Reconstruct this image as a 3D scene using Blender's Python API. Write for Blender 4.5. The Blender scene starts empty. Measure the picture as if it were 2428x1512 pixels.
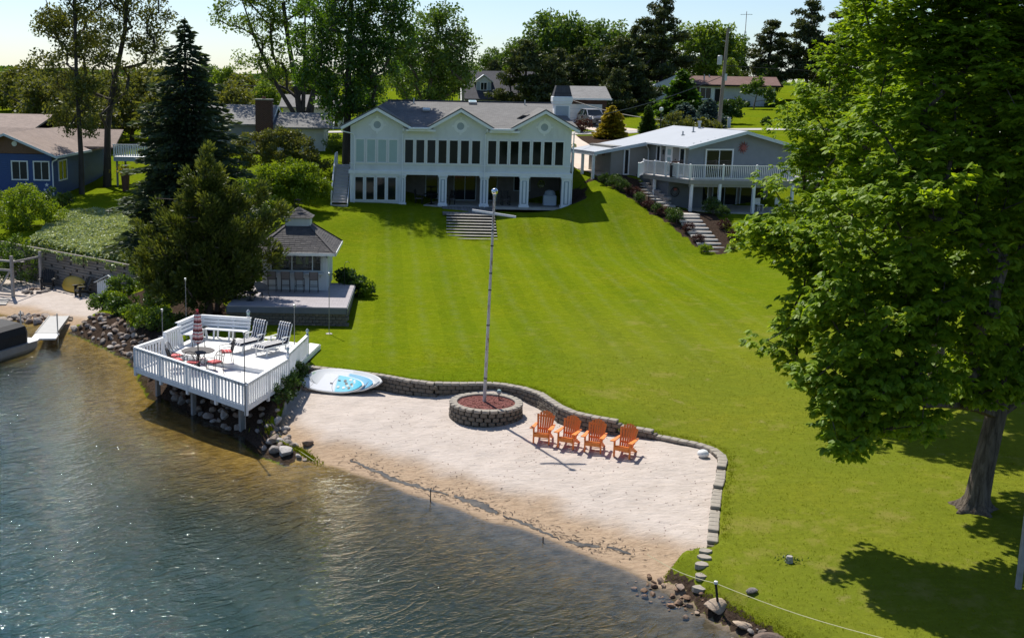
import bpy, math, random
import numpy as np
from mathutils import Vector, Matrix

# ------------------------------------------------------------------ camera, sky, sun, exposure
S = bpy.context.scene
COL = S.collection
CAM_H, FOC, PITCH, ROLL = 11.9, 2750.0, math.atan(554 / 2750), math.atan(.018)
cam = bpy.data.cameras.new('camera'); camo = bpy.data.objects.new('camera', cam); COL.objects.link(camo)
fw = Vector((0, math.cos(PITCH), -math.sin(PITCH))); r0 = Vector((1, 0, 0)); u0 = r0.cross(fw)
rt = math.cos(ROLL) * r0 + math.sin(ROLL) * u0; up = -math.sin(ROLL) * r0 + math.cos(ROLL) * u0
camo.matrix_world = Matrix(((rt.x, up.x, -fw.x, 0), (rt.y, up.y, -fw.y, 0), (rt.z, up.z, -fw.z, CAM_H), (0, 0, 0, 1)))
cam.sensor_width = 36; cam.lens = 36 * FOC / 2428; cam.shift_x = 214 / 2428
cam.clip_start = .5; cam.clip_end = 4000
S.camera = camo
SUN_EL, SUN_AZ = math.radians(54), math.radians(-23.5)        # azimuth from +Y towards +X
w = bpy.data.worlds.new('World'); S.world = w; w.use_nodes = True
nt = w.node_tree; bg = nt.nodes['Background']
sky = nt.nodes.new('ShaderNodeTexSky'); sky.sky_type = 'NISHITA'; sky.sun_disc = False
sky.sun_elevation = SUN_EL; sky.sun_rotation = SUN_AZ; sky.air_density = .85; sky.dust_density = .55; sky.ozone_density = 4.5
nt.links.new(sky.outputs[0], bg.inputs[0]); bg.inputs[1].default_value = .1
sl = bpy.data.lights.new('sun', 'SUN'); sl.energy = 4.6; sl.angle = math.radians(.53); sl.color = (1, .95, .86)
so = bpy.data.objects.new('sun', sl); COL.objects.link(so)
sd = Vector((math.sin(SUN_AZ) * math.cos(SUN_EL), math.cos(SUN_AZ) * math.cos(SUN_EL), math.sin(SUN_EL)))
so.rotation_euler = sd.to_track_quat('Z', 'Y').to_euler(); so.location = (-20, 40, 60)
S.view_settings.view_transform = 'Standard'; S.view_settings.look = 'None'
S.view_settings.exposure = 0.42; S.view_settings.gamma = 1
S.view_settings.use_curve_mapping = False
S.cycles.max_bounces = 8; S.cycles.transparent_max_bounces = 12; S.cycles.caustics_reflective = False; S.cycles.caustics_refractive = False

R = random.Random(7)
NP = np.random.default_rng(11)

# ------------------------------------------------------------------ object helpers
def tag(o, label=None, cat=None, group=None, kind=None):
    if label: o['label'] = label
    if cat: o['category'] = cat
    if group: o['group'] = group
    if kind: o['kind'] = kind
    return o

def thing(name, label, cat, loc=(0, 0, 0), rz=0, group=None):
    o = bpy.data.objects.new(name, None); COL.objects.link(o)
    o.empty_display_size = .1
    o.location = loc; o.rotation_euler = (0, 0, rz)
    return tag(o, label, cat, group)

def link(name, me, parent=None, loc=(0, 0, 0), rot=(0, 0, 0), scale=None):
    o = bpy.data.objects.new(name, me); COL.objects.link(o)
    o.location = loc; o.rotation_euler = rot
    if scale is not None: o.scale = scale if hasattr(scale, '__len__') else (scale,) * 3
    if parent: o.parent = parent
    return o

def dup(root, loc, rz=0, label=None, scale=None, group=None):
    r = root.copy(); COL.objects.link(r); r.location = loc; r.rotation_euler = (0, 0, rz)
    if label: r['label'] = label
    if group: r['group'] = group
    if scale is not None: r.scale = scale if hasattr(scale, '__len__') else (scale,) * 3
    for ch in list(root.children):
        c = ch.copy(); COL.objects.link(c); c.parent = r
        for g in list(ch.children):
            d = g.copy(); COL.objects.link(d); d.parent = c
    return r

def rotz(v, a):
    c, s = math.cos(a), math.sin(a)
    return (v[0] * c - v[1] * s, v[0] * s + v[1] * c, v[2])

class MB:
    def __init__(s): s.v = []; s.f = []
    def add(s, vs, fs):
        n = len(s.v); s.v += [tuple(p) for p in vs]; s.f += [tuple(i + n for i in f) for f in fs]; return s
    def box(s, x0, x1, y0, y1, z0, z1, rz=0, piv=None, bev=0):
        if bev:
            b = min(bev, .45 * (x1 - x0), .45 * (y1 - y0), .45 * (z1 - z0))
            vs = []
            for z, i in ((z0, b), (z0 + b, 0), (z1 - b, 0), (z1, b)):
                X0, X1, Y0, Y1 = x0 + i, x1 - i, y0 + i, y1 - i
                k = b if i == 0 else b * .6
                vs += [(X0 + k, Y0, z), (X1 - k, Y0, z), (X1, Y0 + k, z), (X1, Y1 - k, z), (X1 - k, Y1, z), (X0 + k, Y1, z), (X0, Y1 - k, z), (X0, Y0 + k, z)]
            fs = [tuple(range(7, -1, -1)), tuple(range(24, 32))]
            for l in range(3):
                for i in range(8):
                    a = l * 8 + i; c = l * 8 + (i + 1) % 8
                    fs.append((a, c, c + 8, a + 8))
        else:
            vs = [(x, y, z) for z in (z0, z1) for x, y in ((x0, y0), (x1, y0), (x1, y1), (x0, y1))]
            fs = [(3, 2, 1, 0), (4, 5, 6, 7), (0, 1, 5, 4), (1, 2, 6, 5), (2, 3, 7, 6), (3, 0, 4, 7)]
        if rz:
            px, py = piv or ((x0 + x1) / 2, (y0 + y1) / 2)
            vs = [(lambda q: (q[0] + px, q[1] + py, q[2]))(rotz((x - px, y - py, z), rz)) for x, y, z in vs]
        return s.add(vs, fs)
    def bar(s, a, b, w, h=None, upv=(0, 0, 1)):
        h = h or w; a = Vector(a); b = Vector(b); d = (b - a).normalized(); u = Vector(upv)
        if abs(d.dot(u)) > .98: u = Vector((0, 1, 0))
        sd_ = d.cross(u).normalized(); u = sd_.cross(d)
        vs = []
        for p in (a, b):
            for i, j in ((-1, -1), (1, -1), (1, 1), (-1, 1)): vs.append(p + sd_ * (i * w / 2) + u * (j * h / 2))
        return s.add(vs, [(3, 2, 1, 0), (4, 5, 6, 7), (0, 1, 5, 4), (1, 2, 6, 5), (2, 3, 7, 6), (3, 0, 4, 7)])
    def tube(s, pts, r, n=8, cap=True):
        pts = [Vector(p) for p in pts]; m = len(pts)
        rs = r if hasattr(r, '__len__') else [r] * m
        d0 = (pts[1] - pts[0]).normalized(); u = Vector((0, 0, 1)) if abs(d0.z) < .9 else Vector((1, 0, 0))
        vs = []
        for i, p in enumerate(pts):
            d = (pts[min(i + 1, m - 1)] - pts[max(i - 1, 0)]).normalized()
            a = d.cross(u)
            if a.length < 1e-4: a = d.cross(Vector((0, 1, 0)))
            a.normalize(); b = a.cross(d); u = b
            for k in range(n):
                t = 2 * math.pi * k / n; vs.append(p + a * (math.cos(t) * rs[i]) + b * (math.sin(t) * rs[i]))
        fs = []
        for i in range(m - 1):
            for k in range(n):
                k2 = (k + 1) % n; fs.append((i * n + k, i * n + k2, (i + 1) * n + k2, (i + 1) * n + k))
        if cap: fs += [tuple(range(n - 1, -1, -1)), tuple((m - 1) * n + k for k in range(n))]
        return s.add(vs, fs)
    def lathe(s, prof, c=(0, 0, 0), n=16, sx=1, sy=1):
        vs = []; m = len(prof)
        for r, z in prof:
            for k in range(n):
                t = 2 * math.pi * k / n; vs.append((c[0] + sx * r * math.cos(t), c[1] + sy * r * math.sin(t), c[2] + z))
        fs = [(i * n + k, i * n + (k + 1) % n, (i + 1) * n + (k + 1) % n, (i + 1) * n + k) for i in range(m - 1) for k in range(n)]
        fs += [tuple(range(n - 1, -1, -1)), tuple((m - 1) * n + k for k in range(n))]
        return s.add(vs, fs)
    def poly(s, pts, t):                     # planar polygon extruded by vector t
        n = len(pts); t = Vector(t)
        vs = [Vector(p) for p in pts] + [Vector(p) + t for p in pts]
        fs = [tuple(range(n - 1, -1, -1)), tuple(range(n, 2 * n))] + [(i, (i + 1) % n, n + (i + 1) % n, n + i) for i in range(n)]
        return s.add(vs, fs)
    def build(s, name, m, parent=None, loc=(0, 0, 0), rot=(0, 0, 0), smooth=False, label=None, kind=None):
        o = link(name, s.mesh(name, m, smooth), parent, loc, rot)
        if label: o['label'] = label
        if kind: o['kind'] = kind
        return o
    def mesh(s, name, m, smooth=False):
        me = bpy.data.meshes.new(name); me.from_pydata([tuple(p) for p in s.v], [], s.f)
        me.validate(); me.update(); me.materials.append(m)
        import bmesh
        b = bmesh.new(); b.from_mesh(me); bmesh.ops.recalc_face_normals(b, faces=b.faces); b.to_mesh(me); b.free()
        if smooth:
            me.polygons.foreach_set('use_smooth', [True] * len(me.polygons))
            try: me.set_sharp_from_angle(angle=math.radians(42))
            except Exception: pass
        return me

def np_mesh(name, V, F, m, smooth=False, attrs=None):
    """V (n,3), F (m,k) arrays of one polygon size"""
    me = bpy.data.meshes.new(name); V = np.asarray(V, np.float32); F = np.asarray(F, np.int32); k = F.shape[1]
    me.vertices.add(len(V)); me.vertices.foreach_set('co', V.ravel())
    me.loops.add(F.size); me.loops.foreach_set('vertex_index', F.ravel())
    me.polygons.add(len(F)); me.polygons.foreach_set('loop_start', np.arange(0, F.size, k, dtype=np.int32))
    if smooth: me.polygons.foreach_set('use_smooth', np.ones(len(F), bool))
    for an, av in (attrs or {}).items():
        a = me.attributes.new(an, 'FLOAT', 'POINT'); a.data.foreach_set('value', np.asarray(av, np.float32).ravel())
    me.update(calc_edges=True); me.validate(); me.materials.append(m)
    return me

# ------------------------------------------------------------------ material helpers
class NT:
    def __init__(s, name):
        s.m = bpy.data.materials.new(name); s.m.use_nodes = True; s.t = s.m.node_tree; s.t.nodes.clear()
        s.out = s.n('ShaderNodeOutputMaterial')
    def n(s, typ, **kw):
        o = s.t.nodes.new(typ)
        for k, v in kw.items(): setattr(o, k, v)
        return o
    def l(s, a, b): s.t.links.new(a, b)
    def val(s, sock, v):
        if hasattr(v, 'is_output') or isinstance(v, bpy.types.NodeSocket): s.l(v, sock)
        else: sock.default_value = v
    def math(s, op, a, b=0.0, clamp=False):
        o = s.n('ShaderNodeMath', operation=op, use_clamp=clamp); s.val(o.inputs[0], a); s.val(o.inputs[1], b); return o.outputs[0]
    def mix(s, f, a, b, mode='MIX'):
        o = s.n('ShaderNodeMix', data_type='RGBA', blend_type=mode); s.val(o.inputs[0], f)
        s.val(o.inputs[6], a if not isinstance(a, tuple) else (*a[:3], 1)); s.val(o.inputs[7], b if not isinstance(b, tuple) else (*b[:3], 1)); return o.outputs[2]
    def noise(s, scale, detail=4, rough=.55, vec=None, dist=0, out='Fac'):
        o = s.n('ShaderNodeTexNoise'); o.inputs['Scale'].default_value = scale; o.inputs['Detail'].default_value = detail
        o.inputs['Roughness'].default_value = rough; o.inputs['Distortion'].default_value = dist
        if vec is not None: s.l(vec, o.inputs['Vector'])
        return o.outputs[out]
    def coord(s, kind='Object', scale=None, rot=None):
        o = s.n('ShaderNodeTexCoord').outputs[kind]
        if scale or rot:
            mp = s.n('ShaderNodeMapping'); s.l(o, mp.inputs[0])
            if scale: mp.inputs['Scale'].default_value = scale
            if rot: mp.inputs['Rotation'].default_value = rot
            o = mp.outputs[0]
        return o
    def ramp(s, f, stops, interp='LINEAR'):
        o = s.n('ShaderNodeValToRGB'); s.l(f, o.inputs[0]); cr = o.color_ramp; cr.interpolation = interp
        while len(cr.elements) < len(stops): cr.elements.new(.5)
        for e, (p, c) in zip(cr.elements, stops):
            e.position = p; e.color = (*c[:3], 1) if isinstance(c, tuple) else (c, c, c, 1)
        return o.outputs[0]
    def attr(s, name): return s.n('ShaderNodeAttribute', attribute_name=name).outputs['Fac']
    def bump(s, h, strength=.5, dist=.02, nrm=None):
        o = s.n('ShaderNodeBump'); o.inputs['Strength'].default_value = strength; o.inputs['Distance'].default_value = dist
        s.l(h, o.inputs['Height'])
        if nrm is not None: s.l(nrm, o.inputs['Normal'])
        return o.outputs[0]
    def pbr(s, col, rough=.6, metal=0, spec=.5, nrm=None):
        o = s.n('ShaderNodeBsdfPrincipled'); s.val(o.inputs['Base Color'], col if not isinstance(col, tuple) else (*col[:3], 1))
        s.val(o.inputs['Roughness'], rough); s.val(o.inputs['Metallic'], metal); s.val(o.inputs['Specular IOR Level'], spec)
        if nrm is not None: s.l(nrm, o.inputs['Normal'])
        return o.outputs[0]
    def done(s, sh): s.l(sh, s.out.inputs['Surface']); return s.m

def mat(name, col, rough=.6, var=.15, scale=3, bump=0, bscale=40, metal=0, spec=.4, dirt=None, dirt_amt=.35, stretch=None):
    n = NT(name); co = n.coord('Object', scale=stretch)
    f = n.noise(scale, 5, .6, co)
    c = n.ramp(f, [(.25, tuple(x * (1 - var) for x in col)), (.75, tuple(min(1, x * (1 + var)) for x in col))])
    if dirt:
        d = n.ramp(n.noise(scale * .6, 6, .7, n.coord('Object', scale=(1, 1, .35))), [(.5, 0.0), (.78, dirt_amt)])
        c = n.mix(d, c, dirt)
    nr = n.bump(n.noise(bscale, 4, .6, co), bump, .01) if bump else None
    return n.done(n.pbr(c, rough, metal, spec, nr))

def lapmat(name, col, pitch=.11, axis='Z', rough=.55, dark=.6, var=.1, dirt=None):
    """flat painted boards: relief lines only (far away siding)"""
    n = NT(name); co = n.coord('Object'); sp = n.n('ShaderNodeSeparateXYZ'); n.l(co, sp.inputs[0])
    fr = n.math('FRACT', n.math('DIVIDE', sp.outputs[axis], pitch))
    f = n.noise(1.5, 5, .6, co)
    c = n.ramp(f, [(.25, tuple(x * (1 - var) for x in col)), (.75, tuple(min(1, x * (1 + var)) for x in col))])
    if dirt: c = n.mix(n.ramp(n.noise(.8, 6, .7, co), [(.5, 0.0), (.8, .3)]), c, dirt)
    return n.done(n.pbr(c, rough, 0, .4, n.bump(n.math('SUBTRACT', 1.0, fr), .9, .02)))

def shinglemat(name, col, sx=.3, sz=.14, var=.35, axis='xy'):
    n = NT(name); co = n.coord('Object')
    br = n.n('ShaderNodeTexBrick'); br.offset = .5
    n.l(co, br.inputs['Vector']); br.inputs['Scale'].default_value = 1
    br.inputs['Brick Width'].default_value = sx; br.inputs['Row Height'].default_value = sz; br.inputs['Mortar Size'].default_value = .012
    br.inputs['Color1'].default_value = (*[x * (1 - var) for x in col], 1); br.inputs['Color2'].default_value = (*[x * (1 + var) for x in col], 1)
    br.inputs['Mortar'].default_value = (*[x * .35 for x in col], 1)
    f = n.noise(.7, 5, .65, co)
    c = n.mix(.5, br.outputs['Color'], n.ramp(f, [(.3, tuple(x * .75 for x in col)), (.7, tuple(x * 1.25 for x in col))]))
    g = n.noise(25, 2, .5, co)
    c = n.mix(.25, c, n.ramp(g, [(.3, tuple(x * .6 for x in col)), (.7, tuple(x * 1.5 for x in col))]))
    return n.done(n.pbr(c, .85, 0, .2, n.bump(br.outputs['Fac'], .4, .01)))

def leafmat(name, a, b, trans=.45, gloss=.06, rough=.45):
    n = NT(name); t = n.attr('tint')
    c = n.mix(t, a, b)
    d = n.n('ShaderNodeBsdfDiffuse'); n.l(c, d.inputs[0])
    tr = n.n('ShaderNodeBsdfTranslucent'); c2 = n.mix(1.0, c, (1.25, 1.15, .45), 'MULTIPLY'); n.l(c2, tr.inputs[0])
    m1 = n.n('ShaderNodeMixShader'); m1.inputs[0].default_value = trans; n.l(d.outputs[0], m1.inputs[1]); n.l(tr.outputs[0], m1.inputs[2])
    g = n.n('ShaderNodeBsdfGlossy'); g.inputs['Roughness'].default_value = rough
    m2 = n.n('ShaderNodeMixShader'); m2.inputs[0].default_value = gloss; n.l(m1.outputs[0], m2.inputs[1]); n.l(g.outputs[0], m2.inputs[2])
    return n.done(m2.outputs[0])

M = {}
M['white'] = mat('white_paint', (.78, .79, .80), .5, .05, 4, .15, 30, dirt=(.55, .55, .5), dirt_amt=.3)
M['trim'] = mat('white_trim', (.84, .86, .88), .5, .05, 3)
M['stucco'] = mat('pale_grey_stucco', (.72, .745, .765), .85, .06, 1.2, .25, 60, dirt=(.36, .37, .37), dirt_amt=.4)
M['panelgrey'] = mat('grey_blue_panel', (.36, .42, .47), .6, .08, 2)
M['glass'] = mat('dark_window_glass', (.010, .015, .018), .05, .3, 1.0, spec=.3)
M['glass_green'] = mat('green_black_window_glass', (.009, .012, .009), .05, .3, 1.0, spec=.22)  # slightly greener and less glossy than the other panes
M['blind'] = mat('pale_blind_behind_glass', (.36, .49, .49), .25, .08, 1.0, spec=.5)
M['shingle'] = shinglemat('grey_asphalt_shingle', (.17, .165, .16))
M['shingle_brown'] = shinglemat('brown_asphalt_shingle', (.27, .21, .18))
M['shingle_red'] = shinglemat('red_brown_shingle', (.17, .10, .085))
M['shingle_grey2'] = shinglemat('light_grey_shingle', (.22, .215, .21))
M['shingle_dark'] = shinglemat('charcoal_shingle', (.075, .075, .085))
M['whiteroof'] = mat('pale_grey_membrane_roof', (.34, .365, .40), .6, .05, .6, .1, 30)
M['shadewall'] = mat('wall_with_painted_shade', (.17, .16, .155), .85, .2, 3, .3, 30)  # walls under cover, their shade put into the dark colour
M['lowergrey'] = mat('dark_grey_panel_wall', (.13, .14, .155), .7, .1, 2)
M['navy'] = lapmat('navy_lap_siding', (.030, .072, .21), .14)
M['brownpanel'] = lapmat('brown_board_panel', (.15, .075, .045), .2, 'X')
M['greysiding'] = mat('grey_lap_board', (.22, .24, .26), .6, .08, 2)
M['warmsiding'] = mat('warm_grey_board', (.27, .26, .235), .6, .08, 2)
M['whitesiding'] = lapmat('white_lap_siding', (.62, .63, .62), .15)
M['pavwhite'] = mat('white_clapboard', (.60, .64, .66), .55, .07, 3, dirt=(.45, .47, .45))
M['concrete'] = mat('pale_concrete', (.46, .43, .39), .85, .15, 2.5, .3, 40, dirt=(.3, .27, .22))
M['treadgrey'] = mat('grey_stair_tread', (.50, .47, .46), .8, .12, 4, .2, 40)
M['riser'] = mat('dark_timber_riser', (.022, .018, .016), .85, .3, 6, .3, 30)
M['block'] = mat('tan_block_painted_shade', (.145, .122, .096), .9, .3, 7, .7, 35, dirt=(.10, .09, .07))  # shade of the side faces is put into this darker colour
M['cap'] = mat('tan_block_painted_sun', (.31, .275, .23), .9, .2, 7, .5, 35, dirt=(.22, .2, .16))  # same stone as the wall blocks, sunlit tops put into the lighter colour
M['block2'] = mat('grey_brown_block', (.13, .115, .10), .9, .3, 6, .6, 30)
M['orange'] = mat('orange_plastic_lumber', (.80, .235, .045), .5, .07, 6, .12, 60, spec=.35)
M['pole'] = None
M['deckgrey'] = lapmat('grey_composite_deck', (.37, .335, .345), .14, 'X', dark=.7)
M['deckfascia'] = mat('grey_blue_fascia', (.12, .135, .165), .6, .1, 2)
M['white_deck'] = mat('white_deck_floor', (.74, .73, .71), .6, .08, 2.5, .2, 40, dirt=(.55, .53, .5), dirt_amt=.35)
M['post'] = mat('weathered_grey_post', (.24, .235, .23), .85, .25, 5, .5, 30, stretch=(1, 1, .15))
M['iron'] = mat('dark_wrought_iron', (.02, .02, .022), .45, .2, 8)
M['mesh'] = mat('dark_mesh_tabletop', (.045, .038, .04), .6, .3, 40)
M['stool'] = mat('taupe_sling_fabric', (.15, .135, .13), .8, .15, 20)
M['red'] = mat('red_cushion', (.55, .06, .07), .8, .2, 12)
M['metal'] = mat('galvanised_metal', (.42, .44, .46), .4, .1, 5, metal=.6)
M['chrome'] = mat('mirror_globe', (.75, .77, .8), .08, .05, 2, metal=1)
M['timber'] = mat('weathered_timber', (.20, .18, .16), .9, .3, 4, .6, 25, stretch=(.25, .25, 3))
M['timber2'] = mat('bleached_timber', (.34, .32, .30), .85, .25, 4, .4, 25)
M['black'] = mat('black_resin', (.012, .012, .013), .5, .2, 5)
M['yellow'] = mat('yellow_plastic_board', (.62, .40, .045), .4, .12, 2, dirt=(.35, .2, .03), dirt_amt=.6)
M['brick'] = None
M['mulch'] = mat('red_brown_mulch', (.17, .055, .045), .95, .45, 14, .8, 40)
M['darkmulch'] = mat('dark_bark_mulch', (.055, .04, .032), .95, .45, 14, .8, 40)
M['fabric'] = mat('black_landscape_fabric', (.022, .022, .025), .7, .35, 5, .6, 20, dirt=(.25, .2, .14), dirt_amt=.6)
M['rope'] = mat('pale_yellow_rope', (.55, .53, .32), .8, .1, 20)
M['terracotta'] = mat('brown_plant_pot', (.10, .045, .03), .7, .2, 5)
M['drive'] = mat('pale_concrete_drive', (.58, .47, .38), .85, .1, .8, .2, 20)
M['roadm'] = mat('pale_gravel_road', (.42, .40, .37), .9, .1, .8)
M['bark'] = mat('grey_brown_bark', (.115, .09, .07), .95, .35, 6, 1.0, 18, stretch=(1, 1, .2))
M['barkdark'] = mat('dark_bark', (.06, .05, .042), .95, .35, 6, 1.0, 18, stretch=(1, 1, .2))
nb_ = NT('furrowed_grey_bark'); cb_ = nb_.coord('Object', scale=(1, 1, .14)); fb_n = nb_.noise(9, 6, .7, cb_, .6)
M['barkbig'] = nb_.done(nb_.pbr(nb_.ramp(fb_n, [(.35, (.055, .043, .034)), (.62, (.19, .155, .125))]), .95, 0, .1, nb_.bump(fb_n, 1.0, .08)))
M['barkred'] = mat('cedar_bark', (.14, .105, .085), .95, .3, 6, .8, 18, stretch=(1, 1, .2))
M['utility'] = mat('weathered_utility_pole', (.23, .20, .17), .9, .2, 4, .3, 20, stretch=(1, 1, .1))
M['stonegrey'] = mat('grey_ledge_stone', (.28, .26, .25), .9, .3, 5, .6, 20)
M['white_pl'] = mat('white_plastic', (.75, .75, .73), .45, .05, 3)
n_ = NT('rusty_white_pole'); co_ = n_.coord('Object')
c_ = n_.mix(n_.ramp(n_.noise(3.2, 8, .75, n_.coord('Object', scale=(3, 3, .8))), [(.52, 0.0), (.64, 1.0)]), (.60, .57, .53), (.19, .07, .03))
M['pole'] = n_.done(n_.pbr(c_, .55, 0, .4))
def brickmat(name, c1, c2, mo):
    n = NT(name); br = n.n('ShaderNodeTexBrick'); n.l(n.coord('Object', rot=(math.pi / 2, 0, 0)), br.inputs['Vector'])
    br.inputs['Scale'].default_value = 1; br.inputs['Brick Width'].default_value = .22; br.inputs['Row Height'].default_value = .075; br.inputs['Mortar Size'].default_value = .01
    br.inputs['Color1'].default_value = (*c1, 1); br.inputs['Color2'].default_value = (*c2, 1); br.inputs['Mortar'].default_value = (*mo, 1)
    return n.done(n.pbr(br.outputs['Color'], .9, 0, .2, n.bump(br.outputs['Fac'], .5, .01)))
M['brick'] = brickmat('red_brown_brick', (.11, .042, .034), (.075, .03, .026), (.14, .12, .11))
def rockmat(name, stops):
    n = NT(name); rnd = n.n('ShaderNodeObjectInfo').outputs['Random']; co = n.coord('Object')
    c = n.ramp(rnd, stops); c = n.mix(n.ramp(n.noise(4, 6, .7, co), [(.4, 0.0), (.7, .55)]), c, (.10, .09, .08))
    return n.done(n.pbr(c, .85, 0, .25, n.bump(n.noise(9, 6, .65, co), .6, .05)))
M['rock'] = rockmat('river_rock', [(0, (.20, .18, .165)), (.2, (.36, .32, .29)), (.4, (.28, .20, .15)), (.55, (.44, .40, .37)), (.7, (.24, .16, .11)), (.85, (.40, .33, .27)), (1, (.50, .47, .45))])
# ------------------------------------------------------------------ terrain height
WALL = [(-5.6, 43.6, 1.30), (-4.8, 43.35, 1.30), (-4.21, 43.14, 1.30), (-2.71, 42.56, 1.30), (-1.48, 42.02, 1.30), (-.43, 41.33, 1.30), (.40, 41.0, 1.30), (1.52, 41.02, 1.30), (2.6, 41.12, 1.30),
        (3.1, 40.95, 1.30), (3.69, 40.55, 1.30), (4.25, 39.8, 1.30), (4.52, 38.93, 1.30), (4.78, 38.11, 1.30), (5.2, 37.38, 1.30), (5.76, 36.95, 1.30), (6.05, 36.75, 1.30),
        (6.35, 36.58, 1.15), (7.1, 36.2, 1.15), (7.4, 36.02, 1.0), (8.0, 35.68, 1.0), (8.77, 35.1, 1.0), (9.12, 34.62, 1.0), (9.24, 34.0, 1.0), (9.16, 33.45, 1.0),
        (9.0, 33.0, .9), (8.72, 32.0, .9), (8.53, 31.5, .8), (8.32, 30.8, .8), (8.12, 30.1, .7), (7.9, 29.3, .7), (7.68, 28.5, .62), (7.53, 27.95, .58)]
SHORE = [(900, -30), (200, -28), (40, -22), (16, 8), (10, 17.5), (8.04, 22.25), (7.24, 23.87), (6.35, 25.6), (5.77, 26.85), (5.22, 27.44), (3.81, 29.08), (2.98, 29.87), (1.30, 31.28), (.09, 32.42), (-1.74, 34.2), (-2.71, 34.95),
         (-3.43, 35.4), (-4.12, 35.6), (-4.89, 36.4), (-6.1, 38.3), (-8.2, 40.9), (-10.1, 43.3), (-11.49, 46.97), (-12.38, 49.19), (-14.2, 51.54), (-16.05, 53.95), (-17.73, 55.5), (-20.05, 56.9),
         (-21.64, 58.3), (-24.5, 60.2), (-28, 62.5), (-40, 66), (-80, 74), (-300, 90)]
BEACH = [(x, y) for x, y, z in WALL[2:]] + [(7.35, 27.75), (6.6, 27.55), (6.1, 26.95), (5.85, 26.4), (5.3, 26.6), (3.2, 28.9), (.1, 31.9), (-2.6, 34.4), (-3.9, 35.1), (-3.55, 35.75), (-4.25, 36.65), (-4.75, 37.3), (-5.0, 38.2), (-4.8, 40.5), (-4.35, 42.6)]
TWALL = [(-25.5, 68.6), (-22.4, 65.95), (-20.95, 64.74), (-18.9, 63.0), (-17.4, 61.8), (-15.5, 60.15)]
LBEACH = TWALL + [(-16.2, 58.9), (-16.9, 57.4), (-16.7, 56.0), (-17.3, 55.2), (-20.3, 56.4), (-22, 57.8), (-26, 60.4), (-30, 63), (-29, 68)]

def seg_dist(px, py, path):
    best = np.full(px.shape, 1e9); tz = np.zeros(px.shape)
    for a, b in zip(path[:-1], path[1:]):
        ax, ay, bx, by = a[0], a[1], b[0], b[1]; dx, dy = bx - ax, by - ay; L = dx * dx + dy * dy
        t = np.clip(((px - ax) * dx + (py - ay) * dy) / L, 0, 1)
        d = np.hypot(px - ax - t * dx, py - ay - t * dy)
        m = d < best; best = np.where(m, d, best)
        if len(a) > 2: tz = np.where(m, a[2] + t * (b[2] - a[2]), tz)
    return best, tz

def inside(px, py, poly):
    c = np.zeros(px.shape, bool); n = len(poly)
    for i in range(n):
        x1, y1 = poly[i][:2]; x2, y2 = poly[(i + 1) % n][:2]
        if y1 == y2: continue
        c ^= ((y1 > py) != (y2 > py)) & (px < (x2 - x1) * (py - y1) / (y2 - y1) + x1)
    return c

def sdist(px, py, poly):
    d, _ = seg_dist(px, py, list(poly) + [poly[0]])
    return np.where(inside(px, py, poly), d, -d)

def sstep(a, b, x):
    t = np.clip((x - a) / (b - a), 0, 1); return t * t * (3 - 2 * t)

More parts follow.
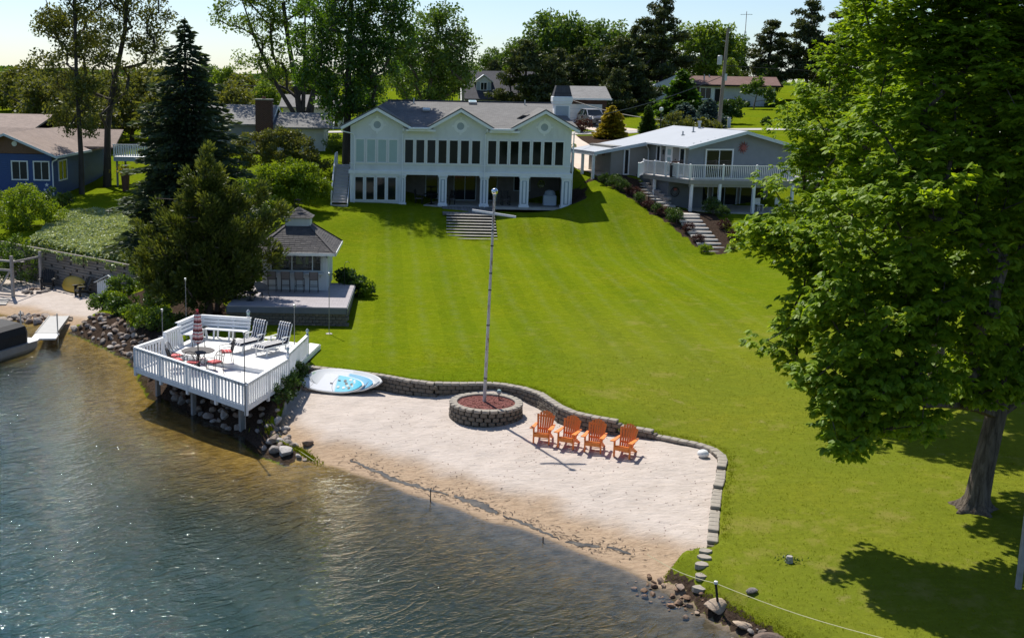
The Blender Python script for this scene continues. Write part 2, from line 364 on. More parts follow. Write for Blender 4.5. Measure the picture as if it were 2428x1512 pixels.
CP = [  # lawn and land heights in metres
    (-4, 45, 1.25), (0, 42.5, 1.28), (3, 42, 1.28), (5.2, 39.5, 1.27), (6.2, 37.4, 1.25), (7.4, 36.7, 1.08), (9.2, 35.4, 1.0), (10, 33.5, 1.0), (9.4, 31.5, .92), (9, 29.5, .82), (8.6, 28, .75), (7.2, 26.8, .62), (7.6, 25.3, .62), (8.6, 23.4, .62), (10.5, 21, .7),
    (13, 20, .85), (12.5, 24, .95), (14.7, 29, 1.2), (20, 28, 1.3), (30, 25, 1.5), (14, 36, 1.25), (22, 40, 1.5),
    (2, 50, 1.35), (2, 60, 1.48), (2, 68, 1.65), (3, 74, 1.85), (-3, 70, 1.75), (9, 70, 1.62), (10, 60, 1.5), (15, 60, 1.45), (18, 50, 1.4), (25, 60, 1.7), (35, 50, 1.9),
    (-3, 75.5, 2.15), (3, 75.7, 1.95), (8, 75.7, 2.0), (12, 76, 2.1), (18.9, 75, 1.58), (22, 75.2, 1.9), (27, 76, 2.4),
    (-4, 79, 3.2), (3, 78.8, 3.2), (9, 79.2, 3.2), (-5.5, 83, 3.32), (0, 84, 3.33), (10, 84, 3.33), (3, 90, 3.33), (10.6, 86, 3.4), (12, 81, 3.5), (12.6, 84, 4.6), (13, 87.5, 5.15), (11.4, 90, 5.3), (11.2, 95, 5.8),
    (15, 80, 2.95), (17.2, 80.5, 3.1), (19, 80.6, 3.28), (22, 81, 3.33), (26, 81, 3.33), (20, 87, 3.34), (26, 87, 3.34), (21, 78.5, 2.7), (14.6, 86, 4.75), (16.4, 84.2, 3.9), (16.6, 88.5, 5.2), (14, 92, 5.5), (14, 98, 6.1), (10, 99, 6.2), (18.5, 97, 6.5), (28, 98, 6.8), (32, 84, 4.0), (36, 90, 5.5),
    (-6.2, 80, 3.1), (-6.8, 84, 3.6), (-7.2, 87, 5.0), (-7, 91, 5.8), (-7, 96, 6.3), (0, 99, 6.3), (6, 99, 6.3), (-8.5, 78, 2.9), (-9.5, 84, 4.3), (-12, 88, 5.0), (-12, 95, 5.9), (-16, 95, 5.8), (-10, 100, 6.4),
    (12, 110, 7.0), (18, 110, 7.2), (16, 120, 7.9), (18, 128, 8.3), (26, 116, 8.0), (35, 117, 8.3), (35, 130, 9.2), (40, 147, 10.0), (30, 150, 10.0), (50, 118, 8.5), (52, 140, 9.8), (60, 170, 11.5), (20, 145, 9.4), (6, 140, 9.1), (4, 120, 7.6), (-8, 112, 7.2), (-11, 108, 7.0), (0, 170, 10.0), (30, 180, 11.5),
    (-3.4, 51, 1.12), (-8.6, 51, 1.1), (-3.4, 58, 1.35), (-7, 61, 1.6), (-4, 63, 1.6), (-11, 53.5, 1.15), (-12.5, 55.5, 1.3), (-14, 57.5, 1.5), (-9, 48.6, 1.0), (-11.2, 49.5, .9), (-13.2, 53.2, .9), (-15.3, 57.6, 1.0), (-13.7, 66, 2.5), (-10, 68, 2.1), (-7, 70, 1.95),
    (-15.2, 61, 2.25), (-16.8, 62.3, 2.3), (-18.3, 63.6, 2.35), (-20.4, 65.5, 2.4), (-22.0, 66.8, 2.4), (-24.5, 69, 2.4), (-18, 67, 2.75), (-20, 71, 3.1), (-17, 72, 2.95), (-24, 78.5, 3.3), (-27, 76, 3.1), (-31, 74, 2.6), (-28, 83, 3.38), (-34, 84, 3.4), (-26, 88, 3.45), (-25, 92, 3.55), (-27, 101, 4.2), (-21, 82, 3.4), (-20, 95, 4.3), (-15, 78, 3.2), (-35, 100, 4.2), (-40, 110, 5), (-60, 90, 3.6), (-60, 130, 6), (-30, 130, 6.5),
    (-120, 130, 4), (-150, 250, 9), (-40, 260, 11), (60, 260, 13), (150, 200, 13), (150, 100, 9), (120, 40, 4), (60, 30, 2.2), (70, 70, 4.5), (40, 0, 1.5), (0, 330, 13), (-250, 330, 10), (250, 330, 14)]
CP = np.array(CP, float)
def _phi(r2): return np.where(r2 > 1e-9, .5 * r2 * np.log(r2 + 1e-12), 0)
_n = len(CP); _K = _phi(((CP[:, None, :2] - CP[None, :, :2]) ** 2).sum(-1)) + np.eye(_n) * .6
_P = np.c_[np.ones(_n), CP[:, :2]]
_sol = np.linalg.solve(np.block([[_K, _P], [_P.T, np.zeros((3, 3))]]), np.r_[CP[:, 2], np.zeros(3)])
def tps(px, py):
    out = np.empty(px.size); X = px.ravel(); Y = py.ravel()
    for i in range(0, px.size, 20000):
        x, y = X[i:i + 20000], Y[i:i + 20000]
        out[i:i + 20000] = _phi((x[:, None] - CP[:, 0]) ** 2 + (y[:, None] - CP[:, 1]) ** 2) @ _sol[:_n] + _sol[_n] + _sol[_n + 1] * x + _sol[_n + 2] * y
    return out.reshape(px.shape)

LAND = SHORE + [(-300, 2000), (2000, 2000), (2000, -30)]
def vnoise(x, y, s, seed=0):
    x = x / s + seed * 17.3; y = y / s + seed * 9.1; xi = np.floor(x).astype(np.int64); yi = np.floor(y).astype(np.int64); fx = x - xi; fy = y - yi
    h = lambda a, b: (np.sin(a * 127.1 + b * 311.7 + seed * 74.7) * 43758.5453) % 1
    fx = fx * fx * (3 - 2 * fx); fy = fy * fy * (3 - 2 * fy)
    return (h(xi, yi) * (1 - fx) + h(xi + 1, yi) * fx) * (1 - fy) + (h(xi, yi + 1) * (1 - fx) + h(xi + 1, yi + 1) * fx) * fy

def terrain(px, py):
    px = np.asarray(px, float); py = np.asarray(py, float)
    far = np.hypot(px, py - 100)
    L = tps(np.clip(px, -240, 240), np.clip(py, -20, 320)); L = np.clip(L, .3, 16)
    ds, _ = seg_dist(px, py, SHORE); ds = np.where(inside(px, py, LAND), ds, -ds)
    ds = ds + .25 * (vnoise(px, py, .9, 3) - .5) * sstep(12, 4, far * 0 + np.abs(ds))
    L = np.minimum(L, .02 + .62 * ds)
    b = sdist(px, py, BEACH)
    prof = np.interp(ds, [-40, -14, -8, -4, -1, 0, .5, 1.2, 1.9, 3.5, 6, 9, 12], [-5, -2.2, -.85, -.42, -.12, 0, .05, .14, .34, .55, .72, .8, .88])
    prof = prof + .28 * np.exp(-((px - 2.6) ** 2 / 2.5 + (py - 41) ** 2 / .8)) + .10 * sstep(4.5, 8, px) * sstep(31, 34, py)
    rough = (.05 * (vnoise(px, py, 1.3, 1) - .5) + .035 * (vnoise(px, py, .5, 2) - .5) + .02 * (vnoise(px, py, .25, 5) - .5)) * sstep(.2, 2, ds)
    prof = prof + rough
    Z = np.where(ds > 0, L, np.interp(ds, [-40, -16, -8, -4, -1.2, 0], [-6, -4.2, -2.1, -.8, -.2, .02]))
    Z = Z + (prof - Z) * sstep(-.2, -.07, b)                       # the drop is hidden inside the block wall
    lb = sdist(px, py, LBEACH)
    lz = np.interp(ds, [-8, -3, 0, 1.5, 4, 8], [-2, -.5, 0, .14, .35, .6]) + .04 * (vnoise(px, py, .9, 4) - .5)
    Z = Z + (lz - Z) * sstep(-.95, -.45, lb)
    land = sstep(.8, 2.5, ds) * (b < -.6) * (lb < -.6)
    Z = Z + land * .05 * (vnoise(px, py, 2.6, 6) - .5)
    return Z, ds, b, lb

def axis(parts):
    out = []
    for a, b_, st in parts: out += list(np.arange(a, b_, st))
    out.append(parts[-1][1]); return np.array(out)
XS = np.r_[axis([(-900, -300, 120), (-300, -100, 25), (-100, -45, 5), (-45, -30, 1.2), (-30, -11, .3), (-11, -6, .3), (-6, 10, .13), (10, 20, .4), (20, 40, 1.0), (40, 100, 4), (100, 300, 25), (300, 900, 120)])]
YS = axis([(-1200, -300, 150), (-300, -60, 30), (-60, 10, 5), (10, 22, .8), (22, 44, .13), (44, 70, .3), (70, 95, .6), (95, 130, 1.5), (130, 200, 5), (200, 400, 25), (400, 1600, 120)])
GX, GY = np.meshgrid(XS, YS)
GZ, GDS, GB, GLB = terrain(GX, GY)
_ground_cache = {}
def gz(x, y):
    i = min(max(np.searchsorted(XS, x) - 1, 0), len(XS) - 2); j = min(max(np.searchsorted(YS, y) - 1, 0), len(YS) - 2)
    fx = (x - XS[i]) / (XS[i + 1] - XS[i]); fy = (y - YS[j]) / (YS[j + 1] - YS[j])
    return float((GZ[j, i] * (1 - fx) + GZ[j, i + 1] * fx) * (1 - fy) + (GZ[j + 1, i] * (1 - fx) + GZ[j + 1, i + 1] * fx) * fy)

# masks: where sand, wet sand, bark beds lie
def blur_n(s, k): return vnoise(GX, GY, s, k) - .5
BEDS = [[(11.9, 88.2), (13.2, 87.3), (14.2, 84.6), (15.6, 82.4), (17.0, 79.6), (18.0, 76.3), (19.2, 74.6), (20.1, 75.0), (20.3, 77), (20.8, 79.5), (20.6, 81.6), (19.2, 82.6), (18.3, 84.6), (16.9, 87), (15, 89)],
        [(9.5, 104), (18, 103), (19.5, 112), (12, 115), (9, 111)],
        [(10.55, 83.6), (11.6, 83.6), (12.0, 87), (10.6, 88)],
        [(-15.0, 57.6), (-13.6, 57.8), (-13.0, 55.6), (-14.3, 55.0)], [(-12.4, 56.2), (-10, 57), (-9.3, 54), (-9.4, 49.6), (-11, 50.6)],
            [(-13, 62), (-9.4, 61), (-9, 64), (-11, 68), (-14, 68)],
        [(-31.5, 84.9), (-26.9, 84.9), (-26.9, 84.2), (-31.5, 84.1)]]
mul = np.zeros_like(GX)
for bd in BEDS: mul = np.maximum(mul, sstep(-.25, .1, sdist(GX, GY, bd) + .35 * blur_n(.7, 8)))
mul = np.maximum(mul, sstep(1.7, 1.35, GDS + .3 * blur_n(.5, 14)) * (GDS > 0) * (GB < -.15) * (GLB < -.2) * (GX < -3.7)); mul = np.maximum(mul, sstep(.55, .4, GDS + .2 * blur_n(.3, 15)) * (GDS > 0) * (GB < -.1) * (GX > 5.5))
mul = np.maximum(mul, sstep(-.3, .1, sdist(GX, GY, [(-5.81, 37.4), (-10.76, 42.49), (-10.05, 44.3), (-9.35, 47.35), (-4.3, 46.0), (-4.7, 41.1)])))
sand = np.maximum(sstep(-.13, -.02, GB) * (GB < 0) + (GB >= 0), sstep(-.12, .1, GLB + .2 * blur_n(.8, 9)))
sand = np.where((GB < 0) & (GB > -.5) & (GX < 7.4) & (GY < 28), sstep(-.15, .12, GB + .25 * blur_n(.45, 10)), sand)
sand = np.maximum(sand, sstep(.35, .05, GDS) * ((GB > -.8) | (GLB > -.8)))
mul = np.maximum(mul, sstep(1.2, .8, GDS) * (GDS > -.4) * (GB < -.3) * (GLB < -.8) * (GX < -3.7))
rip = (GB < -.3) & (GLB < -.8) & (GX < -3.7)
sand = np.where(rip, sstep(-.1, -.75, GDS), np.where(GDS <= 0, 1.0, sand))
fines = sstep(2.3, 1.25, GDS + .5 * blur_n(1.1, 12) + .2 * blur_n(.3, 13))          # tan, damp strip by the water
golden = sstep(.5, -3.5, GX - .3 * (36 - GY) * 0) * sstep(-18, -12, GX * 0 - 12 + 0) 

g = NT('ground_cover')
co = g.coord('Object')
n1 = g.noise(.35, 4, .6, co); n2 = g.noise(2.2, 5, .65, co); n3 = g.noise(14, 4, .7, g.coord('Object', scale=(1, .55, 1))); n4 = g.noise(55, 2, .6, co)
gr = g.ramp(n1, [(.3, (.122, .184, .002)), (.5, (.160, .212, .003)), (.7, (.200, .226, .005))])
gr = g.mix(g.ramp(n2, [(.35, .6), (.65, 0.0)]), gr, (.085, .145, .003))
gr = g.mix(g.ramp(n3, [(.3, .65), (.6, 0.0)]), gr, (.045, .075, .002))
gr = g.mix(g.ramp(n4, [(.5, 0.0), (.75, .45)]), gr, (.22, .25, .02))
n5 = g.noise(5.5, 5, .75, g.coord('Object', scale=(.55, 1, 1))); gr = g.mix(g.ramp(n5, [(.34, .55), (.52, 0.0)]), gr, (.075, .105, .002)); gr = g.mix(g.ramp(n5, [(.54, 0.0), (.72, .5)]), gr, (.235, .265, .03))
gr = g.mix(g.ramp(g.noise(.16, 4, .6, co), [(.45, 0.0), (.62, .35)]), gr, (.10, .165, .006))
dryp = g.math('MULTIPLY', g.ramp(g.noise(.55, 5, .7, co), [(.56, 0.0), (.74, .7)]), g.attr('near'))
gr = g.mix(dryp, gr, (.26, .225, .07))
gr = g.mix(g.math('MULTIPLY', g.ramp(g.noise(.8, 6, .75, co), [(.6, 0.0), (.72, .55)]), g.attr('near')), gr, (.30, .24, .11))
sp = g.n('ShaderNodeSeparateXYZ'); g.l(co, sp.inputs[0])
sx = g.math('ADD', g.math('ADD', sp.outputs['X'], g.math('MULTIPLY', sp.outputs['Y'], .035)), g.math('MULTIPLY', g.noise(.05, 2, .5, co), .8))
fr = g.math('ABSOLUTE', g.math('SUBTRACT', g.math('FRACT', g.math('DIVIDE', sx, 1.55)), .5))
ln = g.math('MULTIPLY', g.ramp(fr, [(0, 1.0), (.2, 0.0)]), g.ramp(g.noise(1.3, 7, .8, co), [(.40, 0.0), (.66, .27)]))
ln = g.math('MULTIPLY', ln, g.attr('mown'))
gr = g.mix(ln, gr, (.20, .235, .10))
gr = g.mix(g.math('MULTIPLY', g.attr('near'), .26), gr, (.235, .215, .045))
st_ = g.math('GREATER_THAN', g.math('FRACT', g.math('DIVIDE', sx, 3.1)), .5)
gr = g.mix(g.math('MULTIPLY', g.math('MULTIPLY', st_, .10), g.attr('mown')), gr, (.26, .30, .01))
sdn = g.noise(1.3, 6, .65, co); sd2 = g.noise(9, 5, .7, g.coord('Object', scale=(.5, 1, 1)))
sc = g.ramp(sdn, [(.3, (.46, .40, .355)), (.7, (.56, .49, .44))])
sc = g.mix(g.ramp(sd2, [(.25, .5), (.5, 0.0)]), sc, (.36, .29, .235))
sc = g.mix(g.ramp(g.noise(34, 3, .6, g.coord('Object', scale=(.4, 1, 1))), [(.66, 0.0), (.8, .55)]), sc, (.20, .15, .11))
tan = g.ramp(sd2, [(.3, (.30, .215, .145)), (.6, (.42, .31, .215))])
tan = g.mix(g.ramp(g.noise(3.2, 7, .75, co), [(.58, 0.0), (.7, .75)]), tan, (.085, .07, .055))
sc = g.mix(g.attr('fines'), sc, tan)
bed = g.ramp(g.noise(2.4, 6, .7, co), [(.35, (.16, .105, .028)), (.65, (.36, .25, .085))])
bed2 = g.ramp(g.noise(2.4, 6, .7, co), [(.35, (.055, .05, .038)), (.65, (.14, .12, .095))])
bed = g.mix(g.attr('golden'), bed2, bed)
sc = g.mix(g.attr('under'), sc, bed)
mu = g.ramp(g.noise(12, 5, .75, co), [(.35, (.022, .016, .012)), (.65, (.085, .06, .045))])
edge = g.math('ADD', g.attr('sand'), g.math('MULTIPLY', g.math('SUBTRACT', g.noise(6, 4, .7, co), .5), .5))
cc = g.mix(g.ramp(edge, [(.42, 0.0), (.58, 1.0)]), gr, sc)
cc = g.mix(g.ramp(g.math('ADD', g.attr('mulch'), g.math('MULTIPLY', g.math('SUBTRACT', g.noise(5, 4, .7, co), .5), .6)), [(.42, 0.0), (.58, 1.0)]), cc, mu)
hg = g.math('MULTIPLY', g.noise(38, 3, .7, co), g.math('SUBTRACT', 1.0, g.attr('sand')))
hs = g.math('MULTIPLY', g.noise(4.5, 6, .7, g.coord('Object', scale=(.45, 1, 1), rot=(0, 0, .35))), g.math('MULTIPLY', g.attr('sand'), 2.2))
nr = g.bump(g.math('ADD', hg, hs), .75, .05)
M['ground'] = g.done(g.pbr(cc, .95, 0, .0, nr))

ny, nx = GX.shape
idx = np.arange(nx * ny).reshape(ny, nx)
quads = np.stack([idx[:-1, :-1], idx[:-1, 1:], idx[1:, 1:], idx[1:, :-1]], -1).reshape(-1, 4)
under = sstep(.25, -.15, GDS)
ATT = {'sand': sand, 'mulch': mul * (1 - sand), 'fines': fines, 'under': under, 'golden': sstep(-.5, -4.5, GX) * 1.0,
       'near': sstep(62, 40, GY) * sstep(3, 9, GX) + .25, 'mown': sstep(84, 78, GY) * sstep(-4.5, -3, GX) * (GX < 17) * sstep(42, 47, GY)}
V = np.stack([GX, GY, GZ], -1).reshape(-1, 3)
qc = quads.reshape(-1, 4)
zmaxq = GZ.ravel()[qc].max(1); sq = sand.ravel()[qc].mean(1); yq = GY.ravel()[qc].mean(1); dsq = GDS.ravel()[qc].mean(1)
def sub(name, mask):
    q = qc[mask]; u, inv = np.unique(q, return_inverse=True)
    me = np_mesh(name, V[u], inv.reshape(-1, 4), M['ground'], True, {k: np.asarray(a, float).ravel()[u] for k, a in ATT.items()})
    return tag(link(name, me), kind='structure')
bedm = dsq < -.05
sub('lake_bed', bedm)
sub('beach_sand', ~bedm & (sq > .5) & (yq < 56))
sub('sandy_cove', ~bedm & (sq > .5) & (yq >= 56))
sub('lawn', ~bedm & (sq <= .5))

# ------------------------------------------------------------------ water
wt = NT('lake_water'); wc = wt.coord('Object')
def wv(sx_, sy_, r, sc_, det): return wt.noise(sc_, det, .5, wt.coord('Object', scale=(sx_, sy_, 1), rot=(0, 0, r)), dist=.8)
w2 = wv(.5, 1.0, .05, 9.0, 3)
def ridge(sc_, r, sx_):
    mp = wt.n('ShaderNodeMapping', vector_type='TEXTURE'); wt.l(wc, mp.inputs[0]); mp.inputs['Rotation'].default_value = (0, 0, r); mp.inputs['Scale'].default_value = (sx_, 1, 1)
    v = wt.noise(sc_, 2, .5, mp.outputs[0], dist=.7); return wt.math('POWER', wt.math('SUBTRACT', 1.0, wt.math('ABSOLUTE', wt.math('MULTIPLY', wt.math('SUBTRACT', v, .5), 3.2)), True), 3.0)
w1 = wt.math('ADD', wt.math('MULTIPLY', ridge(1.7, .78, 2.3), .62), wt.math('ADD', wt.math('MULTIPLY', ridge(2.6, .45, 2.0), .42), wt.math('MULTIPLY', ridge(5.0, .1, 1.8), .2))); w3 = wv(.35, 1, .4, .9, 2)
h = wt.math('ADD', wt.math('ADD', wt.math('MULTIPLY', w1, .62), wt.math('MULTIPLY', w2, .24)), wt.math('MULTIPLY', w3, .35))
h = wt.math('MULTIPLY', h, wt.attr('calm'))
nb = wt.bump(h, 1.0, .068)
fz = wt.n('ShaderNodeFresnel'); fz.inputs['IOR'].default_value = 1.34; wt.l(nb, fz.inputs['Normal'])
dp = wt.attr('depth')
tr = wt.n('ShaderNodeBsdfTransparent'); wt.l(wt.ramp(dp, [(0, (.98, .97, .94)), (.10, (.84, .82, .64)), (.25, (.50, .54, .34)), (.5, (.24, .34, .24)), (1, (.08, .20, .18))]), tr.inputs[0])
df = wt.n('ShaderNodeBsdfDiffuse'); wt.l(wt.ramp(dp, [(0, (.08, .075, .04)), (.35, (.026, .042, .028)), (1, (.013, .042, .043))]), df.inputs[0])
m1 = wt.n('ShaderNodeMixShader'); wt.l(wt.ramp(dp, [(0, 0.0), (.2, .12), (.6, .7), (1, .95)]), m1.inputs[0]); wt.l(tr.outputs[0], m1.inputs[1]); wt.l(df.outputs[0], m1.inputs[2])
gl = wt.n('ShaderNodeBsdfGlossy'); gl.inputs['Color'].default_value = (.88, .93, .86, 1); gl.inputs['Roughness'].default_value = .035; wt.l(nb, gl.inputs['Normal'])
m2 = wt.n('ShaderNodeMixShader'); wt.l(wt.math('MINIMUM', wt.math('MULTIPLY', fz.outputs[0], 1.15), 1.0), m2.inputs[0]); wt.l(m1.outputs[0], m2.inputs[1]); wt.l(gl.outputs[0], m2.inputs[2])
M['water'] = wt.done(m2.outputs[0])
wx = axis([(-900, -300, 100), (-300, -60, 20), (-60, -30, 3), (-30, 12, .5), (12, 60, 6), (60, 300, 40), (300, 900, 150)]); wy = axis([(-1200, -300, 150), (-300, -60, 30), (-60, 14, 6), (14, 64, .5), (64, 100, 4)])
WX, WY = np.meshgrid(wx, wy); WZ, WD, _, _ = terrain(WX, WY)
wi = np.arange(WX.size).reshape(WX.shape); wq = np.stack([wi[:-1, :-1], wi[:-1, 1:], wi[1:, 1:], wi[1:, :-1]], -1).reshape(-1, 4)
keep = WD.ravel()[wq].min(1) < .6; wq = wq[keep]; u, inv = np.unique(wq, return_inverse=True)
wvv = np.stack([WX, WY, WX * 0], -1).reshape(-1, 3)[u]
dep = np.clip(-WZ / 3.2, 0, 1).ravel()[u]; calm = (.12 + .88 * sstep(.1, -3.5, WD)).ravel()[u]
tag(link('lake_water', np_mesh('lake_water', wvv, inv.reshape(-1, 4), M['water'], True, {'depth': dep, 'calm': calm})), kind='structure')

# ------------------------------------------------------------------ retaining wall of blocks, planter ring
def block_mesh(name, lx, ly, lz, m, seed, taper=.02):
    r = random.Random(seed); b = MB(); b.box(-lx / 2, lx / 2, -ly / 2, ly / 2, 0, lz, bev=.018)
    b.v = [(x * (1 - taper * (y > 0)) + r.uniform(-.006, .006), y + r.uniform(-.012, .012), z + r.uniform(-.004, .004)) for x, y, z in b.v]
    return b.mesh(name, m)
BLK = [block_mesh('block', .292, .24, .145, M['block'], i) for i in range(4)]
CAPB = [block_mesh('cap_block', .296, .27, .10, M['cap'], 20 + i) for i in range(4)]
def resample(path, step):
    out = []; acc = 0.0
    for a, b in zip(path[:-1], path[1:]):
        L = math.hypot(b[0] - a[0], b[1] - a[1]); t = -acc
        while True:
            t += step
            if t > L: break
            k = t / L; out.append((a[0] + k * (b[0] - a[0]), a[1] + k * (b[1] - a[1]), a[2] if abs(a[2] - b[2]) > .03 else a[2] + k * (b[2] - a[2]), math.atan2(b[1] - a[1], b[0] - a[0])))
        acc = L - (t - step)
    return out
tw = thing('retaining_wall', 'low curved retaining wall of tan blocks stepping down between lawn and sand', 'wall', (2.5, 41, .7))
ox = Vector(tw.location)
nb_ = 0
for row in range(5):
    pts = resample(WALL[1:], .30)
    for i, (x, y, tz, a) in enumerate(pts):
        nx_, ny_ = math.sin(a), -math.cos(a)                      # towards the sand
        top = tz - row * .15 + (0 if row == 0 else .05)
        zt = top - (.10 if row == 0 else .145)
        sandz = gz(x + nx_ * .35, y + ny_ * .35)
        if row > 0 and zt + .145 < sandz + .01: continue
        off = .0 if row % 2 == 0 else .15
        px, py = x + math.cos(a) * off + nx_ * .015 * row, y + math.sin(a) * off + ny_ * .015 * row
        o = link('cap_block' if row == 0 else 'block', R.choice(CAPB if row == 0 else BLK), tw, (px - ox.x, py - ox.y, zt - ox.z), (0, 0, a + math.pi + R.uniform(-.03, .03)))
        nb_ += 1
PC = (2.28, 38.8); PZ = gz(2.28, 37.3)
pl = thing('round_planter', 'round raised planter ring of tan blocks around the tall pole', 'planter', (PC[0], PC[1], PZ))
pb = [block_mesh('block', .265, .22, .145, M['block'], 50 + i, .16) for i in range(3)]; pc = [block_mesh('cap_block', .29, .27, .10, M['cap'], 60 + i, .2) for i in range(3)]
for row in range(5):
    nn = 28 if row < 4 else 27
    rr = 1.17 - row * .008
    for k in range(nn):
        a = 2 * math.pi * (k + .5 * (row % 2)) / nn
        link('block' if row < 4 else 'cap_block', R.choice(pb if row < 4 else pc), pl, (rr * math.cos(a), rr * math.sin(a), row * .148 - .12), (0, 0, a - math.pi / 2 + R.uniform(-.02, .02)))
MB().lathe([(0.0, .44), (1.08, .44), (1.04, .50), (.6, .54), (0.0, .56)], n=32).build('mulch_bed', M['mulch'], pl, smooth=True)
ch = MB()
for k in range(1500):
    a = R.uniform(0, 6.28); r = 1.04 * math.sqrt(R.random()); s = R.uniform(.02, .055)
    x, y = r * math.cos(a), r * math.sin(a); z = .545 - .06 * (r / 1.04) ** 2 + R.uniform(0, .025); t = R.uniform(0, 6.28); dz = R.uniform(-.015, .02)
    c, q = math.cos(t), math.sin(t)
    ch.add([(x - c * s, y - q * s, z), (x + q * s * .3, y - c * s * .3, z + .012), (x + c * s, y + q * s, z + dz), (x - q * s * .3, y + c * s * .3, z + .004)], [(0, 1, 2, 3)])
ch.build('bark_chips', M['mulch'], pl, kind='stuff')
# ------------------------------------------------------------------ building pieces (local frame: x right, y away from the lake, z up)
def window(par, x0, x1, z0, z1, y, n=1, fr=.07, m='white', gl='glass', name='window', depth=.06, blind=None):
    """framed opening on a wall facing -y: frame part with pane sub-parts"""
    b = MB()
    b.box(x0 - fr, x1 + fr, y - depth, y + .02, z1, z1 + fr); b.box(x0 - fr, x1 + fr, y - depth - .015, y + .02, z0 - fr, z0)
    b.box(x0 - fr, x0, y - depth, y + .02, z0 + .001, z1 - .001); b.box(x1, x1 + fr, y - depth, y + .02, z0 + .001, z1 - .001)
    wd = (x1 - x0) / n
    for i in range(1, n): b.box(x0 + i * wd - .025, x0 + i * wd + .025, y - depth + .012, y + .02, z0 + .001, z1 - .001)
    f = b.build(name, M[m], par)
    for i in range(n):
        MB().box(x0 + i * wd + .001, x0 + (i + 1) * wd - .001, y - .012, y + .015, z0 + .001, z1 - .001).build('pane', M[gl], f)
    return f

def downspout(par, pts, m='trim', r=.045):
    return MB().tube(pts, r, 6).build('downspout', M[m], par)

def slab(b, pts, t):                                       # roof sheet with thickness below
    return b.poly(pts, (0, 0, -t))

# ---- main house: pale grey, three gables
H = thing('lake_house', 'pale grey two storey lake house with three gables above a long row of windows', 'house', (0, 84, 3.3))
MB().box(-5.34, 10.5, 0, 14, 2.5, 5.60).build('wall', M['stucco'], H, label='pale grey upper storey wall')
fac = [(-5.34, 5.602), (10.5, 5.602), (10.5, 5.63), (8.53, 6.74), (6.55, 5.63), (4.5, 5.63), (2.53, 6.72), (.55, 5.63), (-1.45, 5.63), (-3.43, 6.72), (-5.34, 5.65)]
MB().poly([(x, 0, z) for x, z in fac], (0, .18, 0)).build('gable_wall', M['stucco'], H)
MB().box(-5.34, 10.5, 4.4, 14, 0, 2.3).build('porch_back_wall', M['shadewall'], H, label='porch back wall with its shade painted dark'); MB().box(10.25, 10.5, .72, 4.399, 0, 2.3).build('porch_side_wall', M['shadewall'], H); MB().box(-5.34, -1.38, .03, 4.399, 0, 2.3).build('lower_wall', M['stucco'], H)
MB().box(-1.6, 10.6, -.12, 4.4, -.12, .05).build('porch_slab', M['concrete'], H)
MB().box(-5.46, 10.62, -.10, 4.4, 2.26, 2.52).build('trim_band', M['trim'], H)
MB().box(-5.40, 10.56, -.04, -.001, 2.98, 3.02).build('sill_band', M['trim'], H)
RK = .13
def gslab(cx, hw, zp, ze, y0, y1):
    b = MB(); t = .1
    for s in (-1, 1):
        slab(b, [(cx, y0, zp), (cx + s * hw, y0, ze), (cx + s * hw, y1, ze), (cx, y1, zp)], t)
    return b
for cx, hw in ((-3.43, 2.52), (2.53, 2.38), (8.53, 2.46)):
    gslab(cx, hw, 7.08, 5.72, -.6, 6.2).build('gable_roof', M['shingle'], H)
    rb = MB()
    for s in (-1, 1):
        rb.poly([(cx, -.63, 6.97), (cx + s * (hw + .02), -.63, 5.61), (cx + s * (hw + .02), -.63, 5.42), (cx, -.63, 6.76)], (0, .05, 0))
        rb.poly([(cx, -.58, 6.80), (cx + s * (hw - .02), -.58, 5.43), (cx + s * (hw - .02), -.58, 5.39), (cx, -.58, 6.76)], (0, .58, 0))
    rb.build('rake_board', M['trim'], H)
    md = MB(); n = 28; zc = 5.76 + (.03 if cx > 5 else 0)
    for r0_, r1_, y0_, y1_ in ((.36, .48, -.05, 0), (.26, .36, -.03, 0)):
        vs = []
        for rr_, yy in ((r0_, y1_), (r0_, y0_), (r1_, y0_), (r1_, y1_)):
            vs += [(cx + rr_ * math.cos(2 * math.pi * k / n), yy, zc + rr_ * math.sin(2 * math.pi * k / n)) for k in range(n)]
        md.add(vs, [(i * n + k, i * n + (k + 1) % n, (i + 1) * n + (k + 1) % n, (i + 1) * n + k) for i in range(3) for k in range(n)])
    for k in range(4):
        a = k * math.pi / 2; dx, dz = math.cos(a), math.sin(a)
        md.poly([(cx + dx * .46 - dz * .06, -.055, zc + dz * .46 + dx * .06), (cx + dx * .62 - dz * .08, -.055, zc + dz * .62 + dx * .08), (cx + dx * .62 + dz * .08, -.055, zc + dz * .62 - dx * .08), (cx + dx * .46 + dz * .06, -.055, zc + dz * .46 - dx * .06)], (0, .054, 0))
    mo = md.build('gable_medallion', M['trim'], H)
    MB().poly([(cx + .265 * math.cos(2 * math.pi * k / 20), -.012, zc + .265 * math.sin(2 * math.pi * k / 20)) for k in range(20)], (0, .011, 0)).build('disc', M['panelgrey'], mo)
b = MB(); zl, zh = 5.66, 7.38
ys_ = .25; zs_ = zl + (ys_ + .58) * (zh - zl) / 7.58; slab(b, [(-5.7, ys_, zs_), (10.95, ys_, zs_), (9.95, 7, zh), (-2.87, 7, zh)], .1); slab(b, [(-1.45, -.58, zl), (.55, -.58, zl), (.75, ys_ + .02, zs_), (-1.65, ys_ + .02, zs_)], .1); slab(b, [(4.5, -.58, zl), (6.55, -.58, zl), (6.75, ys_ + .02, zs_), (4.3, ys_ + .02, zs_)], .1); slab(b, [(-6.0, 14.5, zl), (-2.87, 7, zh), (9.95, 7, zh), (11.05, 14.5, zl)], .1)
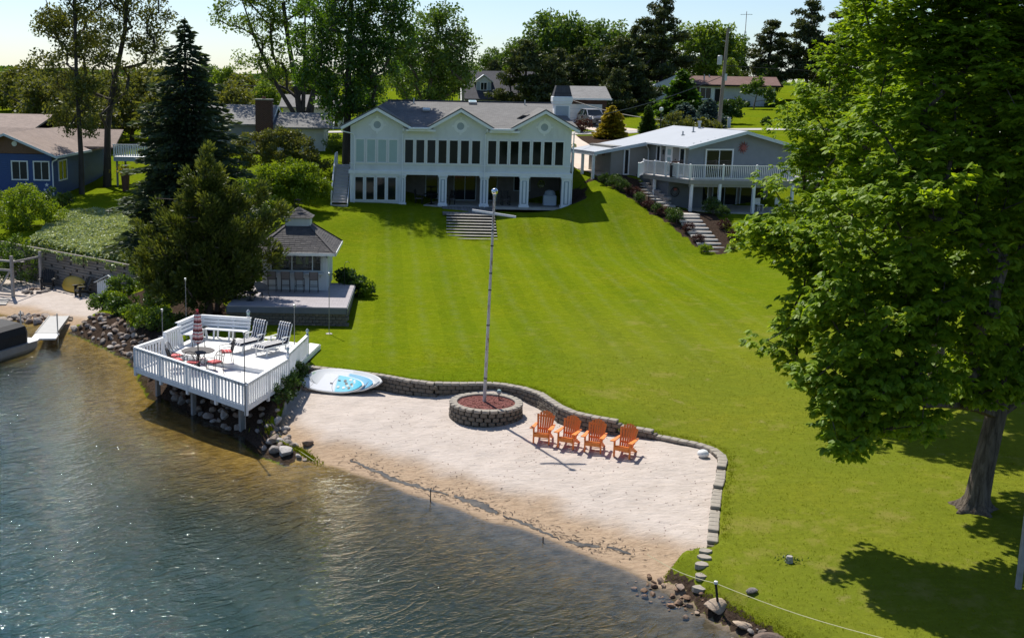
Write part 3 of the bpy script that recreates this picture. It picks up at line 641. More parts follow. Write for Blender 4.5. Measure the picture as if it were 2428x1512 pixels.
slab(b, [(-6.0, -.58, zl), (-2.87, 7, zh), (-6.0, 14.5, zl)], .1); slab(b, [(11.05, -.58, zl), (11.05, 14.5, zl), (9.95, 7, zh)], .1)
b.build('roof', M['shingle'], H)
MB().tube([(-2.95, 7, 7.41), (10.0, 7, 7.41)], .07, 6).build('roof_ridge', M['shingle_dark'], H)
for x0, x1 in ((-1.0, .15), (4.9, 6.1)): MB().box(x0 - .15, x1 + .1, -.72, -.58, 5.50, 5.66, bev=.02).build('gutter', M['trim'], H)
for x0, x1 in ((-1.35, .75), (4.6, 6.75)): MB().box(x0, x1, -.57, -.01, 5.36, 5.49).build('soffit_return', M['trim'], H)
for sx, sy, sw in ((.07, 4.0, .55), (3.6, 6.6, .6)):
    z = 5.66 + (sy + .58) * .2269
    f = MB().poly([(sx - sw / 2, sy - .35, z - .02), (sx + sw / 2, sy - .35, z - .02), (sx + sw / 2, sy + .35, z + .12), (sx - sw / 2, sy + .35, z + .12)], (0, -.02, .12)).build('skylight', M['metal'], H)
    MB().poly([(sx - sw / 2 + .05, sy - .29, z + .115), (sx + sw / 2 - .05, sy - .29, z + .115), (sx + sw / 2 - .05, sy + .29, z + .235), (sx - sw / 2 + .05, sy + .29, z + .235)], (0, -.003, .012)).build('pane', M['blind'], f)
for x, y in ((-.9, 6.3), (7.6, 6.4)):
    MB().tube([(x, y, 6.9), (x, y, 7.62)], .05, 8).tube([(x, y, 7.18), (x, y, 7.22)], .12, 8).build('vent_pipe', M['metal'], H)
MB().add([(6.7, 2.2, 6.33), (7.6, 2.2, 6.83), (7.6, 3.4, 6.83), (6.7, 3.4, 6.33)], [(0, 1, 2, 3)]).build('flat_skylight', M['glass'], H)
# window rows
for i in range(4): window(H, -4.92 + i * .793, -4.37 + i * .793, 3.12, 4.70, 0, fr=.10, gl='blind')
for i in range(7): window(H, -1.41 + i * .80, -.84 + i * .80, 3.12, 4.74, 0, fr=.10, gl='glass_green' if i > 2 else 'glass')
for i in range(7): window(H, 4.55 + i * .802, 5.12 + i * .802, 3.12, 4.76, 0, fr=.10, gl='glass_green')
for i in range(4): window(H, -4.97 + i * .787, -4.42 + i * .787, .42, 2.02, .03, fr=.10)
MB().box(-5.0, -1.8, -.03, .029, 2.13, 2.25).build('lintel_board', M['trim'], H)
# columns
for x0, x1 in ((-1.80, -1.32), (1.03, 1.66), (4.02, 4.66), (6.89, 7.58), (9.90, 10.62)):
    b = MB(); b.box(x0 + .03, x1 - .03, -.05, .5, .2, 2.05); b.box(x0 - .03, x1 + .03, -.1, .56, .0, .2, bev=.02); b.box(x0, x1, -.08, .53, 2.05, 2.14, bev=.02); b.box(x0 - .04, x1 + .04, -.11, .57, 2.14, 2.26, bev=.02)
    c = b.build('column', M['trim'], H)
    w_ = (x1 - x0)
    MB().box(x0 + w_ * .24, x1 - w_ * .24, -.062, -.051, .3, 1.97).build('panel', M['panelgrey'], c)
    MB().box(x0 + w_ * .38, x1 - w_ * .38, -.078, -.0625, .36, 1.91).build('panel_strip', M['trim'], c)
MB().box(-5.36, -5.08, -.04, .029, .15, 2.25).build('corner_board', M['trim'], H)
# doors and windows under the porch
for x0, x1, n in ((.15, 1.0, 1), (2.3, 3.9, 2), (4.85, 5.5, 1), (6.85, 8.0, 2)): window(H, x0, x1, .12 if x0 < 6 else .9, 2.0, 4.4, n, .07, 'panelgrey', name='sliding_door' if x0 < 6 else 'window')
downspout(H, [(-5.95, -.62, 5.55), (-5.93, -.6, 5.3), (-5.15, -.1, 5.12), (-5.06, -.08, 4.95), (-5.06, -.08, .12)])
downspout(H, [(-1.55, -.62, 5.55), (-1.56, -.6, 5.42), (-1.6, -.1, 5.25), (-1.6, -.08, 5.1), (-1.6, -.16, 2.4), (-1.6, -.16, .1), (-1.6, -.3, .04)])
downspout(H, [(4.42, -.62, 5.6), (4.40, -.6, 5.45), (4.33, -.1, 5.25), (4.32, -.08, 5.1), (4.32, -.16, 2.4), (4.32, -.16, .12), (4.4, -.5, .05)])
downspout(H, [(10.68, .1, 5.4), (10.66, .1, .2), (10.8, -.3, .06)])
# chimney, rising at the right end
c = MB().box(9.55, 10.72, 3.4, 4.6, 4.5, 7.35).build('chimney', M['trim'], H)
b = MB(); b.box(9.47, 10.80, 3.32, 4.68, 7.35, 7.45, bev=.02); b.box(9.40, 10.87, 3.25, 4.75, 7.55, 7.95, bev=.03); b.box(9.44, 10.83, 3.29, 4.71, 7.45, 7.55); b.build('chimney_shoulder', M['trim'], c)
MB().poly([(9.45, 3.3, 7.951), (10.82, 3.3, 7.951), (10.62, 3.5, 8.75), (9.66, 3.5, 8.75)], (0, .001, 0)).add(
    [(9.45, 3.3, 7.951), (10.82, 3.3, 7.951), (10.82, 4.7, 7.951), (9.45, 4.7, 7.951), (9.66, 3.55, 8.75), (10.62, 3.55, 8.75), (10.62, 4.45, 8.75), (9.66, 4.45, 8.75)],
    [(0, 1, 5, 4), (1, 2, 6, 5), (2, 3, 7, 6), (3, 0, 4, 7), (4, 5, 6, 7)]).build('chimney_cap', M['shingle_dark'], c)
MB().box(9.66, 10.61, 3.385, 3.399, 4.7, 7.25).build('chimney_panel', M['panelgrey'], c)

# ---- staircase up the left side of the house
ST = thing('side_staircase', 'grey wooden staircase climbing the left side of the pale grey house', 'staircase', (-6.05, 83, 3.3))
nst = 13
for i in range(nst):
    z = .12 + (i + 1) * .188; y = -.1 + i * .27
    link('tread', (MB().box(-.52, .52, 0, .30, -.05, 0, bev=.01).mesh('tread', M['treadgrey']) if i == 0 else ST.children[0].data), ST, (0, y, z))
b = MB()
for i in range(nst): b.box(-.5, .5, .268 + -.1 + i * .27 - .02, .268 - .1 + i * .27, .12 + (i + 1) * .188 + .001, .12 + (i + 2) * .188 - .051)
b.build('riser_board', M['treadgrey'], ST)
MB().box(-.55, .55, -.35, .1, -.02, .12).build('bottom_pad', M['concrete'], ST)
yt, zt = -.1 + nst * .27, .12 + (nst) * .188
MB().box(-.55, .55, yt - .001, yt + 2.2, zt - .03, zt + .04).build('landing', M['treadgrey'], ST)
for s in (-1, 1): MB().poly([(s * .56, -.25, -.15), (s * .56, .05, -.15), (s * .56, yt + .1, zt - .3), (s * .56, yt + .1, zt), (s * .56, yt - .1, zt), (s * .56, -.25, .25)], (s * .05, 0, 0)).build('stringer', M['white'], ST)
rl = MB().bar((-.56, -.15, 1.0), (-.56, yt, zt + .95), .07, .09).bar((-.56, yt, zt + .95), (-.56, yt + 2.1, zt + .95), .07, .09).build('handrail', M['white'], ST)
for i in range(6): MB().box(-.6, -.52, yt - .05 + i * .42, yt + .03 + i * .42, zt, zt + .92).build('baluster', M['white'], rl)
MB().box(-.6, -.52, -.2, -.12, 0, 1.0).build('newel_post', M['white'], ST)

# ---- paver pad and garden steps in front
MB().box(1.3, 5.0, 79.0, 83.88, 3.24, 3.345).build('paver_patio', brickmat('grey_paver', (.22, .21, .205), (.16, .155, .15), (.07, .065, .06)), None, kind='structure').data.materials[0]
GS = thing('garden_steps', 'wide flight of nine pale timber edged steps below the house patio', 'steps', (3.2, 75.75, 1.92))
for i in range(9):
    y, z = i * .37, .15 + i * .155
    wdt = 1.62 + .06 * (8 - i) / 8
    t = MB().box(-wdt - .02, wdt + .02, y, y + .40, z - .032, z, bev=.008).build('tread', M['concrete'], GS)
    MB().box(-wdt, wdt, y + .03, y + .12, z - .155, z - .032).build('riser', M['riser'], t)

# ---- neighbour house on the right, turned 18 degrees
NA = math.radians(18)
N = thing('neighbour_house', 'grey sided house with white flat pitched roof, carport and wrap around white balcony', 'house', (18.95, 84.0, 3.35), NA)
gzN = 2.35                                                   # upper floor level (local)
W, D = 8.6, 9.6
def lap(par, x0, x1, y, z0, z1, m, name='siding', pitch=.13, cut=None, side=None):
    """real overlapping boards on a wall facing -y (or -x when side is given)"""
    b = MB(); z = z0
    while z < z1 - .01:
        zt = min(z + pitch, z1)
        a, c = (x0, x1) if cut is None else cut(z, x0, x1)
        if side is None: b.poly([(a, y - .022, z), (a, y - .004, zt), (a, y + .01, zt), (a, y + .01, z)], (c - a, 0, 0))
        else: b.poly([(side - .022, a, z), (side - .004, a, zt), (side + .01, a, zt), (side + .01, a, z)], (0, c - a, 0))
        z += pitch
    return b.build(name, M[m], par, kind='stuff')
zr, ze = 5.72, 4.70                                          # ridge, left eave (local z)
slp = (zr - ze) / 4.55
MB().box(0.03, W, .03, D, gzN - .2, 4.62).build('wall', M['greysiding'], N)
MB().poly([(0.03, .03, 4.6), (W, .03, 4.6), (4.3, .03, zr - .12)], (0, .2, 0)).build('gable_wall', M['greysiding'], N)
cutg = lambda z, a, c: (a, c) if z < 4.62 else (a + (z - 4.62) / slp, c - (z - 4.62) / slp)
lap(N, 0, W, .03, gzN, 5.5, 'greysiding', cut=cutg)
lap(N, .05, 5.8, 0, gzN, 4.62, 'warmsiding', side=.03)
MB().box(-4.0 + .8, 0.02, 5.85, D, gzN - .5, 4.3).build('carport_wall', M['warmsiding'], N)
lap(N, -3.2, 0.0, 5.85, gzN - .5, 4.2, 'warmsiding')
b = MB(); zc = ze - .25 - .15 * 4.7
slab(b, [(-.35, -.65, ze - .08), (4.3, -.65, zr), (4.3, D + .3, zr), (-.35, D + .3, ze - .08)], .16)
slab(b, [(4.3, -.65, zr), (W + .4, -.65, ze - .12), (W + .4, D + .3, ze - .12), (4.3, D + .3, zr)], .16)
b.build('roof', M['whiteroof'], N)
slab(MB(), [(-.352, 5.5, ze - .08), (-.352, D + .3, ze - .08), (-4.75, D + .3, ze - .82), (-4.75, 5.5, ze - .82)], .18).build('carport_roof', M['whiteroof'], N)
rb = MB()
rb.poly([(-.37, -.68, ze - .09), (4.3, -.68, zr + .0), (W + .42, -.68, ze - .13), (W + .42, -.68, ze - .37), (4.3, -.68, zr - .24), (-.37, -.68, ze - .33)], (0, .03, 0))
rb2 = MB(); rb2.poly([(-4.77, 5.47, ze - .83), (-.36, 5.47, ze - .10), (-.36, 5.47, ze - .34), (-4.77, 5.47, ze - 1.07)], (0, .03, 0))
pbf = mat('pale_blue_fascia', (.50, .57, .62), .5, .05); rb.build('rake_board', pbf, N); rb2.build('carport_rake_board', pbf, N)
MB().box(-.50, -.36, -.66, 5.5, ze - .24, ze - .09, bev=.02).build('gutter', M['white'], N)
downspout(N, [(-.45, 5.35, ze - .2), (-.42, 5.5, ze - .35), (-.1, 5.78, ze - .6), (-.05, 5.8, ze - .9), (-.05, 5.8, gzN)], 'white', .05)
MB().box(-4.75, -4.55, 5.5, D + .2, ze - 1.12, ze - .96).build('carport_beam', M['white'], N)
for y in (5.75, 7.6, 9.4): MB().box(-4.74, -4.56, y, y + .18, gzN - .75, ze - 1.12).build('carport_post', M['white'], N)
window(N, 1.45, 3.55, gzN + .02, gzN + 1.95, -.012, 2, .11, name='sliding_door')
# side wall faces left: doors and narrow windows built on x = 0
def sidewin(y0, y1, z0, z1, nm, gl='glass'):
    b = MB(); fr = .10
    b.box(-.05, .05, y0 - fr, y1 + fr, z1, z1 + fr); b.box(-.06, .05, y0 - fr, y1 + fr, z0 - fr, z0); b.box(-.05, .05, y0 - fr, y0, z0, z1); b.box(-.05, .05, y1, y1 + fr, z0, z1)
    f = b.build(nm, M['white'], N); MB().box(-.01, .012, y0, y1, z0, z1).build('pane', M[gl], f); return f
sidewin(4.1, 4.55, gzN + .95, gzN + 2.0, 'window'); sidewin(.55, 1.15, gzN + .15, gzN + 2.0, 'window')
d_ = sidewin(2.35, 3.15, gzN + .02, gzN + 2.0, 'door', 'white_pl')
for k in range(3):
    MB().box(-.018, -.0101, 2.5, 3.0, gzN + .25 + k * .6, gzN + .68 + k * .6).build('door_pane', M['blind'], d_)
MB().box(-.14, -.05, 3.42, 3.54, gzN + 1.45, gzN + 1.8, bev=.02).build('wall_lantern', M['iron'], N)
window(N, -2.05, -1.75, gzN - .15, gzN + 1.65, 5.81, 1, .09)
for x, y in ((3.0, 4.6), (2.0, 4.4)):
    zz = zr - (4.3 - x) * slp
    MB().tube([(x, y, zz - .05), (x, y, zz + (.38 if x > 2.5 else .28))], .06, 8).tube([(x, y, zz + .0), (x, y, zz + .03)], .15, 8).build('vent_pipe', M['metal'], N)
MB().tube([(4.1, 5.6, zr - .05), (4.1, 5.6, zr + .35)], .11, 10).tube([(4.1, 5.6, zr + .35), (4.1, 5.6, zr + .5)], .17, 10).build('roof_vent', M['metal'], N)
# lower storey and patio
MB().box(-1.0, 1.9, .9, D, -.05, gzN - .2).build('lower_wall', M['lowergrey'], N); MB().box(1.9, W, 2.6, D, -.05, gzN - .2).build('patio_back_wall', M['shadewall'], N)
MB().box(-.9, W + .5, -2.6, 2.6, -.12, .03).build('patio_slab', M['concrete'], N)
window(N, 2.1, 3.3, .06, 2.0, 2.6, 2, .08, name='sliding_door'); window(N, 3.8, 5.8, .06, 2.0, 2.6, 2, .08, 'panelgrey', name='sliding_door'); window(N, 6.2, 8.2, .06, 2.0, 2.6, 2, .08, 'panelgrey', name='sliding_door')
# sun ornament
sm = MB(); cx, cz = 4.45, gzN + 2.15
for k in range(11):
    a = 2 * math.pi * k / 11; a2 = a + .35
    sm.poly([(cx + .19 * math.cos(a - .2), -.05, cz + .19 * math.sin(a - .2)), (cx + .19 * math.cos(a + .2), -.05, cz + .19 * math.sin(a + .2)), (cx + .36 * math.cos(a + .24), -.05, cz + .36 * math.sin(a + .24)), (cx + .48 * math.cos(a2), -.05, cz + .48 * math.sin(a2)), (cx + .33 * math.cos(a + .02), -.05, cz + .33 * math.sin(a + .02))], (0, .03, 0))
red = mat('faded_red_metal', (.27, .075, .07), .6, .2)
so_ = thing('sun_ornament', 'faded red metal sun ornament hung on the grey gable of the neighbour house', 'wall ornament', (18.95 - 0, 84.0, 3.35), NA)
sm.build('rays', red, so_); MB().poly([(cx + .2 * math.cos(2 * math.pi * k / 18), -.08, cz + .2 * math.sin(2 * math.pi * k / 18)) for k in range(18)], (0, .06, 0)).build('face_disc', red, so_)
# balcony (floor, posts, railing) on the house, front nearly parallel to the lake
def Lp(x, y, z=0):                                          # world -> local of N
    q = rotz((x - 18.95, y - 84.0, 0), -NA); return (q[0], q[1], z)
F0, F1, FA, FB = Lp(18.75, 82.35), Lp(28.3, 82.9), Lp(16.35, 87.2), Lp(15.55, 84.7)
dk = [F0, F1, Lp(28.0, 88.0), Lp(18.95, 86.5), FA]
MB().poly([(p[0], p[1], gzN) for p in dk], (0, 0, -.06)).build('balcony_floor', M['treadgrey'], N)
fb = MB()
for a, c in ((F0, F1), (F0, FA)): fb.bar((a[0], a[1], gzN - .2), (c[0], c[1], gzN - .2), .06, .27)
fb.build('balcony_fascia', M['warmsiding'], N)
def railing(par, a, c, z, h, nb, mtop='white', post=True, ph=None, bal=.035, name='railing', npost=2, bottom=.09):
    b = MB(); b.bar((a[0], a[1], z + h), (c[0], c[1], z + h), .09, .05); b.bar((a[0], a[1], z + bottom), (c[0], c[1], z + bottom), .045, .045)
    r = b.build(name, M[mtop], par); r_ang = math.atan2(c[1] - a[1], c[0] - a[0])
    me = MB().box(-bal / 2, bal / 2, -bal / 2, bal / 2, bottom, h - .02).mesh('baluster', M[mtop])
    for i in range(1, nb):
        t = i / nb; link('baluster', me, r, (a[0] + t * (c[0] - a[0]), a[1] + t * (c[1] - a[1]), z), (0, 0, r_ang))
    if post:
        pm = MB().box(-.055, .055, -.055, .055, 0, h + .03).lathe([(.07, h + .03), (.075, h + .06), (.03, h + .09), (0.0, h + .10)], n=8).mesh('rail_post', M[mtop])
        for i in range(npost + 1):
            t = i / npost; link('rail_post', pm, r, (a[0] + t * (c[0] - a[0]), a[1] + t * (c[1] - a[1]), z), (0, 0, r_ang))
    return r
railing(N, F0, F1, gzN, 1.0, 70, npost=4); railing(N, F0, FA, gzN, 1.0, 42, npost=4)
railing(N, FA, (FB[0], FB[1], 0), gzN - .1, 1.0, 12, npost=1)
for p in (Lp(18.95, 82.5), Lp(20.95, 82.5), Lp(23.4, 82.6), Lp(26.2, 82.8), Lp(17.0, 86.0)): MB().box(p[0] - .09, p[0] + .09, p[1] - .09, p[1] + .09, 0, gzN - .3).build('balcony_post', M['white'], N)
MB().bar((*Lp(18.75, 82.5)[:2], gzN - .42), (*Lp(28.3, 82.95)[:2], gzN - .42), .12, .2).build('balcony_beam', M['warmsiding'], N)
# stone retaining wall beside the steps, garden wall
sw = thing('stone_wall', 'stacked grey stone wall beside the upper flight of garden steps', 'wall', (16.6, 86.0, 3.6))
for row in range(8):
    for k in range(9):
        a = (16.4 + (k + .5 * (row % 2)) * .16, 87.6 - (k + .5 * (row % 2)) * .37)
        if row > 7 - k * .55 + 1: continue
        MB().box(-.2, .2, -.14, .14, 0, .19, bev=.02).build('stone', M['stonegrey'], sw, (a[0] - 16.6 + R.uniform(-.02, .02), a[1] - 86, row * .2 - .15), (0, 0, -1.17 + R.uniform(-.05, .05)))

# neighbour steps: two flights of floating concrete treads
def flight(par, x0, y0, z0, x1, y1, z1, n, wd):
    a = math.atan2(y1 - y0, x1 - x0) - math.pi / 2
    me = MB().box(-wd / 2, wd / 2, -.06, .44, -.16, 0, bev=.015).mesh('step_slab', M['concrete'])
    for i in range(n):
        t = i / (n - 1); link('step_slab', me, par, (x0 + t * (x1 - x0) - par.location.x, y0 + t * (y1 - y0) - par.location.y, z0 + t * (z1 - z0) - par.location.z), (0, 0, a * .35))
s1 = thing('garden_steps', 'upper flight of pale concrete steps running down beside the stone wall', 'steps', (17, 85, 4)); flight(s1, 17.75, 83.4, 3.5, 15.7, 88.0, 5.15, 10, 1.4)
s2 = thing('garden_steps', 'lower flight of pale concrete steps ending on the lawn between bark beds', 'steps', (18.7, 78, 2.5)); flight(s2, 19.1, 75.1, 1.62, 18.35, 80.2, 3.3, 10, 1.6)
MB().box(17.7, 19.1, 80.7, 83.3, 3.22, 3.40, rz=.15).build('landing_path', M['concrete'], None, kind='structure')

# ---- navy cottage on the left
B = thing('navy_cottage', 'navy blue cottage with white windows and a pinkish brown roof', 'house', (-27.2, 85.1, 3.35))
MB().box(-9, 0, 0, 15.3, -.2, 3.15).build('wall', M['navy'], B)
px_, pz_, ez_ = -3.15, 4.62, 3.12
MB().poly([(-6.8, .0, 3.12), (0, 0, 3.12), (px_, 0, pz_ - .1)], (0, .25, 0)).build('gable_wall', M['brownpanel'], B)
b = MB(); slab(b, [(px_, -.7, pz_), (.6, -.7, ez_ - .08), (.6, 13.5, ez_ - .08), (px_, 13.5, pz_)], .12); slab(b, [(px_, -.7, pz_), (px_, 13.5, pz_), (-7.0, 13.5, ez_ - .1), (-7.0, -.7, ez_ - .1)], .12)
slab(b, [(-9, 8, 3.3), (2.5, 8, 3.3), (2.5, 11.0, 4.55), (-9, 11.0, 4.55)], .12)
b.build('roof', M['shingle_brown'], B)
pbt = mat('pale_blue_trim', (.52, .58, .64), .5, .05)
MB().poly([(px_, -.74, pz_), (.62, -.74, ez_ - .09), (.62, -.74, ez_ - .27), (px_, -.74, pz_ - .18), (-7, -.74, ez_ - .28), (-7, -.74, ez_ - .1)], (0, .04, 0)).build('rake_board', pbt, B); MB().box(.62, .70, -.7, 8, ez_ - .24, ez_ - .06).build('gutter', pbt, B)
for x0, x1 in ((-5.3, -4.1), (-2.95, -1.75), (-1.35, -.17)): window(B, x0 + .07, x1 - .07, 1.3, 2.55, 0, 2, .09)
MB().lathe([(.19, 0), (.19, .05), (0, .06)], n=16).build('round_vent', M['white'], B, (-2.65, -.001, 3.85), (math.pi / 2, 0, 0))
fr = MB(); y0, y1, z0, z1 = 1.5, 3.4, 1.15, 2.5
fr.box(-.02, .06, y0 - .1, y1 + .1, z1, z1 + .1); fr.box(-.02, .06, y0 - .1, y1 + .1, z0 - .1, z0); fr.box(-.02, .06, y0 - .1, y0, z0, z1); fr.box(-.02, .06, y1, y1 + .1, z0, z1); fr.box(-.02, .05, (y0 + y1) / 2 - .03, (y0 + y1) / 2 + .03, z0, z1)
f = fr.build('window', M['white'], B); MB().box(-.02, .02, y0, y1, z0, z1).build('pane', M['glass'], f)
MB().tube([(.6, -.55, 2.95), (.55, -.5, 2.8), (.1, -.1, 2.6), (.06, -.06, 2.4), (.06, -.06, -.1)], .05, 6).build('downspout', M['white'], B)
st = MB()
for z, s in ((.9, .17), (.55, .13), (.3, .1)):
    p = []
    for k in range(10):
        a = math.pi / 2 + k * math.pi / 5; q = s if k % 2 == 0 else s * .42; p.append((-.5 + .08 * math.sin(z * 9) + q * math.cos(a), -.03, z + q * math.sin(a)))
    st.poly(p, (0, .028, 0))
st.build('wall_stars', M['white'], B)
B2 = thing('brown_roof_house', 'low house with pinkish brown roof behind the navy cottage', 'house', (-36, 100, 4))
b = MB(); slab(b, [(-14, -.5, 3.55), (2.6, -.5, 3.55), (2.9, 5, 4.75), (-14, 5, 4.75)], .15); slab(b, [(-14, 10, 3.4), (-14, 5, 4.75), (2.9, 5, 4.75), (2.6, 10, 3.4)], .15); b.build('roof', M['shingle_brown'], B2)
MB().box(-14, 2.2, 0, 10, 0, 3.42).build('wall', M['navy'], B2)
MB().box(-14, 2.7, -.56, -.5, 3.36, 3.56).build('gutter', M['white'], B2)
for k in range(4): MB().box(-9.6 + k * 2.3, -9.4 + k * 2.3, -.4, -.2, 0, 3.4).build('porch_post', M['white'], B2)
BL = thing('raised_balcony', 'pale raised wooden balcony on posts between the navy cottage and the spruce', 'balcony', (-23.6, 92, 3.6))
MB().box(-.9, 2.2, 0, 3, 2.2, 2.35).build('floor', M['white'], BL); MB().box(-.9, 2.2, -.05, 0, 2.0, 2.36).build('fascia', M['panelgrey'], BL)
r_ = MB().box(-.95, 2.25, -.05, .05, 3.25, 3.32).box(-.95, 2.25, -.03, .03, 2.45, 2.5).build('railing', M['white'], BL)
bm_ = MB().box(-.06, .06, -.015, .015, 2.4, 3.25).mesh('baluster', M['white'])
for k in range(17): link('baluster', bm_, r_, (-.85 + k * .185, 0, 0))
for x in (-.7, 2.0):
    for y in (.2, 2.8): MB().box(x - .07, x + .07, y - .07, y + .07, -.4, 2.2).build('post', M['post'], BL)

# ---- grey roofed house with the brick chimney (behind the shrubs)
G = thing('chimney_house', 'grey shingled house with a red brick chimney behind the green shrubs', 'house', (-12, 97, 6.0))
MB().box(-9.5, -1.3, 1.5, 11, 0, 2.55).build('wall', M['greysiding'], G)
b = MB(); slab(b, [(-9.9, 1.0, 2.45), (-.9, 1.0, 2.45), (-.9, 6.2, 3.95), (-9.9, 6.2, 3.95)], .14); slab(b, [(-9.9, 11.5, 2.4), (-9.9, 6.2, 3.95), (-.9, 6.2, 3.95), (-.9, 11.5, 2.4)], .14); b.build('roof', M['shingle_grey2'], G)
MB().poly([(-.92, 1.0, 2.31), (-.92, 6.2, 3.95), (-.92, 11.5, 2.3), (-.92, 11.4, 2.1), (-.92, 6.2, 3.7), (-.92, 1.1, 2.12)], (.05, 0, 0)).build('rake_board', M['trim'], G)
MB().poly([(-1.3, 1.5, 2.3), (-1.3, 6.2, 3.75), (-1.3, 11, 2.3)], (.1, 0, 0)).build('gable_wall', M['navy'], G)
c = MB().box(-2.05, -.72, .2, 1.2, 0, 4.45).build('chimney', M['brick'], G); MB().box(-2.12, -.65, .13, 1.27, 4.45, 4.55).build('chimney_cap', M['concrete'], c); MB().tube([(-1.4, .7, 4.5), (-1.4, .7, 4.75)], .16, 10).build('flue', M['terracotta'], c)
# garage wing with pale wall
MB().box(-.3, 3.55, .6, 5.5, 0, 2.45).build('garage_wall', M['whitesiding'], G)
MB().poly([(3.55, .6, 2.4), (3.55, 5.5, 2.4), (3.55, 3.0, 3.3)], (.06, 0, 0)).build('garage_gable', M['whitesiding'], G)
b = MB(); slab(b, [(-.4, -.2, 2.3), (4.35, -.2, 2.3), (4.35, 3.0, 3.42), (-.4, 3.0, 3.42)], .13); slab(b, [(-.4, 6.1, 2.3), (-.4, 3, 3.42), (4.35, 3, 3.42), (4.35, 6.1, 2.3)], .13); b.build('garage_roof', M['shingle_grey2'], G)
MB().poly([(4.36, -.22, 2.3), (4.36, 3, 3.43), (4.36, 6.1, 2.3), (4.36, 6.0, 2.1), (4.36, 3, 3.2), (4.36, -.1, 2.1)], (.05, 0, 0)).build('rake_board', M['trim'], G)
downspout(G, [(4.2, -.1, 2.2), (3.75, .5, 1.9), (3.66, .55, 1.7), (3.66, .55, 0)])

# ---- brick garage with the white door, car drive
Q = thing('brick_garage', 'low dark brick garage with a wide white door behind the parked car', 'garage', (17, 126, 8.25))
MB().box(-2.2, 2.35, 0, 8, -.2, 2.6).build('wall', M['brick'], Q)
b = MB(); slab(b, [(-2.5, -.6, 2.55), (2.75, -.6, 2.55), (2.75, 4, 3.85), (-2.5, 4, 3.85)], .13); slab(b, [(-2.5, 8.6, 2.5), (-2.5, 4, 3.85), (2.75, 4, 3.85), (2.75, 8.6, 2.5)], .13); b.build('roof', M['shingle_grey2'], Q)
MB().box(-2.5, 2.8, -.68, -.6, 2.4, 2.58).build('gutter', M['trim'], Q)
d = MB().box(-1.75, 1.85, -.06, -.001, 0, 1.95).build('garage_door', mat('white_garage_door', (.68, .70, .72), .5, .04), Q)
for k in range(1, 4): MB().box(-1.75, 1.85, -.066, -.0605, k * .49 - .012, k * .49 + .012).build('door_groove', M['panelgrey'], d)
dpath = [(14.6, 116.8), (20.6, 115.6), (24, 112), (19.8, 112.6), (16.2, 118.8), (15.0, 121.5), (14.2, 126), (19.3, 126), (19.4, 120.8), (20.4, 118)]
def ribbon(name, left, right, m, lift=.03, sub_=10):
    v = []; f = []
    for i, (a, c) in enumerate(zip(left, right)):
        for k in range(5):
            t = k / 4; x, y = a[0] + t * (c[0] - a[0]), a[1] + t * (c[1] - a[1]); v.append((x, y, gz(x, y) + lift))
        if i:
            for k in range(4): q = (i - 1) * 5 + k; f.append((q, q + 1, q + 6, q + 5))
    return tag(MB().add(v, f).build(name, M[m], None), kind='structure')
def dens(p, st=1.5):
    o = []
    for a, c in zip(p[:-1], p[1:]):
        n = max(1, int(math.hypot(c[0] - a[0], c[1] - a[1]) / st))
        o += [(a[0] + (c[0] - a[0]) * i / n, a[1] + (c[1] - a[1]) * i / n) for i in range(n)]
    return o + [p[-1]]
def even(p, n):
    p = dens(p, .3); return [p[int(i * (len(p) - 1) / n)] for i in range(n + 1)]
ribbon('driveway', even([(13.0, 126), (14.5, 122), (17.3, 116.5), (19.5, 114.2)], 22), even([(19.0, 126), (19.6, 121), (21.5, 117.5), (24.0, 115.6)], 22), 'drive')
ribbon('road', even([(-60, 111), (8, 114.4), (30, 114.6), (60, 113.6), (110, 112)], 90), even([(-60, 114.5), (8, 116.7), (30, 116.6), (60, 116.2), (110, 116)], 90), 'roadm', .05)
ribbon('carport_drive', even([(13.1, 88.4), (12.2, 92), (11.4, 97), (10.4, 106), (11, 114)], 40), even([(18.3, 89.4), (17.6, 93), (16.4, 98), (14.8, 106), (14.6, 114)], 40), 'drive', .06)

# ---- long ranch house, red brown roof
K = thing('ranch_house', 'long low white ranch house with a red brown roof on the rise', 'house', (34, 147, 9.95))
MB().box(-5.8, 9.4, 0, 8, -.3, 2.6).build('wall', M['whitesiding'], K)
b = MB(); slab(b, [(-1.4, -.7, 2.62), (9.9, -.7, 2.62), (10.6, 4, 3.72), (-1.6, 4, 3.72)], .14); slab(b, [(-1.6, 8.6, 2.6), (-1.6, 4, 3.72), (10.6, 4, 3.72), (13, 8.6, 2.6)], .14); b.build('roof', M['shingle_red'], K)
MB().box(-1.4, 9.9, -.76, -.7, 2.44, 2.64).build('fascia', M['riser'], K)
MB().box(-6.0, -2.2, -1.0, 0, .4, 2.4).poly([(-6.0, -1.0, 2.4), (-2.2, -1.0, 2.4), (-2.2, -1.0, 3.0), (-3.2, -1.0, 3.7)], (0, 1, 0)).build('white_gable', M['whitesiding'], K)
MB().box(-5.9, -2.3, -.95, 0, -.6, .4).build('brick_base', M['brick'], K)
MB().box(-.4, 3.0, -.05, -.001, -.3, .7).build('brick_band', M['brick'], K)
window(K, .1, 1.4, .95, 2.2, -.05, 2, .1); MB().box(1.95, 2.6, -.06, -.001, 0, 2.1).build('door', M['riser'], K)
MB().box(-.35, -.02, -.06, -.051, .8, 2.3).build('shutter', M['brick'], K); MB().box(1.52, 1.85, -.06, -.051, .8, 2.3).build('shutter', M['white'], K)
for x, y in ((.9, 1.8), (1.9, 3.4)): MB().tube([(x, y, 3.0), (x, y, 3.9)], .09, 8).build('vent_pipe', M['metal'], K)
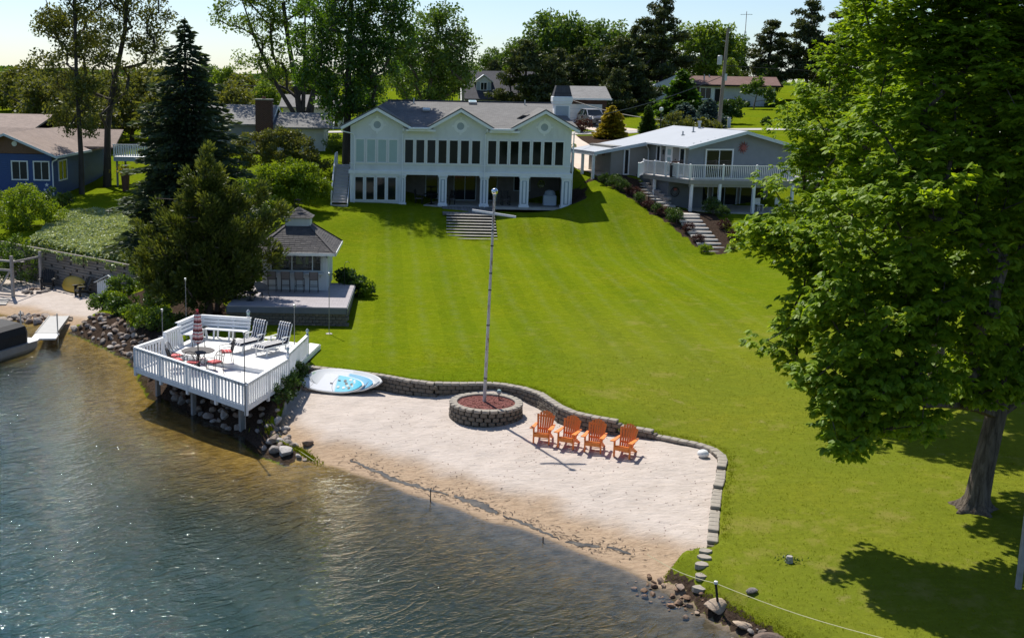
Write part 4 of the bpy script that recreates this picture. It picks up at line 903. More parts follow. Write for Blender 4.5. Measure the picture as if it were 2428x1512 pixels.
# ---- dormer house
DH = thing('dormer_house', 'white house with a steep dark roof and a white gabled dormer', 'house', (7, 141, 9.0))
MB().box(-2.3, 6, 0, 10, -1, 1.65).build('wall', M['whitesiding'], DH)
b = MB(); slab(b, [(-2.7, -.5, 1.4), (6.4, -.5, 1.4), (6.4, 5, 4.75), (-2.7, 5, 4.75)], .15); slab(b, [(-2.7, 10.5, 1.4), (-2.7, 5, 4.75), (6.4, 5, 4.75), (6.4, 10.5, 1.4)], .15); b.build('roof', M['shingle_dark'], DH)
MB().poly([(-2.72, -.55, 1.2), (-2.72, 5, 4.77), (-2.72, 10.5, 1.2), (-2.72, 10.5, .9), (-2.72, 5, 4.4), (-2.72, -.55, .9)], (-.12, 0, 0)).build('rake_board', M['white'], DH)
MB().poly([(-2.3, 0, 1.6), (-2.3, 5, 4.5), (-2.3, 10, 1.6)], (.1, 0, 0)).build('gable_wall', M['whitesiding'], DH)
dm = MB().box(-.95, .85, 1.2, 4, 2.2, 3.45).poly([(-.95, 1.2, 3.451), (.85, 1.2, 3.451), (-.05, 1.2, 4.1)], (0, 2, 0)).build('dormer', M['whitesiding'], DH)
b = MB(); slab(b, [(-.05, .9, 4.28), (1.1, .9, 3.42), (1.1, 4.5, 3.42), (-.05, 4.5, 4.28)], .1); slab(b, [(-.05, .9, 4.28), (-.05, 4.5, 4.28), (-1.2, 4.5, 3.42), (-1.2, .9, 3.42)], .1); b.build('dormer_roof', M['white'], dm)
window(DH, -.4, .3, 2.45, 3.3, 1.2, 2, .08); MB().box(-.85, -.52, 1.14, 1.199, 2.4, 3.35).build('shutter', M['panelgrey'], DH); MB().box(.42, .75, 1.14, 1.199, 2.4, 3.35).build('shutter', M['panelgrey'], DH)
for k in range(3): window(DH, -1.8 + k * 1.5, -.8 + k * 1.5, .5, 1.2, 0, 1, .08)
WH = thing('white_gable_house', 'pale house end half hidden behind the dark trees beside the ranch house', 'house', (-10.5, 120, 7.3))
MB().box(-4, 2, 0, 6, -.2, 2.3).build('wall', M['whitesiding'], WH); b = MB(); slab(b, [(-4.4, -.4, 2.2), (2.4, -.4, 2.2), (2.4, 3, 3.4), (-4.4, 3, 3.4)], .13); slab(b, [(-4.4, 6.4, 2.2), (-4.4, 3, 3.4), (2.4, 3, 3.4), (2.4, 6.4, 2.2)], .13); b.build('roof', M['shingle_grey2'], WH)
WH['label'] = 'pale low house glimpsed beyond the dark tree trunks behind the garage wing'
# ------------------------------------------------------------------ white deck over the shore
WD_ = thing('waterfront_deck', 'white painted deck on posts over the rocky shore with a white railing', 'deck', (-7, 42, 1.3))
def rel(p, z=None, o=WD_): return (p[0] - o.location.x, p[1] - o.location.y, (p[2] if z is None else z) - o.location.z)
dF, dFL, dLs, dMid, dTip, dBL = (-5.81, 37.4), (-10.76, 42.49), (-10.05, 44.3), (-4.85, 41.1), (-4.13, 46.2), (-9.35, 47.35)
def planks(par, poly, z, dirv, wd, m, name, t=.04, gap=.008):
    """boards laid in direction dirv, clipped to a convex polygon"""
    d = Vector((dirv[0], dirv[1])).normalized(); nrm = Vector((-d.y, d.x)); P = [Vector(p[:2]) for p in poly]
    lo = min(p.dot(nrm) for p in P); hi = max(p.dot(nrm) for p in P); k = lo
    while k < hi - .02:
        mid = k + wd / 2; xs = []
        for a, c in zip(P, P[1:] + P[:1]):
            sa, sc = a.dot(nrm) - mid, c.dot(nrm) - mid
            if (sa > 0) != (sc > 0): t_ = sa / (sa - sc); xs.append((a + (c - a) * t_).dot(d))
        if len(xs) >= 2 and max(xs) - min(xs) > .05:
            b = MB(); q = [d * s + nrm * n for s, n in ((min(xs), k), (max(xs), k), (max(xs), k + wd - gap), (min(xs), k + wd - gap))]
            b.poly([(v.x - par.location.x, v.y - par.location.y, z - par.location.z + R.uniform(-.002, .002)) for v in q], (0, 0, -t)); b.build(name, M[m], par)
        k += wd
planks(WD_, [dF, dMid, dLs, dFL], 1.30, (-.697, .717), .142, 'white_deck', 'plank')
planks(WD_, [dMid, dTip, dBL, dLs], 1.48, (.86, -.51), .142, 'white_deck', 'plank')
def skirt(name, a, c, z, h, t=.05): return MB().bar(rel((*a, z - h / 2)), rel((*c, z - h / 2)), t, h).build(name, M['white'], WD_)
for a, c, z in ((dF, dFL, 1.262), (dFL, dLs, 1.262), (dF, dMid, 1.262), (dLs, dMid, 1.45), (dMid, dTip, 1.44), (dTip, dBL, 1.44), (dLs, dBL, 1.44)): skirt('rim_board', a, c, z, .17)
def drail(a, c, z, n, npost, h=.76):
    b = MB(); b.bar(rel((*a, z + h)), rel((*c, z + h)), .13, .045); b.bar(rel((*a, z + h - .07)), rel((*c, z + h - .07)), .04, .09)
    r = b.build('railing', M['white'], WD_); an = math.atan2(c[1] - a[1], c[0] - a[0])
    me = MB().box(-.042, .042, -.02, .02, -.14, h - .03).mesh('baluster', M['white']); pm = MB().box(-.06, .06, -.05, .05, -.34, h - .02, bev=.01).mesh('rail_post', M['white'])
    for i in range(n + 1):
        t = i / n; p = rel((a[0] + t * (c[0] - a[0]), a[1] + t * (c[1] - a[1]), z))
        if i % max(1, n // npost) == 0: link('rail_post', pm, r, p, (0, 0, an))
        else: link('baluster', me, r, p, (0, 0, an))
drail(dF, dFL, 1.30, 36, 4); drail(dFL, dLs, 1.30, 10, 1); drail(dF, dMid, 1.30, 20, 2); drail(dMid, (-4.46, 44.3), 1.48, 16, 1); drail(dLs, (-9.72, 45.6), 1.48, 7, 1)
for x, y in ((-8.24, 40.7), (-6.17, 38.62), (-10.1, 43.18), (-5.1, 42.2), (-7.6, 43.8)):
    z = gz(x, y) - .3; MB().box(-.075, .075, -.075, .075, z - 1.3, -.17).build('support_post', M['post'], WD_, (x + 7, y - 42, 0), (0, 0, .7))
# corner bench
BN = thing('corner_bench', 'white L shaped wooden bench in the back corner of the white deck', 'bench', (-9.0, 46.7, 1.48))
def bench(a, c, inward, legs):
    a = Vector((*a, 0)); c = Vector((*c, 0)); n = Vector((*inward, 0)).normalized(); o = Vector(BN.location); o.z = 0
    for k in range(3): MB().bar(a - o + n * (.10 + k * .15) + Vector((0, 0, .43)), c - o + n * (.10 + k * .15) + Vector((0, 0, .43)), .142, .04).build('seat_board', M['white'], BN)
    for k in range(3): MB().bar(a - o + n * (.02 - k * .05) + Vector((0, 0, .54 + k * .135)), c - o + n * (.02 - k * .05) + Vector((0, 0, .54 + k * .135)), .035, .12).build('back_board', M['white'], BN)
    MB().bar(a - o - n * .12 + Vector((0, 0, .89)), c - o - n * .12 + Vector((0, 0, .89)), .15, .035).build('back_cap', M['white'], BN)
    for i in range(legs):
        p = a + (c - a) * ((i + .15) / (legs - .7)) - o
        MB().bar(p + n * .46, p + n * .38 + Vector((0, 0, .41)), .05, .10, upv=n).bar(p + n * .02, p - n * .12 + Vector((0, 0, .86)), .05, .09, upv=n).build('leg', M['white'], BN)
bench((-9.72, 45.55), (-9.28, 47.2), (.97, -.2), 2); bench((-9.2, 47.18), (-7.05, 46.72), (-.2, -.97), 4)
# round table with closed umbrella
T = thing('patio_table', 'round dark mesh patio table on the lower part of the white deck', 'table', (-8.35, 42.3, 1.302))
MB().lathe([(.60, .70), (.62, .715), (.60, .73), (.0, .735)], n=28).build('tabletop', M['mesh'], T)
MB().lathe([(.05, .02), (.05, .69)], n=8).build('pedestal', M['iron'], T)
for k in range(4):
    a = k * 1.57 + .4; MB().tube([(.38 * math.cos(a), .38 * math.sin(a), .02), (.3 * math.cos(a), .3 * math.sin(a), .05), (.06 * math.cos(a), .06 * math.sin(a), .25), (.3 * math.cos(a), .3 * math.sin(a), .66)], .015, 6).build('leg', M['iron'], T)
U = thing('umbrella', 'closed red and white striped umbrella standing in the round patio table', 'umbrella', (-8.35, 42.3, 1.9))
MB().tube([(0, 0, -.55), (0, 0, 1.62)], .02, 8).build('pole', M['iron'], U)
us = NT('striped_canvas'); sp_ = us.n('ShaderNodeSeparateXYZ'); us.l(us.coord('Object'), sp_.inputs[0])
fz_ = us.math('FRACT', us.math('MULTIPLY', us.math('ADD', sp_.outputs['Z'], us.math('MULTIPLY', us.noise(7, 2), .05)), 3.1))
M['stripes'] = us.done(us.pbr(us.ramp(fz_, [(0, (.62, .30, .29)), (.18, (.70, .62, .60)), (.36, (.55, .16, .17)), (.55, (.72, .66, .64)), (.74, (.16, .02, .025))], 'CONSTANT'), .85))
b = MB(); n = 16; rows = [(.07, .40), (.175, .46), (.17, .6), (.16, .8), (.13, 1.05), (.115, 1.3), (.10, 1.48), (.035, 1.6)]
vs = [((r * (1 + (.22 if k % 2 else -.18) * (r > .06)) * math.cos(6.283 * k / n)), r * (1 + (.22 if k % 2 else -.18) * (r > .06)) * math.sin(6.283 * k / n), z + (.03 if k % 2 else 0) * (i < 2)) for i, (r, z) in enumerate(rows) for k in range(n)]
b.add(vs, [(i * n + k, i * n + (k + 1) % n, (i + 1) * n + (k + 1) % n, (i + 1) * n + k) for i in range(len(rows) - 1) for k in range(n)])
b.build('canopy', M['stripes'], U); MB().lathe([(.0, 1.58), (.045, 1.6), (.05, 1.66), (0, 1.72)], n=8).build('finial', M['red'], U)
# iron chairs with red cushions
cu = NT('red_stripe_cushion'); spc = cu.n('ShaderNodeSeparateXYZ'); cu.l(cu.coord('Object'), spc.inputs[0])
M['cushion'] = cu.done(cu.pbr(cu.ramp(cu.math('FRACT', cu.math('MULTIPLY', spc.outputs['Y'], 7.5)), [(0, (.52, .05, .06)), (.45, (.66, .42, .40)), (.6, (.58, .10, .10))], 'CONSTANT'), .85))
def iron_chair():
    t = thing('iron_chair', 'x', 'chair', (0, 0, 0), 0, 'iron chairs round the patio table')
    for s in (-1, 1):
        MB().tube([(s * .22, -.22, 0), (s * .21, -.2, .42)], .012, 5).build('leg', M['iron'], t); MB().tube([(s * .22, .24, 0), (s * .21, .2, .42)], .012, 5).build('leg', M['iron'], t)
        MB().tube([(s * .24, -.2, .42), (s * .26, -.21, .62), (s * .26, .02, .66), (s * .23, .24, .66)], .012, 5).build('armrest', M['iron'], t)
    b = MB().tube([(-.22, .2, .42), (-.23, .29, .75), (-.15, .33, .9), (0, .34, .94), (.15, .33, .9), (.23, .29, .75), (.22, .2, .42)], .014, 5)
    for k in range(7): b.tube([(-.15 + k * .05, .21, .44), (-.15 + k * .05, .32, .88 + .03 * (1 - abs(k - 3) / 3))], .006, 4)
    b.build('back_frame', M['iron'], t)
    MB().tube([(-.22, -.22, .42), (.22, -.22, .42), (.22, .2, .42), (-.22, .2, .42), (-.22, -.22, .42)], .012, 5).build('seat_frame', M['iron'], t)
    MB().box(-.21, .21, -.21, .19, .425, .485, bev=.025).build('cushion', M['cushion'], t); return t
ic = iron_chair()
lab = ['iron chair with red cushion nearest the front railing of the white deck', 'iron chair with red cushion left of the patio table beside the railing', 'empty dark iron chair at the back left of the patio table', 'iron chair behind the patio table facing the water', 'iron chair with red cushion at the back right of the patio table', 'iron chair with red cushion drawn out at the front right of the patio table']
for k, (a, r) in enumerate(((-95, .75), (-150, .85), (165, .95), (100, .95), (20, 1.05), (-40, .95))):
    x, y = -8.35 + r * math.cos(math.radians(a)), 42.3 + r * math.sin(math.radians(a)); rz = math.radians(a) - math.pi / 2
    zf = 1.30 if (y - 44.3) < -.615 * (x + 10.05) else 1.48
    if k == 0: ic.location = (x, y, zf); ic.rotation_euler.z = rz; ic['label'] = lab[0]
    else: dup(ic, (x, y, zf), rz, lab[k])
# loungers
sc_ = NT('striped_cushion'); spx = sc_.n('ShaderNodeSeparateXYZ'); sc_.l(sc_.coord('Object'), spx.inputs[0])
M['bwstripe'] = sc_.done(sc_.pbr(sc_.ramp(sc_.math('FRACT', sc_.math('ADD', sc_.math('MULTIPLY', spx.outputs['X'], 8.2), .25)), [(0, (.70, .69, .68)), (.5, (.015, .016, .03))], 'CONSTANT'), .85))
def lounger():
    t = thing('chaise_lounge', 'x', 'lounge chair', (0, 0, 0), 0, 'striped loungers on the white deck')
    prof = [(-.98, .37), (-.93, .45), (.22, .44), (.30, .48), (.52, 1.12), (.58, 1.14), (.63, 1.08), (.42, .42), (.28, .33), (-.92, .34), (-.98, .34)]
    b = MB().poly([(-.28, y, z) for y, z in prof], (.56, 0, 0)); b.build('cushion', M['bwstripe'], t)
    pf = MB()
    for k in range(3): pf.tube([(-.27, .355 + k * .068, .62 + k * .2), (.27, .355 + k * .068, .62 + k * .2)], .035, 6)
    for k in range(4): pf.tube([(-.27, -.6 + k * .25, .415), (.27, -.6 + k * .25, .415)], .022, 6)
    pf.build('cushion_roll', M['bwstripe'], t)
    f = MB()
    for s in (-1, 1): f.bar((s * .29, -.93, .33), (s * .29, .42, .33), .045, .05); f.bar((s * .29, .38, .34), (s * .29, .62, 1.08), .04, .04); f.bar((s * .31, .0, .60), (s * .31, .5, .62), .06, .03); f.bar((s * .31, .05, .35), (s * .31, .05, .6), .035, .035)
    f.build('frame', M['white_pl'], t)
    for s in (-1, 1):
        MB().bar((s * .27, -.85, 0), (s * .29, -.78, .33), .05, .05).build('leg', M['white_pl'], t); MB().bar((s * .27, .25, .1), (s * .29, .25, .33), .05, .05).build('leg', M['white_pl'], t)
        w_ = [(.13 * math.cos(6.283 * k / 16), .13 * math.sin(6.283 * k / 16)) for k in range(17)]
        MB().tube([(s * .33, .45 + p, .135 + q) for p, q in w_], .015, 5, cap=False).tube([(s * .33, .33, .135), (s * .33, .57, .135)], .008, 4).tube([(s * .33, .45, .01), (s * .33, .45, .26)], .008, 4).build('wheel', M['white_pl'], t)
    return t
lo = lounger(); lo.location = (-6.75, 44.95, 1.48); lo.rotation_euler.z = -.58; lo['label'] = 'striped chaise lounge nearer the white bench'
dup(lo, (-5.72, 44.55, 1.48), -.62, 'striped chaise lounge nearer the right railing of the deck')
t = thing('side_table', 'small round white side table between the two striped loungers', 'side table', (-6.05, 45.35, 1.48))
MB().lathe([(.24, .40), (.25, .42), (0, .425)], n=16).build('tabletop', M['white_pl'], t)
for k in range(3): a = k * 2.09; MB().tube([(.2 * math.cos(a), .2 * math.sin(a), 0), (.15 * math.cos(a), .15 * math.sin(a), .4)], .018, 5).build('leg', M['white_pl'], t)
# torches
def torch(x, y, z0, z1, label, base=False):
    t = thing('garden_torch', label, 'torch', (x, y, z0), 0, 'tall slim torches'); hh = z1 - z0
    MB().tube([(0, 0, -.1), (0, 0, hh - .12)], .018, 6).build('pole', M['post'], t)
    MB().lathe([(.02, hh - .13), (.045, hh - .08), (.05, hh - .01), (.02, hh)], n=8).build('lamp_head', M['metal'], t)
    if base: MB().lathe([(.13, -.02), (.15, .02), (.05, .05), (0, .05)], n=12).build('base_stone', M['concrete'], t)
torch(-10.35, 45.3, .9, 3.0, 'slim torch outside the left railing of the white deck'); torch(-9.95, 48.0, .9, 3.8, 'slim torch behind the left end of the white bench, before the cedar')
torch(-5.84, 37.33, .62, 3.85, 'dark slim torch at the front corner of the white deck'); torch(-5.15, 45.95, 1.48, 3.15, 'slim torch rising from the right back edge of the white deck'); torch(-4.05, 49.7, gz(-4.05, 49.7), 3.87, 'slim torch alone on the lawn with a pale base stone', True)
def lantern(x, y, z, label, s=1.0):
    t = thing('lantern', label, 'lantern', (x, y, z), 0, 'small lanterns on posts'); t.scale = (s, s, s)
    MB().lathe([(.05, 0), (.06, .02), (.025, .05), (.025, .07)], n=8).build('base', M['metal'], t); MB().lathe([(.05, .07), (.055, .16)], n=6).build('glass_case', M['blind'], t); MB().lathe([(.075, .16), (.04, .21), (.012, .23), (0, .27)], n=8).build('lid', M['metal'], t)
lantern(-4.46, 44.3, 2.27, 'small lantern on the far right post of the deck railing'); lantern(-4.85, 41.1, 2.27, 'small lantern on the post where the right railing steps down'); lantern(-7.15, 46.85, 2.42, 'small lantern at the right end of the white bench back', 1.3)
MB().lathe([(.1, 0), (.1, .5), (.06, .55), (0, .56)], n=10).build('x', M['timber'], thing('wooden_stump', 'short pale wooden stump post behind the white bench', 'stump', (-8.0, 48.2, .95)))
bpy.data.objects['x'].name = 'stump_top'

# ------------------------------------------------------------------ pavilion and its grey deck
PD = thing('grey_deck', 'grey composite deck on a block base in front of the small bar pavilion', 'deck', (-6.1, 54.7, 1.1))
planks(PD, [(-8.8, 51.4), (-3.4, 51.4), (-3.4, 58.0), (-8.8, 58.0)], 2.0, (1, 0), .15, 'deckgrey', 'plank')
MB().box(-2.72, 2.72, -3.34, -3.30, .60, .86).box(2.70, 2.74, -3.34, 3.3, .60, .86).box(-2.74, -2.70, -3.34, 3.3, .6, .86).build('fascia', M['deckfascia'], PD)
bm = [block_mesh('block', .296, .22, .145, M['block2'], 80 + i) for i in range(3)]
for row in range(6):
    for k in range(18): link('block', R.choice(bm), PD, (-2.6 + .3 * (k + .5 * (row % 2)), -3.12, .45 - row * .148), (0, 0, R.uniform(-.02, .02)))
    for k in range(21): link('block', R.choice(bm), PD, (2.55, -2.85 + .3 * (k + .5 * (row % 2)), .45 - row * .148), (0, 0, math.pi / 2 + R.uniform(-.02, .02)))
PV = thing('bar_pavilion', 'small white clapboard bar pavilion with a shingled hip roof and cupola', 'pavilion', (-6.2, 55.8, 2.0))
x0, x1, yb = -1.55, 1.53, 3.4
b = MB(); b.box(x0, x1, 0, yb, 0, .92); b.box(x0, x1, .02, yb, 1.72, 1.95); b.box(x0, x0 + .3, .0, yb, .92, 1.72); b.box(x1 - .22, x1, 0, yb, .92, 1.72); b.box(x0, x1, yb - .1, yb, .92, 1.72)
b.build('wall', M['pavwhite'], PV)
lap(PV, x0, x1, 0, 0, .92, 'pavwhite', pitch=.115); lap(PV, x0, x0 + .3, 0, .92, 1.95, 'pavwhite', pitch=.115); lap(PV, x1 - .22, x1, 0, .92, 1.95, 'pavwhite', pitch=.115)
bs = MB()
z = 0
while z < 1.93:
    bs.poly([(x1 + .022, 0, z), (x1 + .004, 0, z + .115), (x1 - .01, 0, z + .115), (x1 - .01, 0, z)], (0, yb, 0)); z += .115
bs.build('siding', M['pavwhite'], PV, kind='stuff')
for x in (x0, x1): MB().box(x - .05, x + .05, -.04, .05, 0, 1.95).build('corner_board', M['pavwhite'], PV)
# serving window: clear sheets with curtains behind
wf = MB()
for a, c in ((-1.2, -1.15), (-.18, -.13), (.82, .87), (1.24, 1.29)): wf.box(a, c, -.06, .03, .95, 1.72)
wf.box(-1.2, 1.29, -.07, .03, .90, .97); wf.box(-1.2, 1.29, -.07, .03, 1.70, 1.77); wf_ = wf.build('window_frame', M['pavwhite'], PV)
gn = NT('clear_sheet'); fz2 = gn.n('ShaderNodeFresnel'); fz2.inputs[0].default_value = 1.25
t1 = gn.n('ShaderNodeBsdfTransparent'); t1.inputs[0].default_value = (.8, .82, .82, 1); g1 = gn.n('ShaderNodeBsdfGlossy'); g1.inputs['Roughness'].default_value = .12
gn.l(gn.bump(gn.noise(4, 3), .6, .1), g1.inputs['Normal'])
mx = gn.n('ShaderNodeMixShader'); gn.l(gn.math('ADD', fz2.outputs[0], .02), mx.inputs[0]); gn.l(t1.outputs[0], mx.inputs[1]); gn.l(g1.outputs[0], mx.inputs[2]); M['clear'] = gn.done(mx.outputs[0])
for a, c in ((-1.15, -.18), (-.13, .82), (.87, 1.24)): MB().box(a, c, -.005, .003, .972, 1.698).build('clear_pane', M['clear'], wf_)
cur = MB()
def drape(cx, top, wid, s):
    vs = []; n = 9
    for i in range(7):
        t = i / 6
        for k in range(n):
            u = k / (n - 1) - .5; x = cx + u * wid * (1 - .75 * math.sin(t * math.pi * .8)) + s * .18 * t; vs.append((x, .25 + .05 * math.sin(k * 2.2), top - t * .62 - .15 * abs(u) * math.sin(t * 3.1)))
    cur.add(vs, [(i * n + k, i * n + k + 1, (i + 1) * n + k + 1, (i + 1) * n + k) for i in range(6) for k in range(n - 1)])
for cx, s in ((-.9, 1), (-.25, -1), (.3, 1), (1.0, -1)): drape(cx, 1.70, .5, s)
MB().box(x0 + .02, x1 - .02, yb - .16, yb - .11, .9, 1.9).box(x0 + .01, x0 + .04, .1, yb - .1, .9, 1.9).box(x1 - .04, x1 - .01, .1, yb - .1, .9, 1.9).build('shade_lining', M['shadewall'], PV)  # added dark sheets standing in for the shade inside the pavilion
cur.build('curtains', mat('pale_taupe_curtain', (.34, .31, .30), .9, .1), PV, label='tied back pale curtains behind the clear sheets')
MB().box(.0, .6, .4, .42, 1.2, 1.68).build('lime_panel', mat('lime_green_cloth', (.34, .42, .12), .8, .3, 6), PV)
MB().box(-1.45, 1.45, .5, 2.4, .5, .97).build('bar_counter', M['black'], PV)
MB().box(-1.3, 1.42, -.32, -.08, .82, .88, bev=.01).build('counter_shelf', M['pavwhite'], PV)
for x in (-1.15, -.5, .05, .62, 1.2): MB().poly([(x, -.3, .82), (x, -.06, .82), (x, -.06, .62)], (.05, 0, 0)).build('shelf_bracket', M['pavwhite'], PV)
# hip roof with shingle courses
rx0, rx1, ry0, ry1, rz0 = -2.0, 1.98, -.62, 4.05, 1.90
ax0, ax1, ay0, ay1, rz1 = -.62, .62, 1.15, 2.3, 2.98
b = MB(); b.add([(rx0, ry0, rz0), (rx1, ry0, rz0), (rx1, ry1, rz0), (rx0, ry1, rz0), (ax0, ay0, rz1), (ax1, ay0, rz1), (ax1, ay1, rz1), (ax0, ay1, rz1)], [(0, 1, 5, 4), (1, 2, 6, 5), (2, 3, 7, 6), (3, 0, 4, 7), (3, 2, 1, 0), (4, 5, 6, 7)])
b.build('roof', M['shingle_dark'], PV)
def courses(par, A, B_, C_, D_, n, name='shingles', m='shtab'):
    """shingle courses between eave A-B and top D-C, each tab its own little slab"""
    b = MB(); A, B_, C_, D_ = map(Vector, (A, B_, C_, D_)); nrm = (B_ - A).cross(D_ - A).normalized()
    for i in range(n):
        t0, t1 = i / n, min(1, (i + 1.12) / n)
        l0, r0_, l1, r1_ = A.lerp(D_, t0), B_.lerp(C_, t0), A.lerp(D_, t1), B_.lerp(C_, t1); Ln = (r0_ - l0).length; k = max(1, round(Ln / .27)); off = .5 * (i % 2)
        us_ = [0] + [min(1, max(0, (j + off) / k)) for j in range(0 if off else 1, k + 1)] + [1]
        us_ = sorted(set(us_))
        for u, v in zip(us_[:-1], us_[1:]):
            if v - u < .01: continue
            g_ = .006 / max(Ln, .1); h_ = R.uniform(.018, .032)
            b.add([l0.lerp(r0_, u + g_) + nrm * h_, l0.lerp(r0_, v - g_) + nrm * h_, l1.lerp(r1_, v - g_) + nrm * .008, l1.lerp(r1_, u + g_) + nrm * .008, l0.lerp(r0_, u + g_), l0.lerp(r0_, v - g_)], [(0, 1, 2, 3), (4, 5, 1, 0)])
    return b.build(name, M[m], par, kind='stuff')
sh = NT('weathered_shingle_tab'); rp = sh.n('ShaderNodeNewGeometry').outputs['Random Per Island']
M['shtab'] = sh.done(sh.pbr(sh.mix(.4, sh.ramp(rp, [(0, (.07, .068, .072)), (1, (.135, .125, .12))]), sh.ramp(sh.noise(1.5, 5), [(.3, (.06, .06, .065)), (.7, (.15, .14, .135))])), .9, 0, .2))
c_ = [(rx0, ry0, rz0), (rx1, ry0, rz0), (rx1, ry1, rz0), (rx0, ry1, rz0)]; t_ = [(ax0, ay0, rz1), (ax1, ay0, rz1), (ax1, ay1, rz1), (ax0, ay1, rz1)]
for i in range(4): courses(PV, c_[i], c_[(i + 1) % 4], t_[(i + 1) % 4], t_[i], 14)
for i in range(4): MB().bar(Vector(c_[i]) + Vector((0, 0, .03)), Vector(t_[i]) + Vector((0, 0, .03)), .16, .02).build('hip_cap', M['shtab'], PV)
MB().box(rx0 - .03, rx1 + .03, ry0 - .05, ry0 - .001, rz0 - .13, rz0 + .01).box(rx1 + .001, rx1 + .05, ry0 - .05, ry1, rz0 - .13, rz0 + .01).box(rx0 - .05, rx0 - .001, ry0 - .05, ry1, rz0 - .13, rz0 + .01).build('eave_board', M['white'], PV)
cp = MB().box(-.60, .60, 1.17, 2.28, 2.8, 3.40).build('cupola', M['pavwhite'], PV)
lap(cp, -.6, .6, 1.17, 2.95, 3.38, 'pavwhite', pitch=.11)
cc_ = [(-.72, 1.05, 3.38), (.72, 1.05, 3.38), (.72, 2.4, 3.38), (-.72, 2.4, 3.38)]; ap = (0, 1.72, 3.86)
cr = MB().add(cc_ + [ap], [(0, 1, 4), (1, 2, 4), (2, 3, 4), (3, 0, 4), (3, 2, 1, 0)]).build('cupola_roof', M['shingle_dark'], PV)
for i in range(4): courses(cr, cc_[i], cc_[(i + 1) % 4], Vector(ap) + Vector((.01, 0, 0)), Vector(ap) - Vector((.01, 0, 0)), 6)
wv = MB().tube([(0, 1.72, 3.8), (0, 1.72, 4.25)], .012, 5).bar((-.2, 1.72, 4.05), (.2, 1.72, 4.05), .02, .012).poly([(-.22, 1.71, 4.2), (.05, 1.71, 4.17), (.2, 1.71, 4.3), (.08, 1.71, 4.24), (-.1, 1.71, 4.27)], (0, .02, 0)).build('weather_vane', M['iron'], PV)
sl_ = MB(); lp = []
for k in range(25): sl_l = k / 24; lp.append((-1.5 + 3.1 * sl_l, ry0 - .07, 1.77 - .07 * abs(math.sin(sl_l * math.pi * 4))))
sl_.tube(lp, .008, 4)
for k in range(0, 25, 3): sl_.lathe([(.0, -.1), (.03, -.07), (.02, 0)], lp[k], 6)
sl_.build('string_lights', M['iron'], PV)
# bar stools
def stool():
    t = thing('bar_stool', 'x', 'bar stool', (0, 0, 0), 0, 'bar stools at the pavilion counter')
    for sx in (-1, 1):
        for sy in (-1, 1): MB().tube([(sx * .21, sy * .2, 0), (sx * .19, sy * .18, .62)], .016, 5).build('leg', M['iron'], t)
        MB().tube([(sx * .2, -.2, .62), (sx * .2, -.24, 1.02)], .016, 5).build('back_post', M['iron'], t)
    MB().tube([(-.2, -.2, .3), (.2, -.2, .3), (.2, .2, .3), (-.2, .2, .3), (-.2, -.2, .3)], .012, 5).build('footrest', M['iron'], t)
    MB().box(-.21, .21, -.2, .2, .61, .65, bev=.01).build('seat', M['stool'], t); MB().poly([(-.19, -.20, .66), (.19, -.20, .66), (.19, -.245, 1.02), (-.19, -.245, 1.02)], (0, .015, 0)).build('backrest', M['stool'], t); return t
bs_ = stool(); sl2 = ['bar stool at the left end of the pavilion counter', 'bar stool second from the left at the pavilion counter', 'bar stool second from the right at the pavilion counter', 'bar stool at the right end of the pavilion counter']
for k, x in enumerate((-7.25, -6.6, -5.92, -5.24)):
    if k == 0: bs_.location = (x, 55.2, 2.0); bs_['label'] = sl2[0]
    else: dup(bs_, (x, 55.2, 2.0), R.uniform(-.08, .08), sl2[k])
def bucket():
    t = thing('bucket_chair', 'x', 'chair', (0, 0, 0), 0, 'woven chairs on the grey deck')
    vs = []; n = 9
    for i in range(5):
        for k in range(n):
            a = math.pi * (1.0 * k / (n - 1)); zz = .42 + i * .1 * (.45 + .55 * math.sin(a)); r = .26 + .03 * i; vs.append((r * math.cos(a), -.05 + r * math.sin(a), zz))
    MB().add(vs, [(i * n + k, i * n + k + 1, (i + 1) * n + k + 1, (i + 1) * n + k) for i in range(4) for k in range(n - 1)]).build('backrest', M['stool'], t)
    MB().box(-.25, .25, -.3, .2, .38, .43, bev=.02).build('seat', M['stool'], t)
    for sx in (-1, 1):
        for sy in (-1, 1): MB().tube([(sx * .28, sy * .27 - .03, 0), (sx * .2, sy * .18 - .03, .39)], .015, 5).build('leg', M['iron'], t)
    return t
bc = bucket(); bc.location = (-7.45, 53.0, 2.0); bc.rotation_euler.z = .9; bc['label'] = 'woven chair nearer the sunlit part of the grey deck'; dup(bc, (-8.35, 53.7, 2.0), -1.2, 'woven chair at the shaded left edge of the grey deck')
t = thing('low_table', 'low round dark table between the two woven chairs', 'table', (-7.95, 52.75, 2.0)); MB().lathe([(.28, .36), (.29, .38), (0, .385)], n=18).build('tabletop', M['mesh'], t); MB().lathe([(.2, 0), (.04, .03), (.04, .36)], n=10).build('pedestal', M['iron'], t)
hk = thing('shepherd_hook', 'thin black shepherd hook standing in the plants right of the pavilion', 'garden hook', (-3.9, 57.2, 1.3)); MB().tube([(0, 0, 0), (0, 0, 1.75), (.05, 0, 1.88), (.18, 0, 1.92), (.28, 0, 1.84)], .012, 5).build('hook_rod', M['iron'], hk)

